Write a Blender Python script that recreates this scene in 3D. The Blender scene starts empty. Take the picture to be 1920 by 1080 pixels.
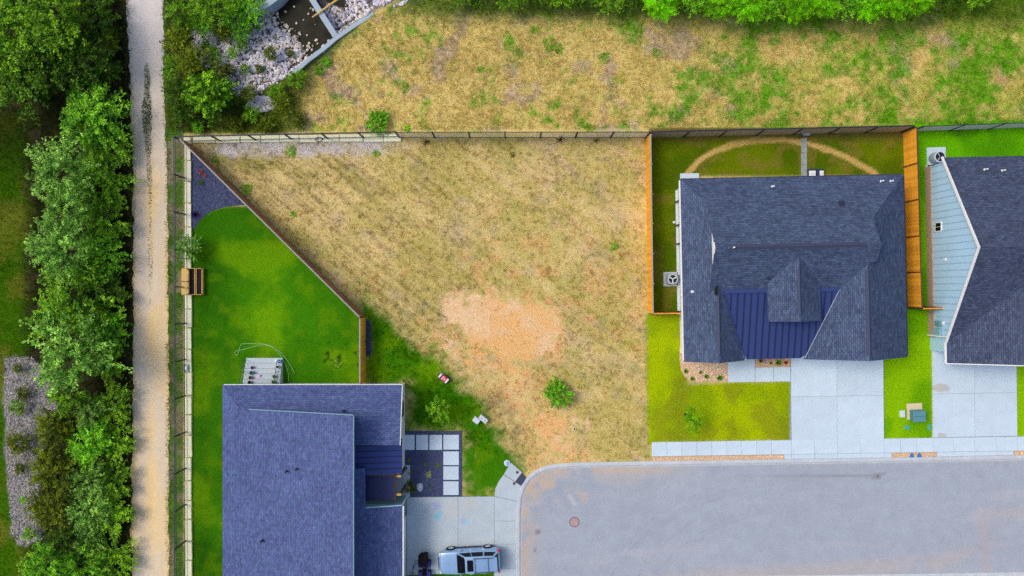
import bpy, math, random
import numpy as np
from mathutils import Vector, Matrix
R = math.radians
scene = bpy.context.scene
col = scene.collection

# ------------------------------------------------------------------ camera
H = 55.6            # drone height above the lot (m)
F = 1279.0          # focal length in photo pixels (24 mm equivalent)
cam_d = bpy.data.cameras.new('camera'); cam = bpy.data.objects.new('camera', cam_d); col.objects.link(cam)
cam_d.sensor_width = 36.0; cam_d.lens = 36.0 * F / 1920.0
cam_d.clip_start = 0.5; cam_d.clip_end = 2000.0
cam.location = (0, 0, H); cam.rotation_euler = (0, 0, 0)
scene.camera = cam

# ------------------------------------------------------------------ light
SUN_AZ = (-math.cos(R(17)), math.sin(R(17)))     # towards the sun, seen from above
SUN_EL = R(52)
world = bpy.data.worlds.new('World'); scene.world = world; world.use_nodes = True
wn = world.node_tree.nodes; wl = world.node_tree.links
sky = wn.new('ShaderNodeTexSky'); sky.sky_type = 'NISHITA'; sky.sun_disc = False
sky.sun_elevation = SUN_EL; sky.sun_rotation = math.atan2(SUN_AZ[0], SUN_AZ[1])
sky.air_density = 1.0; sky.dust_density = 4.0; sky.ozone_density = 1.0
bg = wn['Background']; bg.inputs['Strength'].default_value = 0.15
wl.new(sky.outputs['Color'], bg.inputs['Color'])
sun_d = bpy.data.lights.new('sun', 'SUN'); sun_d.energy = 0.95; sun_d.angle = R(20); sun_d.color = (1.0, 0.95, 0.86)
sun = bpy.data.objects.new('sun', sun_d); col.objects.link(sun); sun.location = (-40, 12, 60)
sv = Vector((SUN_AZ[0]*math.cos(SUN_EL), SUN_AZ[1]*math.cos(SUN_EL), math.sin(SUN_EL)))
sun.rotation_euler = sv.to_track_quat('Z', 'Y').to_euler()
vs = scene.view_settings
vs.view_transform = 'Standard'; vs.look = 'None'; vs.gamma = 1.0; vs.use_curve_mapping = False
vs.exposure = 0.06
scene.cycles.use_denoising = False
scene.cycles.max_bounces = 6
scene.cycles.transparent_max_bounces = 8

# ------------------------------------------------------------------ helpers
LIGHT = np.array([0.97, 0.97, 1.05])
def lin(c):
    c = np.asarray(c, float) / 255.0
    return np.where(c <= 0.04045, c/12.92, ((c+0.055)/1.055)**2.4)
def C(r, g, b, k=1.0):
    return tuple(np.clip(lin((r, g, b)) / LIGHT * k, 0.002, 0.85))
def W(px, py, h=0.0):
    s = (H - h) / F
    return Vector(((px-960)*s, (540-py)*s, h))
def smooth(a, b, x):
    t = np.clip((x-a)/(b-a), 0, 1); return t*t*(3-2*t)
def _hash(ix, iy, seed):
    n = (ix.astype(np.int64)*374761393 + iy.astype(np.int64)*668265263 + seed*974634777) & 0xFFFFFFFF
    n = ((n ^ (n >> 13)) * 1274126177) & 0xFFFFFFFF
    n = n ^ (n >> 16)
    return (n & 0xFFFF) / 65535.0
def vnoise(x, y, seed=0):
    ix = np.floor(x); iy = np.floor(y); fx = x-ix; fy = y-iy
    fx = fx*fx*(3-2*fx); fy = fy*fy*(3-2*fy)
    a = _hash(ix, iy, seed); b = _hash(ix+1, iy, seed); c = _hash(ix, iy+1, seed); d = _hash(ix+1, iy+1, seed)
    return a*(1-fx)*(1-fy) + b*fx*(1-fy) + c*(1-fx)*fy + d*fx*fy
def fbm(x, y, seed=0, octv=4):
    s = 0; a = 0.5; t = 0
    for k in range(octv):
        s = s + a*vnoise(x*2**k, y*2**k, seed+k*17); t += a; a *= 0.5
    return s / t
def sdpoly(X, Y, poly):
    """signed distance to a polygon (negative inside)"""
    d = np.full(X.shape, 1e9); ins = np.zeros(X.shape, bool)
    n = len(poly)
    for i in range(n):
        x0, y0 = poly[i]; x1, y1 = poly[(i+1) % n]
        ex, ey = x1-x0, y1-y0; L = ex*ex+ey*ey + 1e-9
        t = np.clip(((X-x0)*ex + (Y-y0)*ey)/L, 0, 1)
        d = np.minimum(d, (X-x0-t*ex)**2 + (Y-y0-t*ey)**2)
        cond = ((y0 > Y) != (y1 > Y))
        ins ^= cond & (X < (x1-x0)*(Y-y0)/((y1-y0) if abs(y1-y0) > 1e-9 else 1e-9) + x0)
    d = np.sqrt(d)
    return np.where(ins, -d, d)
def sdline(X, Y, pts):
    d = np.full(np.shape(X), 1e9)
    for (x0, y0), (x1, y1) in zip(pts[:-1], pts[1:]):
        ex, ey = x1-x0, y1-y0; L = ex*ex+ey*ey + 1e-9
        t = np.clip(((X-x0)*ex + (Y-y0)*ey)/L, 0, 1)
        d = np.minimum(d, (X-x0-t*ex)**2 + (Y-y0-t*ey)**2)
    return np.sqrt(d)

# --- terrain height -------------------------------------------------
POND = [(512, -60), (506, 4), (500, 16), (520, 45), (548, 62), (565, 88), (580, 104), (626, 66), (560, -60)]
BASIN = [(486, -60), (486, 10), (430, 40), (352, 55), (350, 80), (398, 130), (420, 165), (470, 182), (525, 150), (556, 130), (578, 111), (604, 92), (628, 70), (668, 44), (704, 22), (750, -2), (790, -60)]
KERBWALL = [(441, 216), (500, 170), (552, 135), (578, 112), (604, 93), (630, 71), (668, 45), (704, 23), (748, 0), (800, -30), (860, -60)]
def ground_z(x, y):
    x = np.asarray(x, float); y = np.asarray(y, float)
    left = 1 - smooth(-26.85, -26.45, x)
    top = smooth(12.15, 12.55, y) * (1 - smooth(-16, -7, x))
    z = -0.6*np.maximum(left, top)
    px = 960 + x*F/(H+1.0); py = 540 - y*F/(H+1.0)
    near = (px > 300) & (px < 900) & (py < 240)
    if np.any(near):
        z = np.array(z, float, copy=True); nx = px[near] if px.shape else px; ny = py[near] if py.shape else py
        sb = sdpoly(nx, ny, BASIN); sp = sdpoly(nx, ny, POND)
        inb = 1 - smooth(-10, 3, sb)
        depth = 0.55 + 0.75*(1-smooth(0, 90, sp)) + 0.25*(sp < 0)
        zz = z[near] if z.shape else z
        zz = zz - inb*depth
        if z.shape: z[near] = zz
        else: z = zz
    return z
def gz(x, y):
    return float(ground_z(np.array([x]), np.array([y]))[0])
def G(px, py):
    """photo pixel -> point on the ground"""
    p = W(px, py, 0.0)
    for _ in range(3):
        p = W(px, py, gz(p.x, p.y))
    return p

# --- objects --------------------------------------------------------
org = {}
def tag(o, label=None, cat=None, group=None, kind=None):
    if label: o['label'] = label
    if cat: o['category'] = cat
    if group: o['group'] = group
    if kind: o['kind'] = kind
    return o
def empty(name, loc, label, cat, group=None, rz=0.0):
    o = bpy.data.objects.new(name, None); col.objects.link(o)
    o.location = loc; o.rotation_euler = (0, 0, rz); o.empty_display_size = 0.3
    org[o.name] = Vector(loc)
    return tag(o, label, cat, group)
def link(name, me, parent=None, loc=(0, 0, 0), rz=0.0):
    o = bpy.data.objects.new(name, me); col.objects.link(o)
    o.location = loc; o.rotation_euler = (0, 0, rz)
    if parent is not None: o.parent = parent
    return o
def mesh(name, verts, faces, m=None, smooth_sh=False, uv=None):
    me = bpy.data.meshes.new(name)
    me.from_pydata([tuple(v) for v in verts], [], faces)
    if m is not None: me.materials.append(m)
    if smooth_sh:
        me.polygons.foreach_set('use_smooth', [True]*len(me.polygons))
    me.update()
    return me
def world_mesh(name, verts, faces, m, parent=None, smooth_sh=False):
    """verts in world space; parent is an unrotated empty or a part of one"""
    if parent is None:
        c = Vector((sum(v[0] for v in verts)/len(verts), sum(v[1] for v in verts)/len(verts), min(v[2] for v in verts)))
        o = link(name, mesh(name, [Vector(v)-c for v in verts], faces, m, smooth_sh), None, c); org[o.name] = c
    else:
        c = org[parent.name]
        o = link(name, mesh(name, [Vector(v)-c for v in verts], faces, m, smooth_sh), parent); org[o.name] = c
    return o
class MB:
    def __init__(self): self.v = []; self.f = []
    def add(self, v, f):
        n = len(self.v); self.v += [tuple(p) for p in v]; self.f += [tuple(i+n for i in q) for q in f]; return self
    def box(self, x0, x1, y0, y1, z0, z1, rz=0, c=None, taper=0):
        v = []
        for z, t in ((z0, 0), (z1, taper)):
            v += [(x0+t, y0+t, z), (x1-t, y0+t, z), (x1-t, y1-t, z), (x0+t, y1-t, z)]
        if rz:
            cx, cy = c if c else ((x0+x1)/2, (y0+y1)/2); ca, sa = math.cos(rz), math.sin(rz)
            v = [(cx+(p[0]-cx)*ca-(p[1]-cy)*sa, cy+(p[0]-cx)*sa+(p[1]-cy)*ca, p[2]) for p in v]
        return self.add(v, [(3, 2, 1, 0), (4, 5, 6, 7), (0, 1, 5, 4), (1, 2, 6, 5), (2, 3, 7, 6), (3, 0, 4, 7)])
    def prism(self, poly, z0, z1, inset=0.0):
        """poly: list of (x,y) world or (x,y,z)"""
        a = sum(poly[i][0]*poly[(i+1) % len(poly)][1]-poly[(i+1) % len(poly)][0]*poly[i][1] for i in range(len(poly)))
        if a < 0: poly = poly[::-1]
        n = len(poly)
        v = [(p[0], p[1], z0) for p in poly] + [(p[0], p[1], z1) for p in poly]
        f = [tuple(range(n-1, -1, -1)), tuple(range(n, 2*n))] + [(i, (i+1) % n, n+(i+1) % n, n+i) for i in range(n)]
        return self.add(v, f)
    def tube(self, pts, r, seg=6, cap=True):
        pts = [Vector(p) for p in pts]; rs = r if isinstance(r, (list, tuple)) else [r]*len(pts)
        rings = []
        for i, p in enumerate(pts):
            d = (pts[min(i+1, len(pts)-1)]-pts[max(i-1, 0)])
            d = d.normalized() if d.length > 1e-6 else Vector((0, 0, 1))
            up = Vector((0, 0, 1)) if abs(d.z) < 0.95 else Vector((1, 0, 0))
            a = d.cross(up).normalized(); b = d.cross(a)
            rings.append([p + (a*math.cos(2*math.pi*k/seg) + b*math.sin(2*math.pi*k/seg))*rs[i] for k in range(seg)])
        v = [q for rg in rings for q in rg]; f = []
        for i in range(len(pts)-1):
            for k in range(seg):
                f.append((i*seg+k, (i+1)*seg+k, (i+1)*seg+(k+1) % seg, i*seg+(k+1) % seg))
        if cap:
            f.append(tuple(range(seg))); n0 = (len(pts)-1)*seg; f.append(tuple(n0+k for k in range(seg-1, -1, -1)))
        return self.add(v, f)
    def lathe(self, prof, seg=16, c=(0, 0, 0), cap=True):
        v = []; f = []
        for (r, z) in prof:
            v += [(c[0]+r*math.cos(2*math.pi*k/seg), c[1]+r*math.sin(2*math.pi*k/seg), c[2]+z) for k in range(seg)]
        for i in range(len(prof)-1):
            for k in range(seg):
                f.append((i*seg+k, i*seg+(k+1) % seg, (i+1)*seg+(k+1) % seg, (i+1)*seg+k))
        if cap:
            f.append(tuple(range(seg-1, -1, -1))); n0 = (len(prof)-1)*seg; f.append(tuple(n0+k for k in range(seg)))
        return self.add(v, f)
    def xform(self, M):
        self.v = [tuple(M @ Vector(p)) for p in self.v]; return self
    def obj(self, name, m, parent=None, smooth_sh=False):
        return world_mesh(name, self.v, self.f, m, parent, smooth_sh)
    def local(self, name, m, parent, smooth_sh=False, loc=(0, 0, 0), rz=0):
        return link(name, mesh(name, self.v, self.f, m, smooth_sh), parent, loc, rz)
def bevel(o, w=0.02, seg=2):
    b = o.modifiers.new('bevel', 'BEVEL'); b.width = w; b.segments = seg; b.limit_method = 'ANGLE'; b.angle_limit = R(35)
    return o
def np_mesh(name, V, faces_n, nper, colors, m):
    """fast mesh of many equal faces; V (N*nper,3), colors per vertex (N*nper,3)"""
    me = bpy.data.meshes.new(name)
    n = faces_n
    me.vertices.add(n*nper); me.vertices.foreach_set('co', V.astype(np.float32).ravel())
    me.loops.add(n*nper); me.loops.foreach_set('vertex_index', np.arange(n*nper, dtype=np.int32))
    me.polygons.add(n); me.polygons.foreach_set('loop_start', np.arange(0, n*nper, nper, dtype=np.int32))
    me.polygons.foreach_set('loop_total', np.full(n, nper, dtype=np.int32))
    if colors is not None:
        at = me.color_attributes.new('Col', 'FLOAT_COLOR', 'POINT')
        c4 = np.ones((n*nper, 4), np.float32); c4[:, :3] = colors
        at.data.foreach_set('color', c4.ravel())
    me.materials.append(m); me.update(); me.validate()
    return me
def grid_mesh(name, xs, ys, zf, colf, m, keep=None):
    X, Y = np.meshgrid(xs, ys); Z = zf(X, Y)
    nx, ny = len(xs), len(ys)
    idx = np.arange(nx*ny).reshape(ny, nx)
    q = np.stack([idx[:-1, :-1], idx[:-1, 1:], idx[1:, 1:], idx[1:, :-1]], -1).reshape(-1, 4)
    V = np.stack([X, Y, Z], -1).reshape(-1, 3)
    if keep is not None:
        xc = (X[:-1, :-1]+X[1:, 1:])/2; yc = (Y[:-1, :-1]+Y[1:, 1:])/2
        k = keep(xc, yc).reshape(-1); q = q[k]
        used = np.unique(q); remap = np.full(len(V), -1, np.int64); remap[used] = np.arange(len(used)); V = V[used]; q = remap[q]
    me = bpy.data.meshes.new(name)
    me.vertices.add(len(V)); me.vertices.foreach_set('co', V.astype(np.float32).ravel())
    me.loops.add(len(q)*4); me.loops.foreach_set('vertex_index', q.astype(np.int32).ravel())
    me.polygons.add(len(q)); me.polygons.foreach_set('loop_start', np.arange(0, len(q)*4, 4, dtype=np.int32))
    me.polygons.foreach_set('loop_total', np.full(len(q), 4, np.int32))
    me.polygons.foreach_set('use_smooth', np.ones(len(q), bool))
    at = me.color_attributes.new('Col', 'FLOAT_COLOR', 'POINT')
    c4 = np.ones((len(V), 4), np.float32); c4[:, :3] = colf(V[:, 0], V[:, 1], V[:, 2]); at.data.foreach_set('color', c4.ravel())
    me.materials.append(m); me.update()
    return me

# ------------------------------------------------------------------ materials
def nt(m):
    m.use_nodes = True; t = m.node_tree; return t, t.nodes['Principled BSDF']
def mat(name, c, rough=0.8, metal=0.0, noise=0.0, nscale=6.0, bump=0.0, bscale=20.0, vary=0.0, spec=0.4, coat=0.0, stretch=None):
    m = bpy.data.materials.new(name); t, b = nt(m); N = t.nodes; L = t.links
    b.inputs['Roughness'].default_value = rough; b.inputs['Metallic'].default_value = metal
    b.inputs['Specular IOR Level'].default_value = spec; b.inputs['Coat Weight'].default_value = coat
    rgb = N.new('ShaderNodeRGB'); rgb.outputs[0].default_value = (*c, 1)
    out = rgb.outputs[0]
    tc = N.new('ShaderNodeTexCoord'); co = tc.outputs['Object']
    if stretch:
        mp = N.new('ShaderNodeMapping'); mp.inputs['Scale'].default_value = stretch; L.new(co, mp.inputs[0]); co = mp.outputs[0]
    if noise or vary:
        hs = N.new('ShaderNodeHueSaturation'); L.new(out, hs.inputs['Color'])
        val = None
        if noise:
            n = N.new('ShaderNodeTexNoise'); n.inputs['Scale'].default_value = nscale; n.inputs['Detail'].default_value = 5; n.inputs['Roughness'].default_value = 0.65
            L.new(co, n.inputs['Vector'])
            mr = N.new('ShaderNodeMapRange'); mr.inputs[1].default_value = 0.3; mr.inputs[2].default_value = 0.7
            mr.inputs[3].default_value = 1-noise; mr.inputs[4].default_value = 1+noise
            L.new(n.outputs[0], mr.inputs[0]); val = mr.outputs[0]
        if vary:
            oi = N.new('ShaderNodeObjectInfo'); mr2 = N.new('ShaderNodeMapRange'); mr2.inputs[3].default_value = 1-vary; mr2.inputs[4].default_value = 1+vary
            L.new(oi.outputs['Random'], mr2.inputs[0])
            if val is not None:
                mu = N.new('ShaderNodeMath'); mu.operation = 'MULTIPLY'; L.new(val, mu.inputs[0]); L.new(mr2.outputs[0], mu.inputs[1]); val = mu.outputs[0]
            else: val = mr2.outputs[0]
        L.new(val, hs.inputs['Value']); out = hs.outputs[0]
    L.new(out, b.inputs['Base Color'])
    if bump:
        n2 = N.new('ShaderNodeTexNoise'); n2.inputs['Scale'].default_value = bscale; n2.inputs['Detail'].default_value = 4; L.new(co, n2.inputs['Vector'])
        bp = N.new('ShaderNodeBump'); bp.inputs['Strength'].default_value = bump; bp.inputs['Distance'].default_value = 0.02
        L.new(n2.outputs[0], bp.inputs['Height']); L.new(bp.outputs[0], b.inputs['Normal'])
    return m
def mat_col(name, amt=0.25, scale=9.0, rough=0.95, bump=0.5, amt2=0.0, scale2=40.0, spec=0.15, trans=0.0):
    """colour attribute carrying the local ground cover colour, broken up by noise"""
    m = bpy.data.materials.new(name); t, b = nt(m); N = t.nodes; L = t.links
    b.inputs['Roughness'].default_value = rough; b.inputs['Specular IOR Level'].default_value = spec
    a = N.new('ShaderNodeAttribute'); a.attribute_name = 'Col'
    tc = N.new('ShaderNodeTexCoord'); out = a.outputs['Color']; val = None
    for (am, sc) in ((amt, scale), (amt2, scale2)):
        if not am: continue
        n = N.new('ShaderNodeTexNoise'); n.inputs['Scale'].default_value = sc; n.inputs['Detail'].default_value = 4; n.inputs['Roughness'].default_value = 0.7
        L.new(tc.outputs['Object'], n.inputs['Vector'])
        mr = N.new('ShaderNodeMapRange'); mr.inputs[1].default_value = 0.3; mr.inputs[2].default_value = 0.7
        mr.inputs[3].default_value = 1-am; mr.inputs[4].default_value = 1+am; L.new(n.outputs[0], mr.inputs[0])
        hs = N.new('ShaderNodeHueSaturation'); L.new(out, hs.inputs['Color']); L.new(mr.outputs[0], hs.inputs['Value']); out = hs.outputs[0]
    L.new(out, b.inputs['Base Color'])
    if bump:
        n2 = N.new('ShaderNodeTexNoise'); n2.inputs['Scale'].default_value = 12; n2.inputs['Detail'].default_value = 5; L.new(tc.outputs['Object'], n2.inputs['Vector'])
        bp = N.new('ShaderNodeBump'); bp.inputs['Strength'].default_value = bump; bp.inputs['Distance'].default_value = 0.06
        L.new(n2.outputs[0], bp.inputs['Height']); L.new(bp.outputs[0], b.inputs['Normal'])
    if trans:
        tr = N.new('ShaderNodeBsdfTranslucent'); L.new(out, tr.inputs['Color'])
        mx = N.new('ShaderNodeMixShader'); mx.inputs[0].default_value = trans
        L.new(b.outputs[0], mx.inputs[1]); L.new(tr.outputs[0], mx.inputs[2]); L.new(mx.outputs[0], N['Material Output'].inputs['Surface'])
    return m
def mat_leaf(name, c, c2, trans=0.3):
    m = bpy.data.materials.new(name); t, b = nt(m); N = t.nodes; L = t.links
    b.inputs['Roughness'].default_value = 0.6; b.inputs['Specular IOR Level'].default_value = 0.25
    a = N.new('ShaderNodeAttribute'); a.attribute_name = 'Col'
    sep = N.new('ShaderNodeSeparateColor'); L.new(a.outputs['Color'], sep.inputs[0])
    mx = N.new('ShaderNodeMix'); mx.data_type = 'RGBA'; mx.inputs[6].default_value = (*c, 1); mx.inputs[7].default_value = (*c2, 1)
    L.new(sep.outputs[1], mx.inputs[0])
    oi = N.new('ShaderNodeObjectInfo'); mr = N.new('ShaderNodeMapRange'); mr.inputs[3].default_value = 0.85; mr.inputs[4].default_value = 1.15
    L.new(oi.outputs['Random'], mr.inputs[0])
    mu = N.new('ShaderNodeMath'); mu.operation = 'MULTIPLY'; L.new(sep.outputs[0], mu.inputs[0]); L.new(mr.outputs[0], mu.inputs[1])
    hs = N.new('ShaderNodeHueSaturation'); L.new(mx.outputs[2], hs.inputs['Color']); L.new(mu.outputs[0], hs.inputs['Value'])
    L.new(hs.outputs[0], b.inputs['Base Color'])
    tr = N.new('ShaderNodeBsdfTranslucent'); L.new(hs.outputs[0], tr.inputs['Color'])
    ms = N.new('ShaderNodeMixShader'); ms.inputs[0].default_value = trans
    L.new(b.outputs[0], ms.inputs[1]); L.new(tr.outputs[0], ms.inputs[2]); L.new(ms.outputs[0], N['Material Output'].inputs['Surface'])
    return m
def mat_shingle(name, c1, c2, c3, row=0.145, w=0.36):
    m = bpy.data.materials.new(name); t, b = nt(m); N = t.nodes; L = t.links
    b.inputs['Roughness'].default_value = 0.9; b.inputs['Specular IOR Level'].default_value = 0.2
    uv = N.new('ShaderNodeUVMap'); uv.uv_map = 'UVMap'
    br = N.new('ShaderNodeTexBrick'); br.offset = 0.37; br.inputs['Scale'].default_value = 1.0
    br.inputs['Brick Width'].default_value = w; br.inputs['Row Height'].default_value = row; br.inputs['Mortar Size'].default_value = 0.012
    br.inputs['Color1'].default_value = (*c1, 1); br.inputs['Color2'].default_value = (*c2, 1); br.inputs['Mortar'].default_value = (*c3, 1)
    L.new(uv.outputs[0], br.inputs['Vector'])
    # laminated tabs: a second course of blotches, out of step with the first
    vo = N.new('ShaderNodeTexVoronoi'); vo.inputs['Scale'].default_value = 5.0; vo.inputs['Randomness'].default_value = 1
    mp = N.new('ShaderNodeMapping'); mp.inputs['Scale'].default_value = (1.0, 1.3, 1); L.new(uv.outputs[0], mp.inputs[0]); L.new(mp.outputs[0], vo.inputs['Vector'])
    sp = N.new('ShaderNodeSeparateColor'); L.new(vo.outputs['Color'], sp.inputs[0])
    mr = N.new('ShaderNodeMapRange'); mr.inputs[3].default_value = 0.82; mr.inputs[4].default_value = 1.18; L.new(sp.outputs[0], mr.inputs[0])
    n = N.new('ShaderNodeTexNoise'); n.inputs['Scale'].default_value = 0.5; n.inputs['Detail'].default_value = 3; L.new(uv.outputs[0], n.inputs['Vector'])
    mr2 = N.new('ShaderNodeMapRange'); mr2.inputs[1].default_value = 0.3; mr2.inputs[2].default_value = 0.7; mr2.inputs[3].default_value = 0.92; mr2.inputs[4].default_value = 1.08; L.new(n.outputs[0], mr2.inputs[0])
    mu = N.new('ShaderNodeMath'); mu.operation = 'MULTIPLY'; L.new(mr.outputs[0], mu.inputs[0]); L.new(mr2.outputs[0], mu.inputs[1])
    hu = N.new('ShaderNodeMapRange'); hu.inputs[3].default_value = 0.485; hu.inputs[4].default_value = 0.515; L.new(sp.outputs[1], hu.inputs[0])
    hs = N.new('ShaderNodeHueSaturation'); L.new(br.outputs['Color'], hs.inputs['Color']); L.new(mu.outputs[0], hs.inputs['Value']); L.new(hu.outputs[0], hs.inputs['Hue'])
    L.new(hs.outputs[0], b.inputs['Base Color'])
    bp = N.new('ShaderNodeBump'); bp.inputs['Strength'].default_value = 0.5; bp.inputs['Distance'].default_value = 0.02; bp.invert = True
    L.new(br.outputs['Fac'], bp.inputs['Height']); L.new(bp.outputs[0], b.inputs['Normal'])
    return m

M = {}
M['ground'] = mat_col('ground_cover', 0.22, 7.0, amt2=0.22, scale2=26.0, bump=0.8, spec=0.02)
M['grass'] = mat_col('grass_blades', 0.0, bump=0, trans=0.25, rough=0.85, spec=0.02)
M['trail'] = mat_col('crushed_limestone', 0.06, 3.0, amt2=0.10, scale2=22, bump=0.15)
M['asphalt'] = mat_col('asphalt', 0.06, 1.2, amt2=0.16, scale2=24, bump=0.35)
M['stones'] = mat_col('loose_stones', 0.12, 20, bump=0, rough=0.85)
M['concrete'] = mat('pale_concrete', C(203, 220, 240), 0.85, noise=0.06, nscale=0.9, bump=0.12, bscale=40, vary=0.035)
M['concrete_warm'] = mat('weathered_concrete', C(186, 198, 212), 0.85, noise=0.07, nscale=1.1, bump=0.12, bscale=40, vary=0.025)
M['kerb'] = mat('kerb_concrete', C(196, 202, 214), 0.85, noise=0.10, nscale=1.5, bump=0.15, bscale=30)
M['joint'] = mat('joint_base_sheet', C(150, 160, 174), 0.95, noise=0.15)  # darker base sheet seen in the gaps between slabs
M['pond_wall'] = mat('pond_wall_concrete', C(165, 182, 200), 0.85, noise=0.1, nscale=1.2, bump=0.2)
M['limestone'] = mat('limestone_block', C(248, 232, 204), 0.9, noise=0.10, nscale=2.2, bump=0.3, bscale=9, vary=0.07)
M['wood_orange'] = mat('cedar_boards', C(250, 162, 44), 0.75, noise=0.18, nscale=3, bump=0.2, vary=0.16, stretch=(9, 9, 0.8))
M['wood_brown'] = mat('weathered_cedar_boards', C(150, 104, 74), 0.8, noise=0.2, nscale=3, bump=0.2, vary=0.2, stretch=(9, 9, 0.8))
M['wood_grey'] = mat('silvered_fence_boards', C(170, 150, 128), 0.85, noise=0.18, nscale=3, bump=0.2, vary=0.14, stretch=(9, 9, 0.8))
M['wood_dark'] = mat('dark_stained_timber', C(92, 62, 44), 0.8, noise=0.2, nscale=4, vary=0.1)
M['wood_cap'] = mat('grey_fence_cap', C(160, 158, 158), 0.8, noise=0.12, nscale=4)
M['wood_pale'] = mat('pale_cedar', C(224, 180, 104), 0.75, noise=0.12, nscale=5, vary=0.08, stretch=(1, 8, 8))
M['steel_black'] = mat('black_powder_coated_steel', C(40, 46, 62), 0.5, metal=0.0)
M['steel_grey'] = mat('galvanised_steel', C(158, 166, 178), 0.5, metal=0.2)
M['shingle1'] = mat_shingle('slate_blue_shingles', C(94, 108, 160), C(78, 92, 142), C(64, 75, 118))
M['shingle2'] = mat_shingle('charcoal_blue_shingles', C(86, 101, 134), C(67, 80, 112), C(50, 59, 84))
M['shingle3'] = mat_shingle('charcoal_purple_shingles', C(84, 94, 124), C(66, 74, 102), C(48, 54, 78))
M['metal_roof'] = mat('standing_seam_navy_steel', C(58, 74, 132), 0.45, metal=0.2, noise=0.05, nscale=0.8)
M['metal_roof1'] = mat('standing_seam_deep_navy_steel', C(48, 66, 134), 0.45, metal=0.2, noise=0.05, nscale=0.8)
M['vent'] = mat('dark_ridge_vent', C(44, 48, 70), 0.8)
M['white'] = mat('white_trim_paint', C(236, 238, 242), 0.6)
M['stucco'] = mat('pale_stucco', C(225, 224, 224), 0.85, noise=0.05, bump=0.2, bscale=30)
M['siding_blue'] = mat('pale_blue_siding', C(174, 211, 255), 0.7, noise=0.04, nscale=1.0)
M['siding_teal'] = mat('teal_grey_siding', C(128, 168, 186), 0.7, noise=0.05, nscale=1.0)
M['glass'] = mat('dark_window_glass', C(14, 16, 24), 0.1, spec=0.22)
M['smoked'] = mat('smoked_canopy_sheet', C(44, 52, 100), 0.5, spec=0.3)
M['navy_gravel'] = mat_col('dark_blue_gravel', 0.3, 14, bump=0.8)
M['green_box'] = mat('utility_green_enamel', C(92, 146, 160), 0.5, noise=0.05)
M['box_side'] = mat('utility_box_side', C(80, 132, 140), 0.55)
M['plastic_blue'] = mat('blue_meter_lid', C(60, 128, 206), 0.5)
M['plastic_teal'] = mat('teal_meter_lid', C(80, 170, 160), 0.5)
M['plastic_white'] = mat('pale_grey_plastic', C(206, 216, 230), 0.5, noise=0.04)
M['ac'] = mat('grey_condenser_enamel', C(150, 162, 188), 0.45)
M['ac_dark'] = mat('condenser_fan_black', C(26, 28, 44), 0.6)
M['black'] = mat('black_plastic', C(14, 14, 22), 0.65, spec=0.15)
M['soil'] = mat('dark_potting_soil', C(40, 30, 34), 0.95, noise=0.3, nscale=12, bump=0.6)
M['bark'] = mat('tree_bark', C(96, 82, 66), 0.9, noise=0.25, nscale=8, bump=0.5)
M['rust'] = mat('rusty_iron', C(184, 156, 160), 0.8, noise=0.15, nscale=9, bump=0.3)
M['rust_dark'] = mat('dark_iron', C(128, 104, 112), 0.8, noise=0.15, nscale=9)
M['boulder'] = mat('pale_boulder', C(176, 186, 214), 0.9, noise=0.15, nscale=3, bump=0.5, bscale=8)
M['water'] = mat('dark_pond_water', C(40, 38, 26), 0.25, spec=0.12, noise=0.6, nscale=0.9)
M['leaf_bright'] = mat_leaf('bright_leaves', C(84, 172, 10), C(176, 236, 60), 0.22)
M['leaf_mid'] = mat_leaf('mid_green_leaves', C(66, 136, 6), C(170, 216, 44), 0.22)
M['leaf_dark'] = mat_leaf('dark_green_leaves', C(40, 82, 8), C(112, 156, 22), 0.18)
M['leaf_grey'] = mat_leaf('grey_green_leaves', C(68, 142, 20), C(188, 228, 112), 0.22)
M['leaf_olive'] = mat_leaf('olive_leaves', C(72, 94, 8), C(146, 164, 20), 0.2)
M['leaf_lime'] = mat_leaf('lime_leaves', C(128, 214, 8), C(170, 236, 20), 0.45)
# ------------------------------------------------------------------ ground cover
def cc(*a): return np.array(C(*a))
DIAG = [(350, 262), (448, 352), (545, 452), (683, 597), (683, 718)]
LAWN1B = [(357, 440), (366, 424), (380, 406), (398, 394), (425, 387), (476, 387), (685, 594), (686, 722), (420, 722), (420, 1130), (340, 1130), (357, 900)]
LAWN1F = [(683, 560), (712, 590), (738, 620), (768, 636), (800, 650), (838, 690), (868, 720), (905, 752), (925, 795), (950, 830), (968, 862), (975, 885), (930, 935), (866, 935), (866, 806), (757, 806), (757, 724), (681, 724)]
LAWN1S = [(750, 1066), (930, 1066), (930, 1130), (750, 1130)]
LAWN2F = [(1211, 588), (1290, 588), (1290, 720), (1483, 715), (1483, 827), (1225, 829), (1213, 838)]
YARD2 = [(1216, 240), (1706, 236), (1712, 580), (1690, 580), (1690, 330), (1276, 330), (1276, 590), (1219, 590)]
LAWN23 = [(1650, 578), (1747, 576), (1748, 822), (1655, 824)]
YARD3 = [(1706, 232), (1990, 222), (1990, 300), (1745, 300), (1748, 580), (1712, 580)]
LAWN3 = [(1906, 600), (1990, 600), (1990, 820), (1906, 818)]
PATCH = [(838, 560), (880, 552), (930, 556), (985, 562), (1030, 574), (1052, 600), (1046, 632), (1030, 660), (1005, 668), (960, 672), (915, 655), (880, 640), (858, 615), (836, 590)]
TONGUE = [(820, 628), (850, 640), (900, 665), (960, 665), (985, 690), (960, 720), (990, 760), (1050, 770), (1100, 790), (1075, 820), (1085, 850), (1060, 872), (1010, 878), (990, 860), (1005, 820), (985, 790), (950, 740), (905, 700), (870, 690), (835, 660)]
TRAILPX = [(236, 236+0), ]
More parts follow.
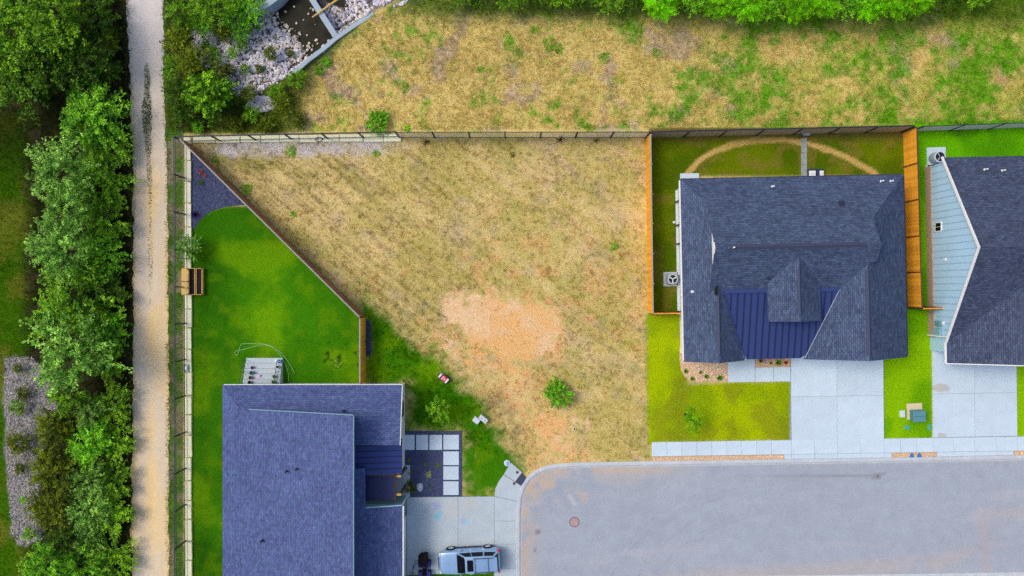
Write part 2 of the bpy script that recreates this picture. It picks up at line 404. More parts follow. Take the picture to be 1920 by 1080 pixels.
BEDLEFT = [(8, 672), (60, 670), (108, 720), (115, 760), (90, 800), (75, 850), (80, 900), (70, 950), (80, 1010), (35, 1024), (22, 1000), (14, 900), (10, 780)]
def zone_color(x, y, z):
    px = 960 + x*F/(H-z); py = 540 - y*F/(H-z)
    n1 = fbm(x*0.35, y*0.35, 3); n2 = fbm(x*1.1, y*1.1, 11); n3 = fbm(x*3.0, y*3.0, 23); nb = fbm(x*0.16, y*0.16, 41)
    wob = (n2-0.5)*26 + (n3-0.5)*14
    def soft(poly, w=5.0, k=1.0): return (1 - smooth(-w, w, sdpoly(px, py, poly) + wob*k))[:, None]
    def mixc(a, b, t): return a*(1-t) + b*t
    t2 = n2[:, None]; t3 = n3[:, None]
    # vacant lot: mown dry grass, mower swaths running towards the lower right
    ca, sa = math.cos(R(-38)), math.sin(R(-38))
    al = x*ca + y*sa; ac = -x*sa + y*ca
    sw = fbm(al*0.12, ac*1.9, 71, 3); sw2 = fbm(al*0.35, ac*4.2, 77, 3)
    lot = mixc(cc(222, 198, 138), cc(204, 186, 116), smooth(0.35, 0.65, n1)[:, None])
    lot = mixc(lot, cc(182, 172, 88), (smooth(0.48, 0.75, sw)*0.6)[:, None])
    lot = mixc(lot, cc(190, 164, 148), (smooth(0.50, 0.70, sw2)*smooth(0.4, 0.6, nb)*0.4)[:, None])
    lot = mixc(lot, cc(150, 158, 70), (smooth(0.50, 0.74, n2)*0.4*smooth(0.3, 0.6, nb))[:, None])
    sw3 = fbm(al*0.2, ac*6.5, 83, 2); lot = lot*(1-0.34*(1-smooth(0.25, 0.6, sw3))*smooth(1000, 720, px))[:, None]
    # greener / browner corners of the lot
    lot = mixc(lot, cc(134, 134, 66), (smooth(250, 60, px-400)*0.45*smooth(0.35, 0.6, n1))[:, None])
    lot = mixc(lot, cc(232, 176, 128), (smooth(0.56, 0.70, fbm(x*0.8, y*0.8, 91))*0.7*np.exp(-((px-960)/240)**2-((py-600)/170)**2))[:, None])
    n4 = fbm(x*2.2, y*2.2, 29, 3)
    lot = mixc(lot, cc(174, 158, 94), (smooth(0.56, 0.76, n4)*0.28)[:, None]); lot = mixc(lot, cc(226, 200, 152), (smooth(0.42, 0.26, n4)*0.3)[:, None])
    lot = mixc(lot, cc(186, 168, 160), (smooth(0.58, 0.76, fbm(x*0.7, y*0.7, 97, 4))*0.22)[:, None])
    base = lot
    # field north of the fences: straw with weeds
    fld = mixc(cc(226, 202, 132), cc(212, 190, 122), smooth(0.35, 0.65, n1)[:, None])
    fld = mixc(fld, cc(198, 176, 156), (smooth(0.58, 0.72, fbm(x*0.5, y*0.5, 131))*0.75)[:, None])
    fld = mixc(fld, cc(184, 184, 88), (smooth(0.5, 0.75, fbm(x*1.2, y*1.2, 133, 4))*(0.2+0.4*smooth(1000, 1500, px)))[:, None])
    fld = mixc(fld, cc(178, 186, 80), (smooth(1250, 1650, px)*0.7*smooth(0.3, 0.6, fbm(x*0.7, y*0.7, 137)))[:, None])
    gx = smooth(1180, 1480, px)*0.34 + smooth(1450, 1800, px)*0.10
    weeds = smooth(0.52-gx*0.36, 0.76-gx*0.28, 0.5*fbm(x*0.42, y*0.42, 141, 4)+0.5*fbm(x*1.9, y*1.9, 147, 4))
    fld = mixc(fld, cc(112, 172, 30), (weeds*(0.78+0.3*n3))[:, None])
    edge = smooth(60, 8, py + wob*0.8 - np.clip((px-740)*0.012, 0, 18))*smooth(690, 800, px)
    fld = mixc(fld, cc(84, 122, 22), edge[:, None]*0.85)
    fld = mixc(fld, cc(96, 116, 30), (smooth(620, 540, px + wob*1.5 + (py-150)*0.35)*0.9)[:, None])
    fld = mixc(fld, cc(92, 140, 30), (np.exp(-(sdline(px, py, KERBWALL)/22)**2)*smooth(0.35, 0.6, n2)*0.8)[:, None])
    top = smooth(251, 247, py)[:, None]
    base = mixc(base, fld, top)
    # rubble strip under the retaining wall
    rub = (1-smooth(8, 26, np.abs(py-276+ (px-560)*0.012)+wob*0.7))*smooth(385, 420, px)*smooth(760, 690, px)*(1-top[:, 0])
    base = mixc(base, cc(206, 198, 200), (rub*(0.45+0.6*smooth(0.35, 0.6, fbm(x*0.9, y*0.9, 151))))[:, None])
    # dirt
    n5 = fbm(x*2.6, y*2.6, 57, 4)
    dm = np.maximum(1-smooth(-9, 7, sdpoly(px, py, PATCH)+wob*0.8+(n5-0.5)*62-3), (1-smooth(-14, 12, sdpoly(px, py, TONGUE)+wob*1.3+(n5-0.5)*110))*(0.3+0.7*smooth(0.35, 0.6, n2)))
    dirt = mixc(cc(252, 184, 124), cc(246, 198, 158), smooth(0.45, 0.7, n1)[:, None])
    dirt = mixc(dirt, cc(250, 174, 108), (smooth(0.5, 0.7, n3)*0.4)[:, None])
    base = mixc(base, dirt, dm[:, None])
    mud = np.exp(-(sdline(px, py, [(930, 700), (925, 760), (975, 800), (985, 850)])/20)**2)*smooth(0.35, 0.65, n2)
    base = mixc(base, cc(150, 128, 88), (mud*0.7)[:, None])
    # lawns
    l1 = mixc(cc(60, 122, 2), cc(98, 148, 4), smooth(0.42, 0.68, n1)[:, None])
    l1 = mixc(l1, cc(46, 100, 2), (smooth(0.45, 0.7, nb)*0.8)[:, None]); l1 = l1*(0.86+0.28*n3[:, None])
    l1 = mixc(l1, cc(110, 148, 12), (smooth(0.52, 0.76, n2)*0.35)[:, None])
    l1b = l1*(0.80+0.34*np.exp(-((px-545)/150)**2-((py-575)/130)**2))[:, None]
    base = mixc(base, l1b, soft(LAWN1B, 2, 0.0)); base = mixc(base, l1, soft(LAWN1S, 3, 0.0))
    bare = (1-smooth(0, 9, np.hypot((px-632)/2.0, py-684)))*1.0
    base = mixc(base, cc(48, 62, 20), bare[:, None]*0.8)
    sp = ((np.abs(px-640) < 34) & (np.abs(py-662) < 26))*smooth(0.66, 0.72, fbm(x*3.2, y*3.2, 161, 2))
    base = mixc(base, cc(44, 66, 14), sp[:, None]*0.9)
    base = mixc(base, l1*np.array([1.15, 1.05, 1.0]), soft(LAWN1F, 20, 1.7))
    l2 = mixc(cc(166, 186, 8), cc(142, 168, 14), smooth(0.4, 0.65, n1)[:, None])
    l2 = mixc(l2, cc(136, 140, 30), (smooth(0.55, 0.72, fbm(x*0.5, y*0.5, 171))*0.6)[:, None])
    base = mixc(base, l2, soft(LAWN2F, 4, 0.35))
    l23 = mixc(cc(140, 190, 4), cc(112, 172, 4), smooth(0.4, 0.65, n1)[:, None])
    base = mixc(base, l23, soft(LAWN23, 3, 0.0)); base = mixc(base, l23, soft(LAWN3, 3, 0.0))
    y3 = mixc(cc(104, 178, 4), cc(80, 150, 4), smooth(0.4, 0.65, n1)[:, None])
    base = mixc(base, y3, soft(YARD3, 3, 0.0))
    y2 = mixc(cc(104, 122, 8), cc(80, 104, 6), smooth(0.4, 0.65, n1)[:, None])
    y2 = mixc(y2, cc(132, 116, 52), (smooth(0.5, 0.68, n2)*0.55)[:, None])
    worn = [(1284, 335), (1296, 318), (1312, 300), (1340, 284), (1376, 270), (1420, 262), (1470, 262), (1510, 268), (1550, 280), (1590, 296), (1618, 312), (1640, 326), (1660, 345)]
    y2 = mixc(y2, cc(214, 178, 112), ((1-smooth(3, 8, sdline(px, py, worn)+wob*0.25))*(0.55+0.5*n2))[:, None])
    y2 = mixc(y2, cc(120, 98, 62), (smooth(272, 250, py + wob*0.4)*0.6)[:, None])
    base = mixc(base, y2, soft(YARD2, 2, 0.0))
    # left of the fence: verge, wood floor, far lawn
    lf = smooth(346, 342, px)[:, None]
    vg = mixc(cc(84, 122, 44), cc(134, 130, 104), smooth(0.4, 0.65, n2)[:, None])
    wood = mixc(cc(36, 40, 20), cc(60, 56, 40), smooth(0.45, 0.65, n2)[:, None])  # dark soil, with shade under the crowns also put into the colour
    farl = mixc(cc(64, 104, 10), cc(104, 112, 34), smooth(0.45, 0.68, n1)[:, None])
    farl = mixc(farl, cc(34, 46, 12), smooth(400, 250, py)[:, None]*0.8)  # upper part darkened: tree shade painted into the lawn colour
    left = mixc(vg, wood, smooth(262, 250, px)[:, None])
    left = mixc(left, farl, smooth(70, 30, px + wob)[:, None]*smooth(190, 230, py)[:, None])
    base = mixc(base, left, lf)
    base = mixc(base, cc(152, 146, 152)*(0.7+0.6*t3), soft(BEDLEFT, 5, 0.6))
    up = smooth(620, 560, px + (py-120)*0.9 + wob)[:, None]*smooth(250, 240, py)[:, None]*smooth(300, 318, px)[:, None]
    base = mixc(base, mixc(cc(86, 106, 34), cc(74, 78, 48), smooth(0.4, 0.65, n2)[:, None]), up*0.9)
    # basin
    sb = sdpoly(px, py, BASIN)
    base = mixc(base, cc(120, 112, 112), (1-smooth(-6, 4, sb))[:, None])
    sp_ = sdpoly(px, py, POND)
    base = mixc(base, cc(56, 50, 34), (1-smooth(-4, 8, sp_))[:, None])
    return np.clip(base, 0.003, 0.85)

xs = np.concatenate([[-320, -200, -130, -90, -65, -52], np.arange(-46, 46.01, 0.16), [52, 65, 90, 130, 200, 320]])
ys = np.concatenate([[-320, -200, -130, -80, -50, -34], np.arange(-27, 27.01, 0.16), [34, 50, 80, 130, 200, 320]])
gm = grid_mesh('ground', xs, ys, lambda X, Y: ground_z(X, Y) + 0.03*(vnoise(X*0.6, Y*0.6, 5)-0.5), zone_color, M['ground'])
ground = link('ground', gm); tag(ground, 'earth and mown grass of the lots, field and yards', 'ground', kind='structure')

# gravel trail
def trail_edges(py):
    l = np.interp(py, [-80, 0, 60, 150, 250, 330, 450, 600, 750, 900, 1000, 1080, 1160], [234, 236, 238, 244, 248, 250, 250, 250, 249, 247, 246, 248, 250])
    r = np.interp(py, [-80, 0, 60, 150, 250, 330, 450, 600, 750, 900, 1000, 1080, 1160], [304, 305, 307, 307, 311, 314, 315, 316, 317, 317, 317, 317, 318])
    return l, r
def trail_color(x, y, z):
    px = 960 + x*F/(H-z); py = 540 - y*F/(H-z)
    n1 = fbm(x*0.5, y*0.25, 203); n2 = fbm(x*1.6, y*1.2, 207)
    c = cc(214, 204, 198)[None]*(0.92+0.16*n2[:, None])
    warm = smooth(100, 380, py)*(0.55+0.6*smooth(0.35, 0.65, n1))
    c = c*(1-warm[:, None]) + cc(236, 206, 162)[None]*warm[:, None]
    cool = np.exp(-((px-(268-4*smooth(0, 1080, py)))/11)**2)*0.6 + np.exp(-((px-302)/8)**2)*0.3  # left band paints soft tree shade as a cool tint
    cool = cool*(0.5+0.4*n1)
    c = c*(1-cool[:, None]) + cc(198, 194, 204)[None]*cool[:, None]
    grv = smooth(160, 60, py)*0.4
    return c*(1-grv[:, None]) + cc(222, 216, 224)[None]*grv[:, None]
pys = np.arange(-90, 1170, 4.0); rows = []
zt = -0.6
V = []; nseg = 16
for i, p in enumerate(pys):
    l, r = trail_edges(p)
    jl = (vnoise(np.array([p*0.08]), np.array([0.5]), 61)[0]-0.5)*7 + (vnoise(np.array([p*0.3]), np.array([0.5]), 62)[0]-0.5)*4
    jr = (vnoise(np.array([p*0.08]), np.array([9.5]), 63)[0]-0.5)*5 + (vnoise(np.array([p*0.3]), np.array([9.5]), 64)[0]-0.5)*4
    for k in range(nseg+1):
        q = W(l+jl + (r+jr-l-jl)*k/nseg, p, zt); t = k/nseg
        V.append((q.x, q.y, zt + 0.03 - 0.012*math.cos(t*4*math.pi)))
Fq = [(i*(nseg+1)+k, i*(nseg+1)+k+1, (i+1)*(nseg+1)+k+1, (i+1)*(nseg+1)+k) for i in range(len(pys)-1) for k in range(nseg)]
Fq = [f[::-1] for f in Fq]
tm = mesh('gravel_trail', V, Fq, M['trail'], True)
Va = np.array(V); at = tm.color_attributes.new('Col', 'FLOAT_COLOR', 'POINT')
c4 = np.ones((len(V), 4), np.float32); c4[:, :3] = trail_color(Va[:, 0], Va[:, 1], Va[:, 2]); at.data.foreach_set('color', c4.ravel())
tag(link('gravel_trail', tm), 'pale gravel trail running past the fence beside the trees', 'trail', kind='structure')

# ------------------------------------------------------------------ road and kerb
KERB = [(976, 1150), (975.5, 1030), (976, 960), (978, 935), (984, 915), (994, 899), (1008, 888), (1026, 880.5), (1048, 876.5), (1080, 874.5), (1200, 872.5), (1340, 870.3), (1482, 868), (1655, 865.5), (1800, 863), (1920, 860.5), (2050, 858.5)]
ROAD = KERB + [(2050, 1079), (1300, 1086), (1240, 1100), (1200, 1150)]
RW = [(W(*p).x, W(*p).y) for p in ROAD]
def road_color(x, y, z):
    px = 960 + x*F/H; py = 540 - y*F/H
    n1 = fbm(x*0.3, y*0.3, 301); n2 = fbm(x*1.0, y*1.0, 307); n3 = fbm(x*3.0, y*3.0, 311)
    c = cc(164, 172, 190)[None]*(0.95+0.10*n2[:, None])
    c = c*(1 + 0.08*(n1[:, None]-0.5))
    def stain(m, col, k): 
        nonlocal c
        m = np.clip(m*k, 0, 1)[:, None]; c = c*(1-m) + cc(*col)[None]*m
    dk = -sdpoly(px, py, ROAD)
    stain(np.exp(-dk/16)*smooth(1330, 1180, px)*smooth(0.3, 0.6, n2), (214, 182, 148), 0.8)
    stain(np.exp(-dk/7)*smooth(0.35, 0.6, n2), (186, 180, 178), 0.35)
    stain(np.exp(-(sdline(px, py, [(1000, 905), (1040, 905), (1080, 930)])/22)**2)*smooth(0.40, 0.60, n2), (210, 180, 150), 0.6)
    stain(np.exp(-(sdline(px, py, [(1010, 950), (1000, 985), (985, 1030)])/9)**2)*smooth(0.3, 0.6, n2), (192, 172, 166), 0.5)
    stain(np.exp(-(sdline(px, py, [(1300, 1082), (1450, 1076), (1600, 1066), (1760, 1055), (1860, 1010)])/16)**2)*smooth(0.3, 0.6, n1), (188, 174, 172), 0.55)
    stain(np.exp(-(sdline(px, py, [(1842, 975), (1850, 1080)])/9)**2), (186, 166, 168), 0.5)
    stain(np.exp(-(sdline(px, py, [(1838, 965), (1920, 962)])/14)**2), (184, 176, 180), 0.5)
    for cx, cy, r, k in ((1480, 1258, 300, .55), (1480, 1258, 308, .5), (1480, 1258, 334, .4), (1450, 1270, 352, .45), (1450, 1270, 360, .5), (1450, 1270, 372, .35), (1420, 1250, 322, .3)):
        d = np.abs(np.hypot(px-cx, py-cy)-r)
        ang = np.degrees(np.arctan2(cy-py, px-cx))
        stain((1-smooth(1.0, 3.2, d))*smooth(80, 105, ang)*smooth(178, 150, ang)*(0.2+0.8*n3), (140, 146, 166), k*0.6)
    stain(np.exp(-(sdline(px, py, [(1380, 893), (1560, 892), (1630, 891), (1658, 888)])/2.2)**2)*smooth(1300, 1640, px), (124, 120, 126), 0.5)
    stain((1-smooth(3, 9, np.hypot((px-1642)/1.3, py-894)))*smooth(0.3, 0.6, n3), (110, 102, 106), 0.9)
    stain((1-smooth(3, 7, np.hypot(px-1008, py-997))), (120, 118, 138), 0.8)
    stain((1-smooth(2, 4, np.hypot(px-1004, py-1031))), (120, 118, 138), 0.7)
    stain(np.exp(-(sdline(px, py, [(1068, 930), (1078, 945)])/4)**2), (206, 206, 214), 0.6)
    stain(smooth(0.6, 0.8, fbm(x*0.15, y*1.2, 321)), (178, 180, 196), 0.5)
    return np.clip(c, 0.01, 0.8)
rx = np.arange(-1.0, 48, 0.18); ry = np.arange(-27, -13.4, 0.18)
rm = grid_mesh('road', rx, ry, lambda X, Y: 0*X + 0.035, road_color, M['asphalt'], keep=lambda X, Y: sdpoly(X, Y, RW) < 0.14)
tag(link('road', rm), 'grey asphalt street ending in the rounded kerb of the cul-de-sac', 'road', kind='structure')

def strip(path_px, offs, z_of):
    """extrude a profile [(offset to the left of travel, z)] along a pixel path on the ground"""
    P = [W(*p) for p in path_px]; P = [Vector((p.x, p.y)) for p in P]
    D = []
    dense = []
    for a, b in zip(P[:-1], P[1:]):
        n = max(1, int((b-a).length/0.6))
        for k in range(n): dense.append(a.lerp(b, k/n))
    dense.append(P[-1])
    v = []; f = []
    m = len(offs)
    for i, p in enumerate(dense):
        d = (dense[min(i+1, len(dense)-1)]-dense[max(i-1, 0)]).normalized(); nrm = Vector((-d.y, d.x))
        for (o, z) in offs:
            q = p + nrm*o; v.append((q.x, q.y, z))
    for i in range(len(dense)-1):
        for k in range(m-1):
            f.append((i*m+k, (i+1)*m+k, (i+1)*m+k+1, i*m+k+1))
    return v, f
kp = [(-0.10, 0.036), (-0.06, 0.045), (0.0, 0.075), (0.06, 0.125), (0.12, 0.14), (0.30, 0.14), (0.34, 0.12), (0.36, -0.05)]
v, f = strip(KERB, kp, None)
tag(link('kerb', mesh('kerb', v, [q[::-1] for q in f], M['kerb'], False)), 'rounded pale concrete kerb curving round the street end', 'kerb', kind='structure')
v, f = strip([(1180, 1128), (1230, 1104), (1300, 1083), (1500, 1081), (1700, 1078.5), (1920, 1075), (2050, 1073)][::-1], kp, None)
tag(link('kerb', mesh('kerb_south', v, [q[::-1] for q in f], M['kerb'], False)), 'straight pale kerb along the bottom edge of the street', 'kerb', kind='structure')

# ------------------------------------------------------------------ slabs
def slab_piece(parent, poly_px, m, z1=0.10, gap=0.018, name='slab', z0=-0.03):
    P = [W(*p) for p in poly_px]
    cx = sum(p.x for p in P)/len(P); cy = sum(p.y for p in P)/len(P)
    Q = []
    for p in P:
        d = Vector((p.x-cx, p.y-cy)); 
        Q.append((p.x - math.copysign(gap, d.x) if abs(d.x) > 0.05 else p.x, p.y - math.copysign(gap, d.y) if abs(d.y) > 0.05 else p.y))
    mb = MB().prism(Q, z0, z1)
    # local origin at slab centre
    mb.v = [(a-cx, b-cy, c) for a, b, c in mb.v]
    o = link(name, mesh(name, mb.v, mb.f, m), parent, (cx-org[parent.name].x, cy-org[parent.name].y, -org[parent.name].z))
    return o
def bed_mesh(name, poly_px, z, m, label, cat, parent=None, kind='structure'):
    P = [W(*p) for p in poly_px]; mb = MB().prism([(p.x, p.y) for p in P], -0.05, z)
    o = mb.obj(name, m, parent); return tag(o, label, cat, kind=kind)
def quad(x0, y0, x1, y1): return [(x0, y0), (x1, y0), (x1, y1), (x0, y1)]

# chalk-marked concrete for the driveway of the left house
def mat_chalk():
    m = M['concrete_warm'].copy(); m.name = 'chalked_concrete'; t = m.node_tree; N = t.nodes; L = t.links
    b = N['Principled BSDF']; src = b.inputs['Base Color'].links[0].from_socket
    geo = N.new('ShaderNodeNewGeometry')
    for px, py, rad, c, k in ((819, 947, 9, (150, 150, 236), 0.8), (820, 968, 8, (80, 206, 236), 0.95), (826, 961, 5, (90, 206, 232), 0.85), (868, 977, 6, (150, 170, 240), 0.8), (876, 980, 6, (130, 210, 236), 0.75), (796, 960, 5, (160, 180, 226), 0.5), (846, 955, 18, (216, 196, 178), 0.4), (880, 945, 16, (210, 190, 160), 0.4), (780, 985, 14, (150, 186, 216), 0.35)):
        p = W(px, py)
        d = N.new('ShaderNodeVectorMath'); d.operation = 'DISTANCE'; L.new(geo.outputs['Position'], d.inputs[0]); d.inputs[1].default_value = (p.x, p.y, 0.1)
        n = N.new('ShaderNodeTexNoise'); n.inputs['Scale'].default_value = 7; L.new(geo.outputs['Position'], n.inputs['Vector'])
        mr = N.new('ShaderNodeMapRange'); mr.inputs[1].default_value = 0; mr.inputs[2].default_value = rad/23*1.25; mr.inputs[3].default_value = k*1.5; mr.inputs[4].default_value = 0; L.new(d.outputs['Value'], mr.inputs[0])
        mu = N.new('ShaderNodeMath'); mu.operation = 'MULTIPLY'; mu.use_clamp = True; L.new(mr.outputs[0], mu.inputs[0]); L.new(n.outputs[0], mu.inputs[1])
        mx = N.new('ShaderNodeMix'); mx.data_type = 'RGBA'; L.new(mu.outputs[0], mx.inputs[0]); L.new(src, mx.inputs[6]); mx.inputs[7].default_value = (*C(*c), 1); src = mx.outputs[2]
    L.new(src, b.inputs['Base Color'])
    return m
M['chalk'] = mat_chalk()

def struct_root(name, loc, label, cat):
    o = empty(name, loc, label, cat); o['kind'] = 'structure'; return o
# driveway 1
d1 = struct_root('driveway', W(845, 1000), 'concrete driveway with chalk marks under the silver SUV', 'driveway')
MB().prism([(p.x, p.y) for p in (W(764, 931.5), W(932, 930), W(972, 935), W(974, 1120), W(926, 1120), W(926, 1072), W(764, 1078))], -0.04, 0.075).obj('base_course', M['joint'], d1)
for poly in ([(763, 932.5), (859, 931), (859, 1074), (763, 1077)], [(859, 931), (927, 930), (927, 1071), (859, 1074)]):
    slab_piece(d1, poly, M['chalk'], 0.10, 0.012)
ap = [(927, 930, 974, 941), (927, 976, 974, 976), (927, 1020, 973, 1019), (927, 1066, 973, 1064), (927, 1115, 973, 1112)]
for (a, b) in zip(ap[:-1], ap[1:]):
    slab_piece(d1, [(a[0], a[1]), (a[2], a[3]), (b[2], b[3]), (b[0], b[1])], M['concrete_warm'], 0.105, 0.012)
slab_piece(d1, [(927, 929.5), (929, 915), (935, 902), (944, 889.5), (966, 903), (980, 911.5), (975, 930), (974, 940.5)], M['concrete_warm'], 0.105, 0.010)
slab_piece(d1, [(944.5, 889), (958, 867), (979, 885), (966, 902.5)], M['concrete_warm'], 0.105, 0.010)
ramp = MB().prism([(p.x, p.y) for p in (W(978.5, 886.5), W(989, 898), W(980.5, 911), W(966.5, 903))], -0.03, 0.11).obj('tactile_ramp_pad', mat('charcoal_tactile_pad', C(66, 72, 100), 0.8, noise=0.1, nscale=20), d1)
# driveways 2 and 3 with the pavement
d2 = struct_root('driveway', W(1568, 760), 'pale concrete driveway below the middle house', 'driveway')
MB().prism([(p.x, p.y) for p in (W(1483, 640), W(1656, 640), W(1657, 824), W(1480, 826))], -0.04, 0.075).obj('base_course', M['joint'], d2)
for poly in ([(1482, 640), (1568, 640), (1568.5, 742.5), (1482.5, 743.5)], [(1568, 640), (1655, 640), (1655.5, 741), (1568.5, 742.5)], [(1482.5, 743.5), (1568.5, 742.5), (1569, 825), (1483.5, 826.5)], [(1568.5, 742.5), (1655.5, 741), (1656.5, 823.5), (1569, 825)]):
    slab_piece(d2, poly, M['concrete'], 0.10, 0.012)
d3 = struct_root('driveway', W(1828, 760), 'pale concrete driveway with stains below the right-hand house', 'driveway')
MB().prism([(p.x, p.y) for p in (W(1748, 640), W(1905, 640), W(1906, 820), W(1749, 822))], -0.04, 0.075).obj('base_course', M['joint'], d3)
def mat_stain():
    m = M['concrete'].copy(); m.name = 'stained_concrete'; t = m.node_tree; N = t.nodes; L = t.links
    b = N['Principled BSDF']; src = b.inputs['Base Color'].links[0].from_socket; geo = N.new('ShaderNodeNewGeometry')
    for px, py, rad, sx in ((1763, 727, 15, 0.55), (1764, 816, 11, 0.8)):
        p = W(px, py)
        su = N.new('ShaderNodeVectorMath'); su.operation = 'SUBTRACT'; L.new(geo.outputs['Position'], su.inputs[0]); su.inputs[1].default_value = (p.x, p.y, 0.1)
        ml = N.new('ShaderNodeVectorMath'); ml.operation = 'MULTIPLY'; L.new(su.outputs[0], ml.inputs[0]); ml.inputs[1].default_value = (sx, 1.3, 1)
        ln = N.new('ShaderNodeVectorMath'); ln.operation = 'LENGTH'; L.new(ml.outputs[0], ln.inputs[0])
        n = N.new('ShaderNodeTexNoise'); n.inputs['Scale'].default_value = 3; L.new(geo.outputs['Position'], n.inputs['Vector'])
        ad = N.new('ShaderNodeMath'); ad.operation = 'MULTIPLY_ADD'; L.new(n.outputs[0], ad.inputs[0]); ad.inputs[1].default_value = 0.35; L.new(ln.outputs['Value'], ad.inputs[2])
        mr = N.new('ShaderNodeMapRange'); mr.inputs[1].default_value = rad/23*0.9; mr.inputs[2].default_value = rad/23*0.95+0.03; mr.inputs[3].default_value = 0.75; mr.inputs[4].default_value = 0; L.new(ad.outputs[0], mr.inputs[0])
        mx = N.new('ShaderNodeMix'); mx.data_type = 'RGBA'; L.new(mr.outputs[0], mx.inputs[0]); L.new(src, mx.inputs[6]); mx.inputs[7].default_value = (*C(188, 182, 176), 1); src = mx.outputs[2]
    L.new(src, b.inputs['Base Color']); return m
M['stain'] = mat_stain()
for poly in ([(1747, 640), (1825, 640), (1826, 737), (1748, 738.5)], [(1825, 640), (1904, 640), (1905, 736), (1826, 737)], [(1748, 738.5), (1826, 737), (1826.5, 818.5), (1748.5, 820)], [(1826, 737), (1905, 736), (1906, 817), (1826.5, 818.5)]):
    slab_piece(d3, poly, M['stain'], 0.10, 0.012)
pav = struct_root('pavement', W(1560, 838), 'pale concrete pavement of square slabs along the street', 'pavement')
def ytop(x): return 828.6 - (x-1222)*0.0155
def ymid(x): return 855.4 - (x-1222)*0.0155
def ykerb(x): return np.interp(x, [1200, 1340, 1482, 1655, 1800, 1920, 2050], [872.5-8, 870.3-8, 868-8, 865.5-8, 863-8, 860.5-8, 858.5-8])
MB().prism([(W(x, y).x, W(x, y).y) for x, y in [(1223, ytop(1223)+0.5), (2040, ytop(2040)+0.5), (2040, ymid(2040)-0.5), (1223, ymid(1223)-0.5)]], -0.04, 0.078).obj('base_course', M['joint'], pav)
xsl = [1222+28*k for k in range(9)] + [1474+0.0]
xsl = [1222, 1250, 1278, 1306, 1334, 1362, 1390, 1418, 1446, 1483, 1526, 1569, 1612, 1656, 1687, 1717, 1748, 1787, 1826, 1866, 1906, 1936, 1966, 1996, 2030]
for a, b in zip(xsl[:-1], xsl[1:]):
    slab_piece(pav, [(a, ytop(a)), (b, ytop(b)), (b, ymid(b)), (a, ymid(a))], M['concrete'], 0.105, 0.012)
for aps in ([1470, 1483, 1526, 1569, 1612, 1656, 1671], [1756, 1787, 1826, 1866, 1899]):
    mbx = [(aps[0]+0.5, ymid(aps[0])), (aps[-1]-0.5, ymid(aps[-1])), (aps[-1]-0.5, ykerb(aps[-1])), (aps[0]+0.5, ykerb(aps[0]))]
    MB().prism([(W(x, y).x, W(x, y).y) for x, y in mbx], -0.04, 0.076).obj('base_course', M['joint'], pav)
    for a, b in zip(aps[:-1], aps[1:]):
        slab_piece(pav, [(a, ymid(a)), (b, ymid(b)), (b, ykerb(b)), (a, ykerb(a))], M['concrete'], 0.105, 0.012)
# entry walk of the middle house
wk = struct_root('entry_walk', W(1420, 700), 'pale concrete entry walk in front of the middle house', 'path')
MB().prism([(W(x, y).x, W(x, y).y) for x, y in [(1365, 668), (1414, 668), (1414, 690), (1480, 690), (1480, 715), (1365, 716)]], -0.04, 0.075).obj('base_course', M['joint'], wk)
for poly in ([(1364, 660), (1415, 660), (1415, 716), (1364, 717)], [(1415.5, 688.5), (1449, 688), (1449, 715.5), (1415.5, 716)], [(1449.5, 688), (1481.5, 687.5), (1481.5, 715), (1449.5, 715.5)]):
    slab_piece(wk, poly, M['concrete'], 0.10, 0.012)
# side walks
for poly, lab in (([(1266, 357), (1282, 357), (1286, 588), (1270, 590)], 'narrow concrete side walk along the left wall of the middle house'), ([(1275, 325.5), (1310, 325), (1310, 345), (1275, 345)], 'small concrete back patio slab at the middle house corner'), ([(1735, 310), (1752, 309), (1760, 640), (1746, 640)], 'narrow concrete side walk along the right-hand house'), ([(1737, 277), (1772, 276), (1772, 312), (1738, 312)], 'square concrete pad under the right-hand air conditioner')):
    o = MB().prism([(W(x, y).x, W(x, y).y) for x, y in poly], -0.04, 0.09).obj('concrete_slab', M['concrete'])
    tag(o, lab, 'slab', kind='structure')
# front path of the left house: dark bed with square pavers
fb = struct_root('paver_path', W(812, 870), 'square pale stepping pavers in dark gravel by the left house', 'path')
gb = [(757, 808), (866, 808), (866, 932), (757, 932)]
gbo = MB().prism([(W(x, y).x, W(x, y).y) for x, y in gb], -0.04, 0.05)
pv = [quad(756, 815, 777.5, 843), quad(780.5, 815, 803, 843), quad(805.5, 815, 829, 843), quad(831.5, 815, 860.5, 842.5), quad(831.5, 846, 860.5, 871.5), quad(831.5, 874, 860, 899), quad(831.5, 902, 860, 927.5)]
gl = gbo.obj('dark_gravel_layer', mat('dark_blue_fine_gravel', C(70, 78, 116), 0.95, noise=0.35, nscale=14, bump=0.8, bscale=30), fb)
M['fine_gravel'] = gl.data.materials[0]
for q in pv:
    slab_piece(fb, q, M['concrete'], 0.085, 0.0, name='paver')
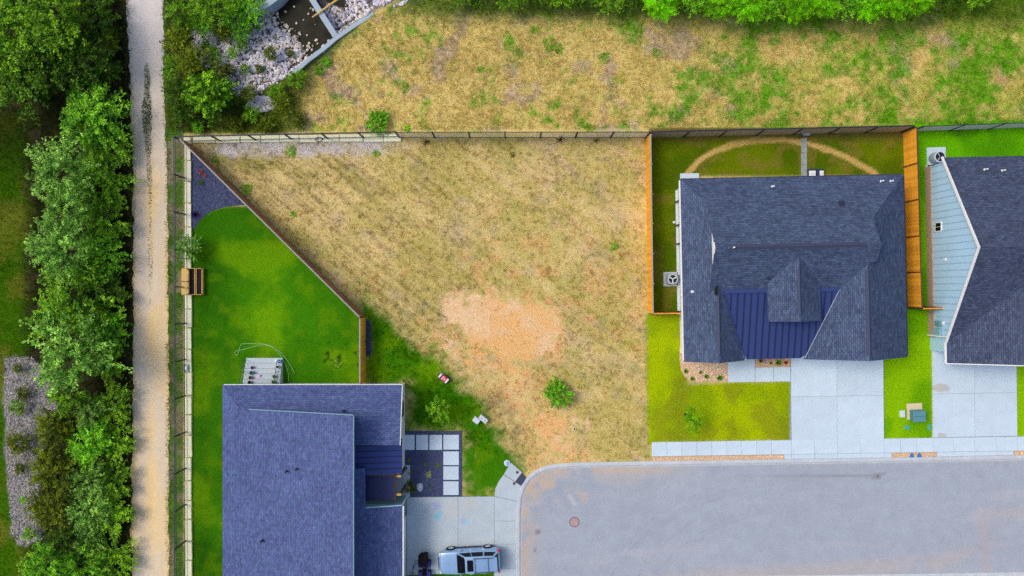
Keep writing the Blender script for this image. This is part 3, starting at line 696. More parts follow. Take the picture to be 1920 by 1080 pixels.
# ------------------------------------------------------------------ houses
def roof_panel(name, pts, m, parent, thick=0.14):
    """roof slope as a slab; UVs run along the courses and up the slope"""
    P = [Vector(p) for p in pts]
    n = Vector((0, 0, 0))
    for i in range(len(P)):
        a, b = P[i], P[(i+1) % len(P)]
        n += Vector(((a.y-b.y)*(a.z+b.z), (a.z-b.z)*(a.x+b.x), (a.x-b.x)*(a.y+b.y)))
    if n.z < 0: P = P[::-1]; n = -n
    n.normalize()
    u = Vector((0, 0, 1)).cross(n)
    u = u.normalized() if u.length > 1e-4 else Vector((1, 0, 0))
    v = n.cross(u); k = len(P); c = org[parent.name]
    V = [p-c for p in P] + [p-c-Vector((0, 0, thick)) for p in P]
    F_ = [tuple(range(k)), tuple(range(2*k-1, k-1, -1))] + [(i, k+i, k+(i+1) % k, (i+1) % k) for i in range(k)]
    me = mesh(name, V, F_, m)
    ul = me.uv_layers.new(name='UVMap')
    for lp in me.loops:
        p = me.vertices[lp.vertex_index].co + c
        ul.data[lp.index].uv = (p.dot(u), p.dot(v))
    o = link(name, me, parent); org[o.name] = c
    return o
def seam_roof(root, A, B, Cc, D, n, m, name='metal_panel', rib=0.03):
    """standing-seam roof: A-B top edge, D-C bottom edge; each panel a piece with an upstand"""
    A, B, Cc, D = Vector(A), Vector(B), Vector(Cc), Vector(D); c = org[root.name]
    for i in range(n):
        a, b = A.lerp(B, i/n), A.lerp(B, (i+1)/n); d, e = D.lerp(Cc, i/n), D.lerp(Cc, (i+1)/n)
        w1 = (b-a).normalized()*0.045
        mb = MB(); z = Vector((0, 0, 0.05)); zu = Vector((0, 0, 0.055))
        mb.add([p-c for p in (a, b, e, d, a-z, b-z, e-z, d-z)], [(0, 1, 2, 3)[::-1], (4, 5, 6, 7), (0, 4, 5, 1)[::-1], (1, 5, 6, 2)[::-1], (2, 6, 7, 3)[::-1], (3, 7, 4, 0)[::-1]])
        link(name, mesh(name, mb.v, mb.f, m), root); mb = MB()
        mb.add([p-c for p in (a, a+w1, d+w1, d, a+zu, a+w1+zu, d+w1+zu, d+zu)], [(4, 5, 6, 7), (0, 1, 5, 4), (1, 2, 6, 5), (2, 3, 7, 6), (3, 0, 4, 7)])
        link('seam', mesh('seam', mb.v, mb.f, M['seam']), root)
def pipe_vent(root, p, r=0.06, h=0.35, m='white', cowl=False):
    mb = MB().lathe([(r*1.5, -0.05), (r*1.5, 0.03), (r, 0.05), (r, h)], 10, p)
    if cowl: mb.lathe([(r*1.6, h-0.05), (r*1.6, h+0.05)], 10, p)
    return mb.obj('vent_pipe', M[m], root)
def box_vent(root, p, w=0.34, h=0.18):
    return MB().box(p[0]-w/2, p[0]+w/2, p[1]-w/2, p[1]+w/2, p[2]-0.08, p[2]+h).obj('roof_vent', M['vent'], root)
def ridge_vent(root, a, b, w=0.30):
    a, b = Vector(a), Vector(b); d = (b-a).normalized(); s = Vector((-d.y, d.x, 0))*w/2
    mb = MB(); up = Vector((0, 0, 0.07)); dn = Vector((0, 0, -0.08))
    mb.add([a-s+dn, a+up, a+s+dn, b-s+dn, b+up, b+s+dn], [(0, 1, 4, 3), (1, 2, 5, 4), (0, 2, 1), (3, 4, 5)])
    return mb.obj('ridge_vent', M['shingle_cap'], root)
def edge_bar(name, a, b, w, h, m, root):
    """square bar between two points (trim, fascia, gutter)"""
    a, b = Vector(a), Vector(b); d = (b-a).normalized(); s = Vector((-d.y, d.x, 0)).normalized()*w/2; z = Vector((0, 0, h/2))
    mb = MB(); mb.add([a-s-z, a+s-z, a+s+z, a-s+z, b-s-z, b+s-z, b+s+z, b-s+z], [(0, 3, 2, 1), (4, 5, 6, 7), (0, 1, 5, 4), (1, 2, 6, 5), (2, 3, 7, 6), (3, 0, 4, 7)])
    return mb.obj(name, M[m], root)
def window_on(root, c, u, w, h, n, z):
    """window on a wall: centre (x,y), along unit u, outward n"""
    u = Vector((*u, 0)); n = Vector((*n, 0)); p = Vector((c[0], c[1], z))
    def slab(name, ww, hh, t0, t1, m, par):
        mb = MB(); q = []
        for t in (t0, t1):
            for su, sz in ((-1, -1), (1, -1), (1, 1), (-1, 1)):
                q.append(p + u*su*ww/2 + Vector((0, 0, sz*hh/2)) + n*t)
        mb.add(q, [(3, 2, 1, 0), (4, 5, 6, 7), (0, 1, 5, 4), (1, 2, 6, 5), (2, 3, 7, 6), (3, 0, 4, 7)])
        return mb.obj(name, m, par)
    fr = slab('window', w+0.14, h+0.14, -0.03, 0.05, M['white'], root)
    slab('pane', w, h, 0.03, 0.056, M['glass'], fr)
M['seam'] = mat('seam_shadow_navy', C(34, 42, 84), 0.5)
M['shingle_cap'] = mat('ridge_cap_shingle', C(66, 72, 100), 0.9, noise=0.15, nscale=6)

# --- middle house (hip roof with cross gables) -------------------------
A2 = R(1.2); O2 = Vector((21.83, 1.54))
def L2(u, v, z): return Vector((O2.x + u*math.cos(A2) - v*math.sin(A2), O2.y + u*math.sin(A2) + v*math.cos(A2), z))
h2 = empty('house', (O2.x, O2.y, 0), 'middle single-storey house with charcoal blue hip roof and navy metal porch roof', 'house')
E2 = 2.75; HU, HV = 8.64, 7.08; RID = 5.6; VR = 1.56; SM = (RID-E2)/(HV-VR); SL = 0.62; SR = 0.526
ov = 0.40
def hN(v): return E2 + SM*(HV-v)          # north slope
def hS(v): return RID - SM*(VR-v)          # south slope
# walls
w2 = MB().prism([tuple(L2(u, v, 0)[:2]) for u, v in ((-HU+ov, -HV+ov), (-4.2, -HV+ov), (-4.2, -3.6), (0.9, -3.6), (0.9, -HV+ov), (HU-ov, -HV+ov), (HU-ov, HV-ov), (-HU+ov, HV-ov))], -0.3, E2-0.06).obj('wall', M['stucco'], h2)
du = -HU+1.74                      # left dutch gable plane u
vg = HV - (1.74*SL)/SM             # where the left hip meets the rake
zg = E2 + 1.74*SL
ur = 5.30; zr = E2 + (HU-ur)*SR; vr = HV - (zr-E2)/SM
# garage gable
ug, zgar = 4.65, E2+(HU-4.65)*SR
vgar = VR - (RID-zgar)/SM
ul_g = ug - (zgar-E2)/SR
# left front gable
uf = -6.30; zf = E2 + (HU+uf)*SL; ufr = uf + (zf-E2)/SL
vf_top = VR - (RID-zf)/SM
FRONT = -HV
# metal porch roof plane
vm0 = -1.75; zm0 = hS(vm0)+0.02; vm1 = FRONT+0.10; zm1 = E2+0.02
mm = (zm0-zm1)/(vm0-vm1)
def hM(v): return zm0 + mm*(v-vm0)
def u_gar(z): return ul_g + (z-E2)/SR
def u_lf(z): return ufr - (z-E2)/SL
sh2 = M['shingle2']
vl1 = VR - (RID-(E2+1.74*SL))/SM     # south foot of the left dutch gable
roof_panel('roof_slope', [L2(-HU, HV, E2), L2(HU, HV, E2), L2(ur, vr, zr), L2(ur, VR, RID), L2(du, VR, RID), L2(du, vg, zg)], sh2, h2)
roof_panel('roof_slope', [L2(-HU, HV, E2), L2(du, vg, zg), L2(du+0.35, vg-0.5, zg+0.35*SL-0.02), L2(du+0.35, vl1, zg+0.35*SL-0.02), L2(uf, vl1-0.4, zf), L2(uf, FRONT, zf), L2(-HU, FRONT, E2)], sh2, h2)
roof_panel('roof_slope', [L2(HU, HV, E2), L2(ur, vr, zr), L2(ur, vgar+0.4, zr), L2(ug, vgar, zgar), L2(ug, FRONT, zgar), L2(HU, FRONT, E2)], sh2, h2)
# main south slope (down to the metal roof and valleys)
zlv = hS(vm0)
roof_panel('roof_slope', [L2(du, VR, RID), L2(ur, VR, RID), L2(ur, vgar+0.3, hS(vgar+0.3)), L2(ug, vgar, zgar), L2(u_gar(zlv), vm0, zlv), L2(u_lf(zlv), vm0, zlv), L2(uf, vf_top, zf), L2(du, vl1, hS(vl1))], sh2, h2)
roof_panel('roof_slope', [L2(ug, vgar, zgar), L2(ug, FRONT, zgar), L2(ul_g, FRONT, E2), L2(u_gar(zlv), vm0, zlv)], sh2, h2)
roof_panel('roof_slope', [L2(uf, vf_top, zf), L2(uf, FRONT, zf), L2(ufr, FRONT, E2), L2(u_lf(zlv), vm0, zlv)], sh2, h2)
# gable ends in front, dutch gables
MB().add([L2(ul_g+0.3, FRONT+0.35, E2-0.1), L2(HU-0.4, FRONT+0.35, E2-0.1), L2(ug, FRONT+0.35, zgar-0.2), L2(ul_g+0.3, FRONT+0.45, E2-0.1), L2(HU-0.4, FRONT+0.45, E2-0.1), L2(ug, FRONT+0.45, zgar-0.2)], [(0, 1, 2), (5, 4, 3), (0, 3, 4, 1), (1, 4, 5, 2), (2, 5, 3, 0)]).obj('gable_wall', M['siding_blue'], h2)
MB().add([L2(-HU+0.4, FRONT+0.35, E2-0.1), L2(ufr-0.3, FRONT+0.35, E2-0.1), L2(uf, FRONT+0.35, zf-0.2), L2(-HU+0.4, FRONT+0.45, E2-0.1), L2(ufr-0.3, FRONT+0.45, E2-0.1), L2(uf, FRONT+0.45, zf-0.2)], [(0, 1, 2), (5, 4, 3), (0, 3, 4, 1), (1, 4, 5, 2), (2, 5, 3, 0)]).obj('gable_wall', M['siding_blue'], h2)
MB().add([L2(du+0.25, vg, zg-0.05), L2(du+0.25, vl1, zg-0.05), L2(du+0.25, VR, RID-0.12), L2(du+0.33, vg, zg-0.05), L2(du+0.33, vl1, zg-0.05), L2(du+0.33, VR, RID-0.12)], [(0, 1, 2), (5, 4, 3), (0, 3, 4, 1), (1, 4, 5, 2), (2, 5, 3, 0)]).obj('gable_wall', M['white'], h2)
edge_bar('rake_trim', L2(du-0.03, VR+0.4, RID-0.4*SM-0.05), L2(du-0.03, VR, RID-0.04), 0.06, 0.16, 'white', h2)
edge_bar('rake_trim', L2(du-0.03, VR-0.4, RID-0.4*SM-0.05), L2(du-0.03, VR, RID-0.04), 0.06, 0.16, 'white', h2)
# metal porch roof: panels run down the slope between the two valleys
npan = 17
uL0, uR0 = u_lf(zm0)+0.02, u_gar(zm0)-0.02
uL1, uR1 = u_lf(zm1)+0.06, u_gar(zm1)-0.06
uu = np.linspace(uL0, uR0, npan+1)
cH2 = org[h2.name]
for i in range(npan):
    a0, a1 = uu[i], uu[i+1]
    def vend(u):   # each seam ends at the valley or at the eave
        zl = zm1
        if u < uL1: zl = max(zl, E2 + (ufr-u)*SL)
        if u > uR1: zl = max(zl, E2 + (u-ul_g)*SR)
        return vm0 + (min(zl, zm0-0.02)-zm0)/mm
    v0, v1 = vend(a0), vend(a1)
    mb = MB()
    q = [L2(a0, vm0, zm0+0.03), L2(a1, vm0, zm0+0.03), L2(a1, v1, hM(v1)+0.03), L2(a0, v0, hM(v0)+0.03)]
    z = Vector((0, 0, 0.06)); up = Vector((0, 0, 0.075)); ww = Vector((0.05, 0, 0))
    mb.add(q+[p-z for p in q], [(3, 2, 1, 0), (4, 5, 6, 7), (0, 1, 5, 4), (1, 2, 6, 5), (2, 3, 7, 6), (3, 0, 4, 7)])
    mb.obj('metal_panel', M['metal_roof'], h2); mb = MB()
    mb.add([q[0], q[0]+ww, q[3]+ww, q[3], q[0]+up, q[0]+ww+up, q[3]+ww+up, q[3]+up], [(7, 6, 5, 4), (0, 4, 5, 1), (1, 5, 6, 2), (2, 6, 7, 3), (3, 7, 4, 0)])
    mb.obj('seam', M['seam'], h2)
edge_bar('flashing', L2(uL0, vm0+0.06, zm0+0.09), L2(uR0, vm0+0.06, zm0+0.09), 0.30, 0.06, 'metal_roof', h2)
edge_bar('valley_flashing', L2(uR0+0.05, vm0, zm0+0.10), L2(uR1+0.02, vm1, zm1+0.10), 0.07, 0.03, 'ac', h2)
edge_bar('valley_flashing', L2(uL0-0.05, vm0, zm0+0.10), L2(uL1-0.02, vm1, zm1+0.10), 0.07, 0.04, 'metal_roof', h2)
# dormer
ud, zdr, zde, hwd, vd = -0.62, 5.25, 4.20, 1.98, -4.02
vdb = VR - (RID-zdr)/SM; vdl = VR - (RID-zde)/SM
roof_panel('dormer_roof', [L2(ud, vdb, zdr), L2(ud, vd, zdr), L2(ud-hwd, vd, zde), L2(ud-hwd, vdl, zde)], sh2, h2, 0.12)
roof_panel('dormer_roof', [L2(ud, vdb, zdr), L2(ud, vd, zdr), L2(ud+hwd, vd, zde), L2(ud+hwd, vdl, zde)], sh2, h2, 0.12)
MB().prism([tuple(L2(a, b, 0)[:2]) for a, b in ((ud-hwd+0.3, vd+0.3), (ud+hwd-0.3, vd+0.3), (ud+hwd-0.3, vdl+0.6), (ud-hwd+0.3, vdl+0.6))], 3.0, zde).obj('dormer_wall', M['siding_blue'], h2)
MB().add([L2(ud-hwd+0.3, vd+0.3, zde), L2(ud+hwd-0.3, vd+0.3, zde), L2(ud, vd+0.3, zdr-0.15), L2(ud-hwd+0.3, vd+0.4, zde), L2(ud+hwd-0.3, vd+0.4, zde), L2(ud, vd+0.4, zdr-0.15)], [(0, 1, 2), (5, 4, 3), (0, 3, 4, 1), (1, 4, 5, 2), (2, 5, 3, 0)]).obj('gable_wall', M['siding_blue'], h2)
ridge_vent(h2, L2(du+1.1, VR, RID), L2(ur-1.1, VR, RID), 0.36)
ridge_vent(h2, L2(ug, vgar-0.4, zgar), L2(ug, FRONT+0.5, zgar), 0.34)
ridge_vent(h2, L2(uf, vf_top-0.8, zf), L2(uf, FRONT+0.7, zf), 0.30)
ridge_vent(h2, L2(ud, vdb-1.0, zdr), L2(ud, vd+0.6, zdr), 0.30)
def on2(px, py, hf):
    z = 3.5
    for _ in range(6):
        p = W(px, py, z); d = Vector((p.x-O2.x, p.y-O2.y)); u = d.x*math.cos(A2)+d.y*math.sin(A2); v = -d.x*math.sin(A2)+d.y*math.cos(A2); z = hf(u, v)
    return L2(u, v, z)
nf = lambda u, v: hN(v)
for q in ((1448, 350), (1652, 340), (1670, 340)): pipe_vent(h2, on2(q[0], q[1], nf))
lf2 = lambda u, v: E2 + (u+HU)*SL
for q in ((1344, 503), (1298, 547)): pipe_vent(h2, on2(q[0], q[1], lf2), 0.07, 0.3)
box_vent(h2, on2(1577, 382, nf))
pipe_vent(h2, on2(1441, 521, lambda u, v: hS(v)), 0.09, 0.15, 'vent')
pipe_vent(h2, on2(1375, 464, lambda u, v: hS(v)), 0.05, 0.3)
# fascia and gutters
edge_bar('gutter', L2(-HU-0.05, HV-0.1, E2-0.10), L2(-HU-0.05, FRONT+0.1, E2-0.10), 0.10, 0.12, 'white', h2)
edge_bar('gutter', L2(HU+0.05, HV-0.1, E2-0.10), L2(HU+0.05, FRONT+0.1, E2-0.10), 0.10, 0.12, 'vent', h2)
edge_bar('fascia', L2(-HU+0.05, HV+0.03, E2-0.10), L2(HU-0.05, HV+0.03, E2-0.10), 0.05, 0.14, 'vent', h2)
for v in (5.6, 3.7, 2.2):
    p = L2(-HU+ov-0.16, v, 0); MB().box(p.x-0.05, p.x+0.05, p.y-0.05, p.y+0.05, 0.05, E2-0.2).obj('downspout', M['steel_black'], h2)
for v in (3.0, -1.5): window_on(h2, tuple(L2(-HU+ov, v, 0)[:2]), (0, 1), 1.0, 1.2, (-1, 0), 1.5)
for u in (-4.5, 0.5, 6.0): window_on(h2, tuple(L2(u, HV-ov, 0)[:2]), (1, 0), 1.4, 1.2, (0, 1), 1.5)
MB().prism([tuple(L2(u, v, 0)[:2]) for u, v in ((2.0, FRONT+ov-0.06), (7.0, FRONT+ov-0.06), (7.0, FRONT+ov+0.02), (2.0, FRONT+ov+0.02))], 0.02, 2.3).obj('garage_door', M['white'], h2)
MB().prism([tuple(L2(u, v, 0)[:2]) for u, v in ((-2.6, -3.68), (-1.6, -3.68), (-1.6, -3.58), (-2.6, -3.58))], 0.02, 2.15).obj('front_door', M['wood_dark'], h2)
for u in (-3.6, 0.4): 
    p = L2(u, FRONT+0.5, 0); MB().box(p.x-0.12, p.x+0.12, p.y-0.12, p.y+0.12, 0, E2-0.1).obj('porch_post', M['white'], h2)

# --- right-hand house ----------------------------------------------------
A3 = R(1.2); O3 = Vector((41.6, 3.1))
def L3(u, v, z): return Vector((O3.x + u*math.cos(A3) - v*math.sin(A3), O3.y + u*math.sin(A3) + v*math.cos(A3), z))
h3 = empty('house', (O3.x, O3.y, 0), 'right-hand house with pale blue board-and-batten gable wall, cut by the frame', 'house')
E3 = 2.7; U0 = -8.05; U1 = 9.0; VV = 7.2; RZ = 6.65; S3 = (RZ-E3)/VV
sh3 = M['shingle3']
wl3 = U0 + 0.32
ug3 = -3.75; zg3 = E3 + (ug3-U0)*S3; vg3 = -(RZ-zg3)/S3; F3 = -8.75
roof_panel('roof_slope', [L3(U0, 0, RZ), L3(U1, 0, RZ), L3(U1, VV, E3), L3(U0, VV, E3)], sh3, h3)
roof_panel('roof_slope', [L3(U0, 0, RZ), L3(U1, 0, RZ), L3(U1, -VV, E3), L3(ug3+4.3, -VV, E3), L3(ug3, vg3, zg3), L3(U0, -VV, E3)], sh3, h3)
roof_panel('roof_slope', [L3(U0, -VV, E3), L3(ug3, vg3, zg3), L3(ug3, F3, zg3), L3(U0, F3, E3)], sh3, h3)
roof_panel('roof_slope', [L3(ug3+4.3, -VV, E3), L3(ug3, vg3, zg3), L3(ug3, F3, zg3), L3(ug3+4.3, F3, E3)], sh3, h3)
MB().prism([tuple(L3(u, v, 0)[:2]) for u, v in ((wl3+0.06, -VV-0.78), (ug3+3.9, -VV-0.78), (ug3+3.9, -VV+0.4), (U1-0.4, -VV+0.4), (U1-0.4, VV-0.35), (wl3+0.06, VV-0.35))], -0.3, E3-0.1).obj('wall', M['siding_blue'], h3)
# gable wall: brick base, vertical boards above with battens
gw = MB(); 
P0 = [(-VV+0.35, 0.7), (VV-0.35, 0.7), (VV-0.35, E3-0.05), (0, RZ-0.25), (-VV+0.35, E3-0.05)]
gw.add([L3(wl3, v, z) for v, z in P0] + [L3(wl3+0.12, v, z) for v, z in P0], [(0, 1, 2, 3, 4)[::-1], (5, 6, 7, 8, 9)] + [(i, (i+1) % 5, 5+(i+1) % 5, 5+i) for i in range(5)])
gwo = gw.obj('gable_wall', M['siding_blue'], h3)
M['brick'] = mat('brown_brick', C(176, 150, 138), 0.9, noise=0.3, nscale=9, bump=0.4)
bw = MB().prism([tuple(L3(u, v, 0)[:2]) for u, v in ((wl3-0.10, -VV+0.30), (wl3+0.05, -VV+0.30), (wl3+0.05, VV-0.30), (wl3-0.10, VV-0.30))], -0.1, 0.74).obj('brick_base', M['brick'], h3)
nb_ = 27; M['batten'] = mat('batten_paint', C(156, 190, 228), 0.7)
for i in range(nb_):
    v = -VV+0.45 + (2*VV-0.9)*i/(nb_-1)
    zt = E3-0.05 + (RZ-0.25-E3+0.05)*(1-abs(v)/(VV-0.35)) - 0.05
    if zt < 1.0: continue
    MB().prism([tuple(L3(u, w_, 0)[:2]) for u, w_ in ((wl3-0.035, v-0.03), (wl3+0.01, v-0.03), (wl3+0.01, v+0.03), (wl3-0.035, v+0.03))], 0.75, zt).obj('batten', M['batten'], h3)
edge_bar('rake_trim', L3(U0-0.03, VV+0.02, E3-0.03), L3(U0-0.03, 0, RZ-0.02), 0.09, 0.2, 'white', h3)
edge_bar('rake_trim', L3(U0-0.03, -VV, E3-0.03), L3(U0-0.03, 0, RZ-0.02), 0.09, 0.2, 'white', h3)
edge_bar('gutter', L3(U0-0.06, -VV, E3-0.06), L3(U0-0.06, F3, E3-0.06), 0.12, 0.12, 'white', h3)
edge_bar('fascia', L3(U0-0.05, F3-0.04, E3-0.08), L3(ug3, F3-0.04, zg3-0.1), 0.06, 0.16, 'white', h3)
edge_bar('fascia', L3(ug3+4.3, F3-0.04, E3-0.08), L3(ug3, F3-0.04, zg3-0.1), 0.06, 0.16, 'white', h3)
window_on(h3, tuple(L3(wl3-0.02, 1.9, 0)[:2]), (0, 1), 0.62, 0.62, (-1, 0), 1.55)
MB().box(*(lambda p: (p.x-0.02, p.x+0.02, p.y-0.02, p.y+0.02))(L3(wl3-0.085, 1.9, 0)), 1.3, 1.8).obj('window_mullion', M['wood_pale'], h3)
for v, z in ((-0.7, 2.3), (-5.7, 1.9)):
    p = L3(wl3-0.05, v, z); MB().box(p.x-0.05, p.x+0.03, p.y-0.12, p.y+0.12, z-0.12, z+0.12).obj('wall_plate', M['white'], h3)
p = L3(wl3-0.1, -6.4, 0); MB().box(p.x-0.16, p.x+0.12, p.y-0.28, p.y+0.28, 0.9, 1.7).obj('meter_box', M['siding_teal'], h3)
p = L3(wl3-0.1, -5.75, 0); MB().box(p.x-0.13, p.x+0.12, p.y-0.2, p.y+0.2, 1.1, 1.7).obj('meter_box', M['green_box'], h3)
p = L3(wl3-0.16, -6.75, 0); MB().box(p.x-0.05, p.x+0.05, p.y-0.05, p.y+0.05, 0.05, E3-0.2).obj('downspout', M['white'], h3)
ridge_vent(h3, L3(ug3, vg3-0.8, zg3), L3(ug3, F3+0.6, zg3), 0.3)
def on3(px, py):
    z = 3.5
    for _ in range(6):
        p = W(px, py, z); d = Vector((p.x-O3.x, p.y-O3.y)); v = -d.x*math.sin(A3)+d.y*math.cos(A3); z = RZ-abs(v)*S3
    return (p.x, p.y, z)
for q in ((1846, 318), (1879, 320)): pipe_vent(h3, on3(*q))

# --- left house (shed roof) -------------------------------------------------
h1 = empty('house', (-15, -16, 0), 'left house with large slate blue shed roof and navy metal porch roof', 'house')
X0, X1, XR = -22.37, -11.58, -8.50
YN, YR, YB = -7.50, -9.29, -30.0
EL, SH, SS = 2.90, 0.278, 0.24
def hMain(x): return EL + SH*(x-X0)
sh1 = M['shingle1']
xh = X0 + (YN-YR)*SS/SH
roof_panel('roof_slope', [(X0, YN, EL), (xh, YR, EL+(YN-YR)*SS), (X1, YR, hMain(X1)), (X1, YB, hMain(X1)), (X0, YB, EL)], sh1, h1)
YT = -11.9
roof_panel('roof_slope', [(X0+0.01, YN, EL), (XR, YN, EL), (XR, YT, EL+(YN-YT)*SS), (X1-0.5, YT, EL+(YN-YT)*SS), (X1-0.5, YR-0.4, EL+(YN-YR+0.4)*SS), (xh, YR-0.1, EL+(YN-YR)*SS-0.01)], sh1, h1)
# walls
MB().prism([(-21.95, -7.76), (-8.72, -7.76), (-8.72, -14.4), (-11.9, -14.4), (-11.9, -29.6), (-21.95, -29.6)], -0.3, 2.75).obj('wall', M['stucco'], h1)
MB().add([(X1-0.42, YR-0.45, 2.7), (X1-0.42, YB+0.4, 2.7), (X1-0.42, YB+0.4, hMain(X1)-0.26), (X1-0.42, YR-0.45, hMain(X1)-0.26), (X1-0.55, YR-0.45, 2.7), (X1-0.55, YB+0.4, 2.7), (X1-0.55, YB+0.4, hMain(X1)-0.26), (X1-0.55, YR-0.45, hMain(X1)-0.26)], [(0, 1, 2, 3)[::-1], (4, 5, 6, 7), (0, 4, 5, 1), (1, 5, 6, 2), (2, 6, 7, 3), (3, 7, 4, 0)]).obj('clerestory_wall', M['siding_teal'], h1)
MB().add([(xh, YR-0.45, 3.2), (X1-0.45, YR-0.45, 3.2), (X1-0.45, YR-0.45, hMain(X1)-0.3), (xh, YR-0.6, 3.2), (X1-0.45, YR-0.6, 3.2), (X1-0.45, YR-0.6, hMain(X1)-0.3)], [(2, 1, 0), (3, 4, 5), (0, 1, 4, 3), (1, 2, 5, 4), (2, 0, 3, 5)]).obj('clerestory_wall', M['siding_teal'], h1)
edge_bar('rake_trim', (xh+0.7, YR+0.03, hMain(xh+0.7)-0.07), (X1, YR+0.03, hMain(X1)-0.07), 0.05, 0.12, 'siding_teal', h1)
edge_bar('fascia', (X1+0.03, YR, hMain(X1)-0.09), (X1+0.03, YB, hMain(X1)-0.09), 0.05, 0.18, 'siding_teal', h1)
edge_bar('fascia', (X0+0.1, YN+0.03, EL-0.10), (XR, YN+0.03, EL-0.10), 0.05, 0.16, 'white', h1)
edge_bar('rake_trim', (XR+0.03, YN, EL-0.06), (XR+0.03, YT, EL+(YN-YT)*SS-0.06), 0.05, 0.16, 'white', h1)
MB().box(X1-0.5, XR-0.25, YT+0.25, YT+0.4, 2.7, EL+(YN-YT)*SS-0.12).obj('gable_wall', M['siding_teal'], h1)
# metal porch roof sloping right
seam_roof(h1, (X1-0.45, YT+0.28, 3.45), (X1-0.45, -14.35, 3.45), (XR, -14.35, 2.85), (XR, YT+0.28, 2.85), 6, M['metal_roof1'])
# porch canopy: smoked sheets on timber beams, above the entry recess
MB().box(-11.85, -8.3, -17.0, -14.42, -0.05, 0.12).obj('porch_floor', M['concrete_warm'], h1)
MB().box(-11.72, -9.1, -16.5, -14.55, 2.66, 2.70).obj('canopy_sheet', M['smoked'], h1)
for y in (-14.62, -16.05): MB().box(-11.85, -8.62, y-0.07, y+0.07, 2.44, 2.64).obj('canopy_beam', M['wood_pale'], h1)
MB().box(-9.12, -8.98, -16.5, -14.5, 2.5, 2.69).obj('canopy_beam', M['wood_dark'], h1)
for y in (-14.62, -16.05): MB().box(-8.75, -8.61, y-0.07, y+0.07, 0.1, 2.44).obj('porch_post', M['wood_dark'], h1)
roof_panel('roof_slope', [(X1-0.4, -13.7, 3.95), (X1+0.42, -13.7, 3.8), (X1+0.42, -18.1, 3.8), (X1-0.4, -18.1, 3.95)], M['shingle1'], h1)
# garage wing
YG = -16.85
roof_panel('roof_slope', [(X1-0.4, YG, 3.75), (XR+0.02, YG, 2.95), (XR+0.02, YB, 2.95), (X1-0.4, YB, 3.75)], sh1, h1)
MB().prism([(-11.9, YG-0.02), (-8.66, YG-0.02), (-8.66, YB+0.4), (-11.9, YB+0.4)], -0.3, 2.78).obj('garage_wall', M['siding_teal'], h1)
MB().add([(X1-0.3, YG+0.06, 2.7), (XR-0.02, YG+0.06, 2.7), (XR-0.02, YG+0.06, 2.92), (X1-0.3, YG+0.06, 3.68), (X1-0.3, YG-0.04, 2.7), (XR-0.02, YG-0.04, 2.7), (XR-0.02, YG-0.04, 2.92), (X1-0.3, YG-0.04, 3.68)], [(3, 2, 1, 0)[::-1], (4, 5, 6, 7)[::-1], (0, 1, 5, 4), (1, 2, 6, 5), (2, 3, 7, 6), (3, 0, 4, 7)]).obj('gable_wall', M['siding_teal'], h1)
edge_bar('rake_trim', (X1-0.3, YG+0.09, 3.72), (XR, YG+0.09, 2.95), 0.06, 0.1, 'siding_blue', h1)
edge_bar('gutter', (XR+0.09, YG, 2.86), (XR+0.09, YB, 2.86), 0.12, 0.12, 'white', h1)
p = (-8.58, -16.95); MB().box(p[0]-0.05, p[0]+0.05, p[1]-0.05, p[1]+0.05, 0.0, 2.8).obj('downspout', M['white'], h1)
MB().box(-8.68, -8.60, -25.0, -18.5, 0.1, 2.3).obj('garage_door', M['white'], h1)
MB().box(-9.95, -9.05, -7.79, -7.71, 0.85, 2.2).obj('window', M['glass'], h1)
for yy in (-9.6,): window_on(h1, (-8.72, yy), (0, 1), 1.2, 1.2, (1, 0), 1.5)
MB().box(-20.9, -18.9, -7.80, -7.70, 0.86, 2.5).obj('patio_door', M['glass'], h1)
for q, r in (((538, 883), 0.06), ((557, 879), 0.06), ((492, 1013), 0.07)):
    z = 4
    for _ in range(5): pp = W(q[0], q[1], z); z = hMain(pp.x)
    pipe_vent(h1, (pp.x, pp.y, z), r, 0.28, 'vent', True)
z = 3.3
for _ in range(5): pp = W(644, 770, z); z = EL+(YN-pp.y)*SS
pipe_vent(h1, (pp.x, pp.y, z), 0.06, 0.25, 'vent', True)
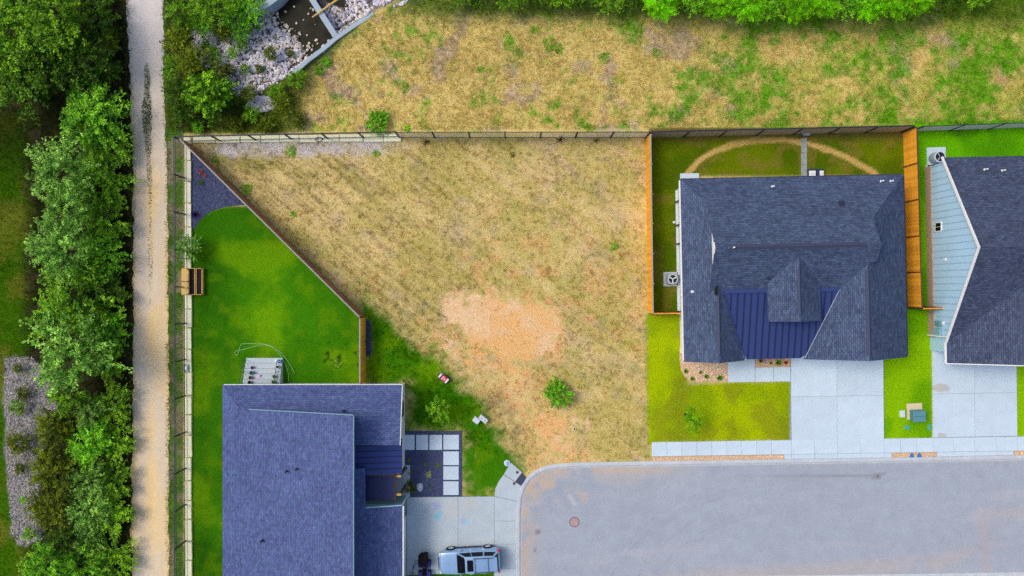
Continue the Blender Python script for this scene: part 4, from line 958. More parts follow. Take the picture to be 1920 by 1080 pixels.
# ------------------------------------------------------------------ fences
rng = np.random.default_rng(7); random.seed(7)
def box_mesh(name, sx, sy, sz, m, ox=0, oy=0, oz=0):
    mb = MB().box(ox, ox+sx, oy, oy+sy, oz, oz+sz); return mesh(name, mb.v, mb.f, m)
def wood_fence(a_px, b_px, label, m, side=1, h=1.83, panel=2.44, post_m='wood_dark', step=0.0, group='wooden board fences', posts_out=False, cap=None, rail_face=False):
    A = W(*a_px); B = W(*b_px); d = Vector((B.x-A.x, B.y-A.y)); Ln = d.length; rz = math.atan2(d.y, d.x)
    root = empty('wooden_fence', (A.x, A.y, 0), label, 'fence', group, rz)
    bw = 0.14
    bm = box_mesh('board', bw-0.006, 0.02, h, m)
    n = int(Ln/bw)
    for i in range(n):
        o = link('board', bm, root, (i*Ln/n, side*0.02 - (0.02 if side < 0 else 0) , 0.03 + random.uniform(-0.008, 0.008) - step*int(i*Ln/n/panel)))
    npn = max(1, round(Ln/panel)); pl = Ln/npn
    pm = box_mesh('post', 0.09, 0.09, h+0.06, M[post_m])
    ps = side if posts_out else -side
    for k in range(npn+1):
        link('post', pm, root, (min(max(k*pl-0.045, 0), Ln-0.09), (0.045 if ps > 0 else -0.115), -0.02 - step*max(0, k-1)))
    rm_ = box_mesh('rail', pl-0.1, 0.04, 0.09, M[post_m] if not rail_face else m)
    rs = side if rail_face else -side
    for k in range(npn):
        for z in (0.25, 0.9, 1.55):
            link('rail', rm_, root, (k*pl+0.05, (0.042 if rs > 0 else -0.062), z-step*k))
    if cap:
        cm = box_mesh('cap', pl-0.012, 0.10, 0.035, M[cap])
        for k in range(npn): link('cap', cm, root, (k*pl+0.006, -0.05, h+0.045-step*k))
    return root
wood_fence((357.5, 270), (684, 593), 'long diagonal brown wooden fence between the left lawn and the vacant lot', M['wood_brown'], 1, cap='wood_cap')
wood_fence((684.3, 594.5), (684.3, 716), 'short brown wooden fence running from the diagonal fence to the left house', M['wood_orange'], 1, cap='wood_cap')
wood_fence((1211, 261), (1215.5, 586), 'straight orange cedar fence between the vacant lot and the middle house', M['wood_orange'], -1, post_m='wood_cap', cap='wood_cap')
wood_fence((1216.5, 586.5), (1271, 585.5), 'short wooden return fence left of the middle house wall', M['wood_orange'], -1, post_m='wood_dark', panel=1.2, cap='wood_orange')
wood_fence((1213, 257), (1690, 246), 'grey-brown wooden back fence behind the middle house', M['wood_grey'], -1, post_m='steel_black', posts_out=True, panel=2.8, cap='steel_black')
wood_fence((1693.5, 247.5), (1703, 577), 'bright orange cedar fence between the middle and right-hand houses', M['wood_orange'], -1, posts_out=True, panel=2.9, cap='wood_dark')
wood_fence((1704.5, 577.5), (1746, 576.5), 'short dark wooden return fence beside the right-hand house', M['wood_dark'], -1, panel=0.9, cap='wood_orange')

def metal_fence(a_px, b_px, label, z0=0.0, h=1.85, panel=2.85, pitch=0.11, pw=0.016, pm=None, second=True, group='metal picket fences', first_post=True):
    A = W(a_px[0], a_px[1], z0); B = W(b_px[0], b_px[1], z0); d = Vector((B.x-A.x, B.y-A.y)); Ln = d.length; rz = math.atan2(d.y, d.x)
    root = empty('metal_fence', (A.x, A.y, z0), label, 'fence', group, rz)
    npn = max(1, round(Ln/panel)); pl = Ln/npn
    po = box_mesh('post', 0.10, 0.10, h+0.05, M['steel_black'], -0.05, -0.05)
    for k in range(0 if first_post else 1, npn+1): link('post', po, root, (k*pl, 0, -0.03))
    rl = box_mesh('rail', pl-0.11, 0.05, 0.05, M['steel_black'], 0.055, -0.025)
    zs = [0.10, h-0.03] + ([h-0.28] if second else [])
    for k in range(npn):
        for z in zs: link('rail', rl, root, (k*pl, 0, z))
    mb = MB(); n = int((pl-0.1)/pitch)
    for i in range(n):
        x = 0.05 + (pl-0.1)*(i+0.5)/n
        mb.box(x-pw/2, x+pw/2, -pw/2, pw/2, 0.05, h-0.02)
    pk = mesh('pickets', mb.v, mb.f, pm or M['steel_black'])
    for k in range(npn):
        o = link('pickets', pk, root, (k*pl, 0, 0)); o['kind'] = 'stuff'
    return root
metal_fence((346.5, 266), (348.5, 1150), 'dark metal fence on the stone wall beside the gravel trail', 0.2, pitch=0.14, pw=0.012)
metal_fence((345.5, 265), (748, 256.5), 'dark metal fence on the limestone wall above the vacant lot', 0.2, pm=M['steel_grey'], pitch=0.14, pw=0.012)
metal_fence((750, 258.5), (1210, 258), 'grey metal fence between the vacant lot and the dry field', 0.0, h=2.0, pm=M['steel_grey'], pitch=0.075, pw=0.03, second=False)
metal_fence((1706, 247), (2000, 237), 'grey metal fence behind the right-hand house', 0.0, h=1.9, pm=M['steel_grey'], pitch=0.085, pw=0.025, second=False)

# ------------------------------------------------------------------ limestone retaining walls
def block_mesh(L_, Wd, h):
    b = MB().box(-L_/2, L_/2, -Wd/2, Wd/2, 0, h, taper=0.025)
    b.v = [(x+random.uniform(-.015, .015), y+random.uniform(-.03, .03), z+random.uniform(-.02, .012)) for x, y, z in b.v]
    return mesh('block', b.v, b.f, M['limestone'])
def stone_wall(pts_px, widths, label, seed):
    random.seed(seed)
    P = [W(x, y, 0.2) for x, y in pts_px]; A, B = P
    d = Vector((B.x-A.x, B.y-A.y)); Ln = d.length; rz = math.atan2(d.y, d.x)
    root = empty('stone_wall', (A.x, A.y, -0.7), label, 'wall', 'limestone retaining walls', rz)
    vars_ = [block_mesh(1, widths, 0.88) for _ in range(4)]
    x = 0
    while x < Ln-0.3:
        L_ = min(random.uniform(1.5, 2.0), Ln-x)
        o = link('block', random.choice(vars_), root, (x+L_/2, random.uniform(-0.03, 0.03), random.uniform(-0.015, 0.015))); o.scale = (L_-0.012, 1, 1)
        x += L_
    return root
stone_wall([(351, 256), (352.5, 1150)], 0.58, 'pale limestone block wall beside the lawn of the left house', 3)
stone_wall([(361, 260), (752, 258.5)], 0.62, 'white limestone block wall along the top of the vacant lot', 5)

# ------------------------------------------------------------------ pond basin
wz = -0.30
def wall_strip(path, width, z0, z1, name, label):
    P = [W(x, y, z1) for x, y in path]; v = []; f = []
    P2 = []
    for a, b in zip(P[:-1], P[1:]):
        for k in range(4): P2.append(a.lerp(b, k/4))
    P2.append(P[-1])
    for i, p in enumerate(P2):
        d = (P2[min(i+1, len(P2)-1)]-P2[max(0, i-1)]); d.z = 0; d.normalize(); n = Vector((-d.y, d.x, 0))*width/2
        v += [(p.x-n.x, p.y-n.y, z0), (p.x-n.x, p.y-n.y, z1), (p.x+n.x, p.y+n.y, z1), (p.x+n.x, p.y+n.y, z0)]
    for i in range(len(P2)-1):
        a, b = i*4, (i+1)*4
        f += [(a, b, b+1, a+1), (a+1, b+1, b+2, a+2), (a+2, b+2, b+3, a+3), (a+3, b+3, b, a)]
    f += [(0, 1, 2, 3), tuple(range(len(v)-1, len(v)-5, -1))]
    c = Vector((P[0].x, P[0].y, z0))
    o = link(name, mesh(name, [Vector(q)-c for q in v], f, M['pond_wall']), None, c)
    return tag(o, label, 'wall')
wall_strip(KERBWALL[2:], 0.34, -2.3, wz, 'pond_wall', 'curved pale concrete wall along the edge of the pond')
wall_strip([(628.5, 67), (611, 40), (582, -6), (560, -40)], 0.46, -2.4, wz-0.02, 'weir_wall', 'straight pale concrete weir wall crossing the pond')
wall_strip([(470, 20), (500, 8), (516, -4), (540, -30)], 0.5, -2.3, -0.5, 'head_wall', 'grey concrete headwall at the upper left of the pond')
p0, p1 = W(585.5, 32.5, wz+0.1), W(640, -6, wz+0.1)
bm_ = MB().tube([p0, p0.lerp(p1, .3)+Vector((0.03, 0, 0.02)), p0.lerp(p1, .7), p1], [0.06, 0.075, 0.08, 0.085], 7)
tag(bm_.obj('timber_pole', M['wood_pale']), 'pale timber pole lying across the weir wall', 'pole')
WATER = [(x, y) for x, y in POND]
wp = [W(x, y, -1.85) for x, y in [(498, -60), (494, 8), (470, 30), (505, 75), (545, 90), (575, 118), (632, 68), (564, -60)]]
wt = MB(); wt.add([(p.x, p.y, -1.82) for p in wp], [tuple(range(len(wp)))])
tag(wt.obj('pond_water', M['water']), 'dark still water of the small pond', 'water', kind='structure')
wp = [W(x, y, -1.3) for x, y in [(612, -40), (612, 4), (640, 14), (662, 12), (664, -40)]]
wt = MB(); wt.add([(p.x, p.y, -1.28) for p in wp], [tuple(range(len(wp)))])
tag(wt.obj('puddle_water', M['water']), 'small dark puddle right of the weir wall', 'water', kind='structure')

# ------------------------------------------------------------------ air conditioners
def ac_square(px, py):
    p = W(px, py, 0.0)
    r = empty('air_conditioner', (p.x, p.y, 0), 'square grey air conditioner on a pad left of the middle house', 'air conditioner', 'air conditioners')
    MB().box(-0.60, 0.56, -0.58, 0.58, -0.03, 0.09).local('pad', M['concrete_warm'], r)
    b = MB().box(-0.42, 0.42, -0.42, 0.42, 0.09, 0.72).local('casing', M['ac'], r); bevel(b, 0.1, 3)
    MB().lathe([(0.34, 0.722), (0.34, 0.735)], 28).local('fan_well', M['ac_dark'], r)
    for k in range(3):
        a = k*2*math.pi/3+0.5; mb = MB()
        mb.add([(0.07*math.cos(a-.5), 0.07*math.sin(a-.5), .745), (.32*math.cos(a-.22), .32*math.sin(a-.22), .742), (.33*math.cos(a+.22), .33*math.sin(a+.22), .755), (.07*math.cos(a+.5), .07*math.sin(a+.5), .75)], [(0, 1, 2, 3)])
        mb.local('fan_blade', M['plastic_white'], r)
    ring = MB(); n = 28
    ring.lathe([(0.34, 0.73), (0.34, 0.77), (0.40, 0.77), (0.40, 0.72)], n, cap=False).local('fan_ring', M['plastic_white'], r)
    MB().lathe([(0.07, .74), (0.07, .78)], 12).local('motor_cap', M['plastic_white'], r)
    MB().tube([(0.42, .25, .4), (0.62, .3, .4)], 0.03, 8).local('line_pipe', M['black'], r)
ac_square(1257.5, 523.5)
p = W(1747, 298, 0.0)
r = empty('air_conditioner', (p.x+0.1, p.y, 0.09), 'round grey air conditioner on a pad beside the right-hand house', 'air conditioner', 'air conditioners')
MB().lathe([(0.42, 0), (0.45, 0.04), (0.45, 0.78), (0.42, 0.82)], 26).local('casing', M['ac'], r, True)
MB().lathe([(0.37, 0.822), (0.37, 0.83)], 26).local('fan_well', M['ac_dark'], r)
for k in range(3):
    a = k*2*math.pi/3; mb = MB()
    mb.add([(0.07*math.cos(a-.5), 0.07*math.sin(a-.5), .84), (.34*math.cos(a-.18), .34*math.sin(a-.18), .838), (.35*math.cos(a+.18), .35*math.sin(a+.18), .85), (.07*math.cos(a+.5), .07*math.sin(a+.5), .845)], [(0, 1, 2, 3)])
    mb.local('fan_blade', M['ac'], r)
MB().lathe([(0.38, 0.82), (0.38, 0.86), (0.45, 0.85), (0.45, 0.80)], 26, cap=False).local('fan_ring', M['plastic_white'], r)

# ------------------------------------------------------------------ utility boxes
r = empty('transformer_box', W(1714, 770), 'teal-green electrical transformer box on a beige pad by the driveways', 'transformer')
pad = MB().prism([(q.x-r.location.x, q.y-r.location.y) for q in (W(1699.5, 756.5), W(1727.5, 755.5), W(1728.5, 785), W(1701, 786.5))], -0.05, 0.1)
pad.local('pad', mat('beige_pad', C(222, 206, 180), 0.85, noise=0.06), r)
q = [W(1703.5, 768), W(1725.5, 767), W(1726, 787), W(1704.5, 788)]
bb = MB().prism([(a.x-r.location.x, a.y-r.location.y) for a in q], 0.1, 0.68); o = bb.local('cabinet', M['box_side'], r); bevel(o, 0.03, 2)
q2 = [Vector((a.x-r.location.x, a.y-r.location.y, 0)) for a in q]
cx = sum((a for a in q2), Vector())/4
for k, (a, b) in enumerate(((0, 0.49), (0.51, 1.0))):
    P_ = [q2[0].lerp(q2[3], a), q2[1].lerp(q2[2], a), q2[1].lerp(q2[2], b), q2[0].lerp(q2[3], b)]
    P_ = [cx + (t-cx)*1.05 for t in P_]
    lid = MB().prism([(t.x, t.y) for t in P_], 0.685, 0.74).local('lid', M['green_box'], r); bevel(lid, 0.02, 2)
def flat_box(px, py, w, d, h, m, label, cat, rz=0, lidm=None, name='utility_box'):
    p = W(px, py); r = empty(name, (p.x, p.y, 0), label, cat, None, rz)
    o = MB().box(-w/2, w/2, -d/2, d/2, -0.03, h).local('casing', M[m], r); bevel(o, 0.03, 2)
    l = MB().box(-w/2+0.04, w/2-0.04, -d/2+0.04, d/2-0.04, h+0.002, h+0.03).local('lid', M[lidm or m], r); bevel(l, 0.012, 2)
    return r
flat_box(1690.5, 775.5, 0.36, 0.58, 0.22, 'plastic_white', 'small white utility box left of the transformer', 'utility box')
flat_box(1700.5, 801.5, 0.48, 0.32, 0.06, 'plastic_teal', 'small teal meter lid in the grass below the transformer', 'meter lid', name='meter_box')
flat_box(1742.5, 801, 0.26, 0.5, 0.06, 'plastic_teal', 'small teal meter lid at the lawn edge beside the driveway', 'meter lid', name='meter_box')
def oval_lid(px, py, label):
    p = W(px, py); r = empty('meter_box', (p.x, p.y, 0.02), label, 'meter lid', 'blue meter lids')
    prof = MB().lathe([(0.17, 0), (0.17, 0.07), (0.15, 0.09)], 20); prof.v = [(x, y*1.65, z) for x, y, z in prof.v]
    prof.local('rim', mat('deep_blue_plastic', C(44, 98, 180), 0.5), r)
    pr = MB().lathe([(0.13, 0.091), (0.12, 0.11)], 20); pr.v = [(x, y*1.65, z) for x, y, z in pr.v]; pr.local('lid', M['plastic_blue'], r)
    return r
oval_lid(1708.5, 855.5, 'left of the two oval blue meter lids in the gravel strip')
oval_lid(1722.5, 855.5, 'right of the two oval blue meter lids in the gravel strip')
# pedestals near the lot
p = W(902, 788); r = empty('utility_pedestal', (p.x, p.y, 0), 'pair of tilted pale grey utility pedestals at the lot edge', 'utility box', None, R(-38))
for (x0, x1, y0, y1, h) in ((-0.02, 0.74, 0.06, 0.46, 0.55), (-0.30, 0.28, -0.44, 0.02, 0.30)):
    o = MB().box(x0-0.3, x1-0.3, y0, y1, -0.03, h, taper=0.02).local('cabinet', M['plastic_white'], r); bevel(o, 0.03, 2)
for x in (-0.12, 0.2): MB().box(x-0.03, x+0.05, 0.22, 0.30, 0.551, 0.57).local('latch', M['steel_black'], r)
# fire hydrant marker / capped valve by the ramp
p = W(951, 868); r = empty('irrigation_valve', (p.x, p.y, 0), 'round pale blue valve cover at the tip of the flared apron', 'valve')
MB().lathe([(0.26, -0.02), (0.26, 0.09), (0.22, 0.12)], 18).local('ring', M['plastic_white'], r)
MB().lathe([(0.16, 0.12), (0.15, 0.16), (0.06, 0.2)], 16).local('cap', mat('pale_blue_cap', C(150, 186, 236), 0.5), r)
for px, py, lab in ((970, 885.5, 'small dark round drain lid near the tip of the apron'), (964, 906.5, 'small dark round drain lid in the middle of the apron')):
    p = W(px, py, 0.1); r = empty('drain_lid', (p.x, p.y, 0.1), lab, 'drain lid', 'drain lids on the apron')
    MB().lathe([(0.12, 0.0), (0.12, 0.02)], 18).local('rim', M['rust_dark'], r); MB().lathe([(0.085, 0.02), (0.08, 0.028)], 18).local('cap', mat('dark_cap', C(70, 52, 62), 0.7), r)
p = W(1077, 979, 0.04); r = empty('manhole_cover', (p.x, p.y, 0.035), 'round rust-red manhole cover in the street', 'manhole')
MB().lathe([(0.42, -0.01), (0.42, 0.012), (0.36, 0.012), (0.36, 0.004)], 32).local('frame', M['rust_dark'], r)
MB().lathe([(0.355, -0.01), (0.355, 0.010)], 32).local('cover', M['rust'], r)
for k in range(10):
    a = k*math.pi/5; MB().box(0.29, 0.33, -0.03, 0.03, 0.010, 0.018, rz=a, c=(0, 0)).local('lug', M['rust_dark'], r)
for k in range(5):
    a = k*2*math.pi/5; MB().box(0.10, 0.19, -0.012, 0.012, 0.010, 0.018, rz=a, c=(0, 0)).local('lug', M['rust_dark'], r)
p = W(1077, 804); r = empty('sewer_cleanout', (p.x, p.y, 0), 'tiny white sewer cleanout pipe in the lot dirt', 'pipe')
MB().lathe([(0.11, -0.02), (0.11, 0.14), (0.085, 0.14), (0.085, 0.02)], 16).local('pipe', M['white'], r); MB().lathe([(0.07, 0.05), (0.07, 0.09)], 12).local('cap', M['black'], r)
p = W(1263.5, 417); r = empty('sewer_cleanout', (p.x, p.y, 0), 'tiny white cleanout cap beside the side walk', 'pipe')
MB().lathe([(0.11, -0.02), (0.11, 0.12), (0.07, 0.15)], 16).local('pipe', M['white'], r); MB().lathe([(0.05, 0.15), (0.05, 0.18)], 8).local('cap', M['plastic_white'], r)

# ------------------------------------------------------------------ sale sign, lying tilted on its frame
p = W(832.5, 708); r = empty('sale_sign', (p.x, p.y, 0.0), 'tilted red and white yard sale sign in the grass by the dirt', 'sign', None, R(-40))
def tilt(mb): return mb.xform(Matrix.Translation((0, 0, 0.32)) @ Matrix.Rotation(R(28), 4, 'X'))
tilt(MB().box(-0.46, 0.46, -0.30, 0.30, -0.02, 0.02)).local('frame', mat('navy_sign_frame', C(36, 46, 84), 0.5), r)
M['sign_red'] = mat('sign_red', C(226, 42, 78), 0.5); M['sign_white'] = mat('sign_white', C(240, 244, 250), 0.5); M['sign_navy'] = mat('sign_navy', C(70, 36, 110), 0.5)
tilt(MB().box(-0.18, 0.26, -0.25, 0.25, 0.021, 0.026)).local('red_panel', M['sign_red'], r)
tilt(MB().box(-0.42, -0.28, -0.25, 0.25, 0.021, 0.026)).local('white_band', M['sign_white'], r)
tilt(MB().box(0.27, 0.42, -0.25, 0.25, 0.021, 0.026)).local('white_band', M['sign_white'], r)
tilt(MB().box(-0.275, -0.185, -0.25, 0.25, 0.021, 0.026)).local('purple_band', M['sign_navy'], r)
for (x, y, w, h) in ((-0.11, -0.12, 0.05, 0.16), (-0.11, 0.10, 0.05, 0.14), (-0.02, -0.12, 0.05, 0.12), (0.0, 0.08, 0.05, 0.18), (0.09, 0.02, 0.04, 0.10), (0.15, -0.02, 0.08, 0.09), (0.08, -0.15, 0.05, 0.05)):
    tilt(MB().box(x-w/2, x+w/2, y-h/2, y+h/2, 0.027, 0.030)).local('lettering', M['sign_white'], r)
for x in (-0.4, 0.4): MB().tube([(x, 0.27, 0.47), (x, 0.3, -0.05)], 0.012, 6).local('stake', M['steel_black'], r); MB().tube([(x, -0.26, 0.2), (x, -0.28, -0.05)], 0.012, 6).local('stake', M['steel_black'], r)

# ------------------------------------------------------------------ raised planter
p0, p1 = W(358, 503, 0), W(383.5, 553, 0)
r = empty('raised_planter', (p0.x, p1.y, 0), 'cedar raised planter with two dark soil troughs on the left lawn edge', 'planter')
Wd, Dp = p1.x-p0.x, p0.y-p1.y
for i in range(3): MB().box(0.02, 0.10, Dp*i/2*0.94+0.02, Dp*i/2*0.94+0.10, 0, 0.78).local('leg', M['wood_dark'], r)
for i in range(2): MB().box(Wd-0.10, Wd-0.02, Dp*i*0.94+0.02, Dp*i*0.94+0.10, 0, 0.45).local('leg', M['wood_dark'], r)
for (x0, x1, z) in ((0.0, Wd*0.5, 0.42), (Wd*0.52, Wd, 0.36)):
    MB().box(x0+0.04, x1-0.04, 0.04, Dp-0.04, 0.15, z-0.06).local('soil', M['soil'], r)
    for (a, b, c, d) in ((x0, x1, 0, 0.05), (x0, x1, Dp-0.05, Dp), (x0, x0+0.06, 0.052, Dp-0.052), (x1-0.06, x1, 0.052, Dp-0.052)):
        MB().box(a, b, c, d, 0.08, z+0.04).local('side_board', M['wood_pale'], r)
for i in range(2):
    MB().box(-0.42, 0.02, Dp*0.5*i+0.03, Dp*0.5*(i+1)-0.03, 0.70, 0.73).local('shelf_board', M['wood_pale'], r)
for i in range(3): MB().box(-0.45, 0.03, Dp*i/2*0.97+0.0, Dp*i/2*0.97+0.05, 0.66, 0.695).local('shelf_bracket', M['wood_dark'], r)

# ------------------------------------------------------------------ patio steps, rails, pots
st = empty('patio_steps', (W(498, 700).x, W(498, 720).y, 0), 'five pale concrete patio steps rising to the left house', 'steps')
xw0, xw1 = W(463, 700).x, W(531, 700).x
yb = -7.74; tread = 0.40
ns = 5
for k in range(ns):
    z1 = 0.84 - k*0.165
    y1 = yb - 0.02 + 0 if False else yb
    MB().box(xw0, xw1, yb+tread*k+0.012*k, yb+tread*(k+1)+0.012*k, -0.05, z1).obj('step', M['concrete_warm'], st)
for side, xx in (('left', xw0+0.04), ('right', xw1-0.16)):
    a = Vector((xx, yb+0.1, 0.84)); b = Vector((xx, yb+tread*ns-0.1, 0.18))
    up = Vector((0, 0, 0.9))
    rr = empty('stair_rail', (xx, yb+0.1, 0), 'dark metal handrail along the %s side of the patio steps' % side, 'handrail', 'handrails of the patio steps')
    MB().tube([a+up, b+up], 0.022, 6).obj('top_rail', M['steel_black'], rr)
    for t in (0.0, 0.5, 1.0):
        q = a.lerp(b, t); MB().tube([q-Vector((0, 0, 0.05)), q+up], 0.022, 6).obj('post', M['steel_black'], rr)
    MB().tube([a+up*0.25, b+up*0.25], 0.015, 6).obj('lower_rail', M['steel_black'], rr)
    for t in np.linspace(0.08, 0.92, 12):
        q = a.lerp(b, t); MB().tube([q+up*0.25, q+up], 0.007, 4).obj('baluster', M['steel_grey'], rr)
def pot(px, py, k, rad, c, label, plant=None, soilc=True):
    z = 0.84 - k*0.165; q = W(px, py, z)
    g = empty('flower_pot', (q.x, q.y, z), label, 'pot', 'flower pots on the patio steps')
    pm = mat('glazed_pot', C(*c), 0.5)
    MB().lathe([(rad*.72, 0), (rad, rad*1.5), (rad*1.06, rad*1.5), (rad*1.06, rad*1.62), (rad*.88, rad*1.62), (rad*.86, rad*1.4)], 18).local('pot_body', pm, g)
    MB().lathe([(rad*.84, rad*1.38), (rad*.80, rad*1.42)], 16).local('soil', M['soil'], g)
    return g, rad
POTS = [(474.5, 689, 3, 0.13, (150, 120, 160), 'small mauve pot, uppermost on the left of the steps'), (473.5, 698.5, 2, 0.17, (120, 160, 205), 'blue glazed pot on the left of the steps'),
        (471, 707.5, 1, 0.14, (140, 126, 130), 'grey-brown pot on the left of the steps'), (469.5, 716.5, 0, 0.14, (54, 40, 58), 'dark pot nearest the house on the left of the steps'),
        (522, 687.5, 3, 0.13, (215, 225, 235), 'white pot on the right of the steps'), (515.5, 705.5, 1, 0.13, (110, 112, 80), 'olive pot with plant on the right of the steps'), (514, 715.5, 0, 0.14, (90, 150, 90), 'green leafy pot nearest the house on the right of the steps')]
pots = [pot(*a) for a in POTS]
q = W(523, 677, 0.18); g = empty('water_jug', (q.x, q.y, 0.18), 'blue and white plastic tub on the lowest patio step', 'tub')
o = MB().box(-0.02, 0.26, -0.14, 0.14, 0, 0.24, taper=0.02).local('tub_body', mat('sky_blue_plastic', C(86, 156, 226), 0.4), g); bevel(o, 0.04, 3)
o = MB().box(-0.24, -0.03, -0.15, 0.15, 0, 0.20, taper=0.02).local('lid', M['white'], g); bevel(o, 0.05, 3)
q = W(486, 706.5, 0.675); g = empty('door_mat', (q.x, q.y, 0.677), 'small pink and violet patterned mat on the steps', 'mat', None, R(20))
mt = mat('pink_lilac_cloth', C(214, 186, 226), 0.9, noise=0.3, nscale=16); MB().box(-0.2, 0.14, -0.15, 0.15, 0, 0.012).local('cloth', mt, g)
MB().add([(0.06, -0.06, 0.02), (0.30, 0.05, 0.02), (0.10, 0.10, 0.02), (0.06, -0.06, 0.03), (0.30, 0.05, 0.03), (0.10, 0.10, 0.03)], [(0, 2, 1), (3, 4, 5), (0, 1, 4, 3), (1, 2, 5, 4), (2, 0, 3, 5)]).local('motif', mat('violet_cloth', C(96, 70, 150), 0.9), g)

# garden hose
def hz_(L_): return [W(320+a/4.155, 480+b/4.155, 0.05) for a, b in L_]
hp1 = hz_([(970, 920), (945, 870), (920, 830), (885, 782), (850, 745), (815, 718), (780, 700), (740, 689), (700, 684), (640, 683), (570, 683), (548, 694), (538, 720), (533, 745), (522, 768), (507, 770), (500, 757), (518, 738), (570, 728), (610, 716), (650, 705), (690, 696), (720, 692), (760, 698), (790, 710), (822, 735), (850, 765), (880, 815), (903, 865), (916, 910), (920, 950), (916, 985)])
def cr(P, n=5):
    out = []
    for i in range(len(P)-1):
        a, b, c, d = P[max(i-1, 0)], P[i], P[i+1], P[min(i+2, len(P)-1)]
        for k in range(n):
            t = k/n; out.append(0.5*((2*b)+(c-a)*t+(2*a-5*b+4*c-d)*t*t+(3*b-a-3*c+d)*t**3))
    return out+[P[-1]]
tag(MB().tube(cr(hp1), 0.022, 6).obj('garden_hose', mat('pale_green_hose', C(150, 200, 130), 0.5), None, True), 'pale green garden hose looped on the lawn by the steps', 'hose')

# ------------------------------------------------------------------ boulder, rocks, stock tank, back door mats
def rock_mesh(name, seed, sx, sy, sz, m):
    rr_ = random.Random(seed); mb = MB(); n = 14; rings = 7
    f1 = [rr_.uniform(0.8, 1.15) for _ in range(n)]
    prof = []
    for i in range(rings):
        t = i/(rings-1)*math.pi/2
        for k in range(n):
            j = 1+rr_.uniform(-.07, .07)
            mb.v.append((math.cos(t)*sx*f1[k]*j*math.cos(2*math.pi*k/n), math.cos(t)*sy*f1[k]*j*math.sin(2*math.pi*k/n), math.sin(t)*sz*(1+rr_.uniform(-.06, .06))))
    for i in range(rings-1):
        for k in range(n): mb.f.append((i*n+k, i*n+(k+1) % n, (i+1)*n+(k+1) % n, (i+1)*n+k))
    mb.f.append(tuple((rings-1)*n+k for k in range(n))); mb.f.append(tuple(range(n-1, -1, -1)))
    return mesh(name, mb.v, mb.f, m, True)
p = W(788.5, 913); o = link('boulder', rock_mesh('boulder', 4, 0.30, 0.42, 0.32, M['boulder']), None, (p.x, p.y, 0.02)); tag(o, 'pale blue-grey boulder in the dark gravel front bed', 'boulder')
p = W(508.5, 251); p = W(1508.5, 251.5)
r = empty('stock_tank', (p.x, p.y, 0), 'oval galvanised metal tub at the back fence of the middle house', 'tub')
mb = MB().lathe([(0.30, -0.02), (0.31, 0.42), (0.33, 0.42), (0.33, 0.45), (0.29, 0.45), (0.28, 0.10)], 24); mb.v = [(x*1.15, y*0.75, z) for x, y, z in mb.v]; mb.local('tub', M['steel_grey'], r, True)
mb = MB().lathe([(0.28, 0.33), (0.05, 0.34)], 24); mb.v = [(x*1.12, y*0.72, z) for x, y, z in mb.v]; mb.local('lid', mat('tub_cover', C(190, 190, 205), 0.6), r)
pth = struct_root('back_path', W(1507, 295), 'narrow grey path of slabs across the middle house back yard', 'path')
M['slate'] = mat('slate_path', C(150, 158, 160), 0.9, noise=0.2, nscale=2.5)
ysp = [258, 265, 286, 308, 334]
for a, b in zip(ysp[:-1], ysp[1:]): slab_piece(pth, [(1501.5, a+2), (1512.5, a), (1513, b), (1502.5, b+1)], M['slate'], 0.045, 0.0)
# patio lounge set just clear of the back eave
p = W(1530.5, 325, 0.3)
r = empty('patio_bench', (p.x, p.y, 0), 'navy outdoor bench with two white cushions behind the middle house', 'bench')
M['navy_fabric'] = mat('navy_frame', C(44, 54, 92), 0.6)
o = MB().box(-0.68, 0.62, -0.55, 0.36, 0.12, 0.34).local('seat_base', M['navy_fabric'], r); bevel(o, 0.04, 2)
for (x0, x1) in ((-0.62, -0.1), (0.24, 0.56)):
    for (y0, y1) in ((-0.36, -0.085), (-0.075, 0.20)):
        o = MB().box(x0, x1, y0, y1, 0.342, 0.46).local('cushion', M['white'], r); bevel(o, 0.035, 2)
for x in (-0.64, 0.5):
    for y in (-0.5, 0.26): MB().box(x, x+0.07, y, y+0.07, 0, 0.12).local('leg', M['black'], r)
# wall lamp box on the limestone wall
p = W(350.5, 690, 0.2); r = empty('wall_lamp', (p.x, p.y, 0.2), 'small pale round-topped lamp on the limestone wall by the lawn', 'lamp')
o = MB().box(-0.16, 0.16, -0.30, 0.30, 0, 0.06).local('base', M['steel_grey'], r); bevel(o, 0.02)
mb = MB().lathe([(0.13, 0.06), (0.13, 0.12), (0.06, 0.17)], 18); mb.v = [(x, y*1.7, z) for x, y, z in mb.v]; mb.local('dome', M['plastic_white'], r, True)
# coiled cable on the upper wall
p = W(598, 261.5, 0.2); cpts = [(0.30*math.cos(a)*(1+0.1*math.sin(3*a)), 0.17*math.sin(a), 0.03+a*0.004) for a in np.linspace(0, 9.5, 40)]
o = link('cable_coil', mesh('cable_coil', *(lambda b: (b.v, b.f))(MB().tube(cpts, 0.025, 5)), M['black']), None, (p.x, p.y, 0.2)); tag(o, 'black coiled cable lying on the white limestone wall', 'cable')
# trellis rack
p = W(356, 466, 0); r = empty('garden_trellis', (p.x-0.05, p.y, 0), 'dark metal trellis rack holding plants on the wall by the lawn', 'trellis')
for x in (-0.28, 0.34):
    for y in (-0.85, 0.85): MB().tube([(x, y, 0), (x, y, 0.9)], 0.025, 6).local('post', M['steel_black'], r)
for x in (-0.28, -0.12, 0.03, 0.19, 0.34): MB().tube([(x, -1.05, 0.9), (x, 1.05, 0.9)], 0.02, 5).local('slat', M['wood_cap'], r)
for y in (-0.85, 0.85): MB().tube([(-0.38, y, 0.93), (0.42, y, 0.93)], 0.035, 6).local('crossbar', M['steel_black'], r)

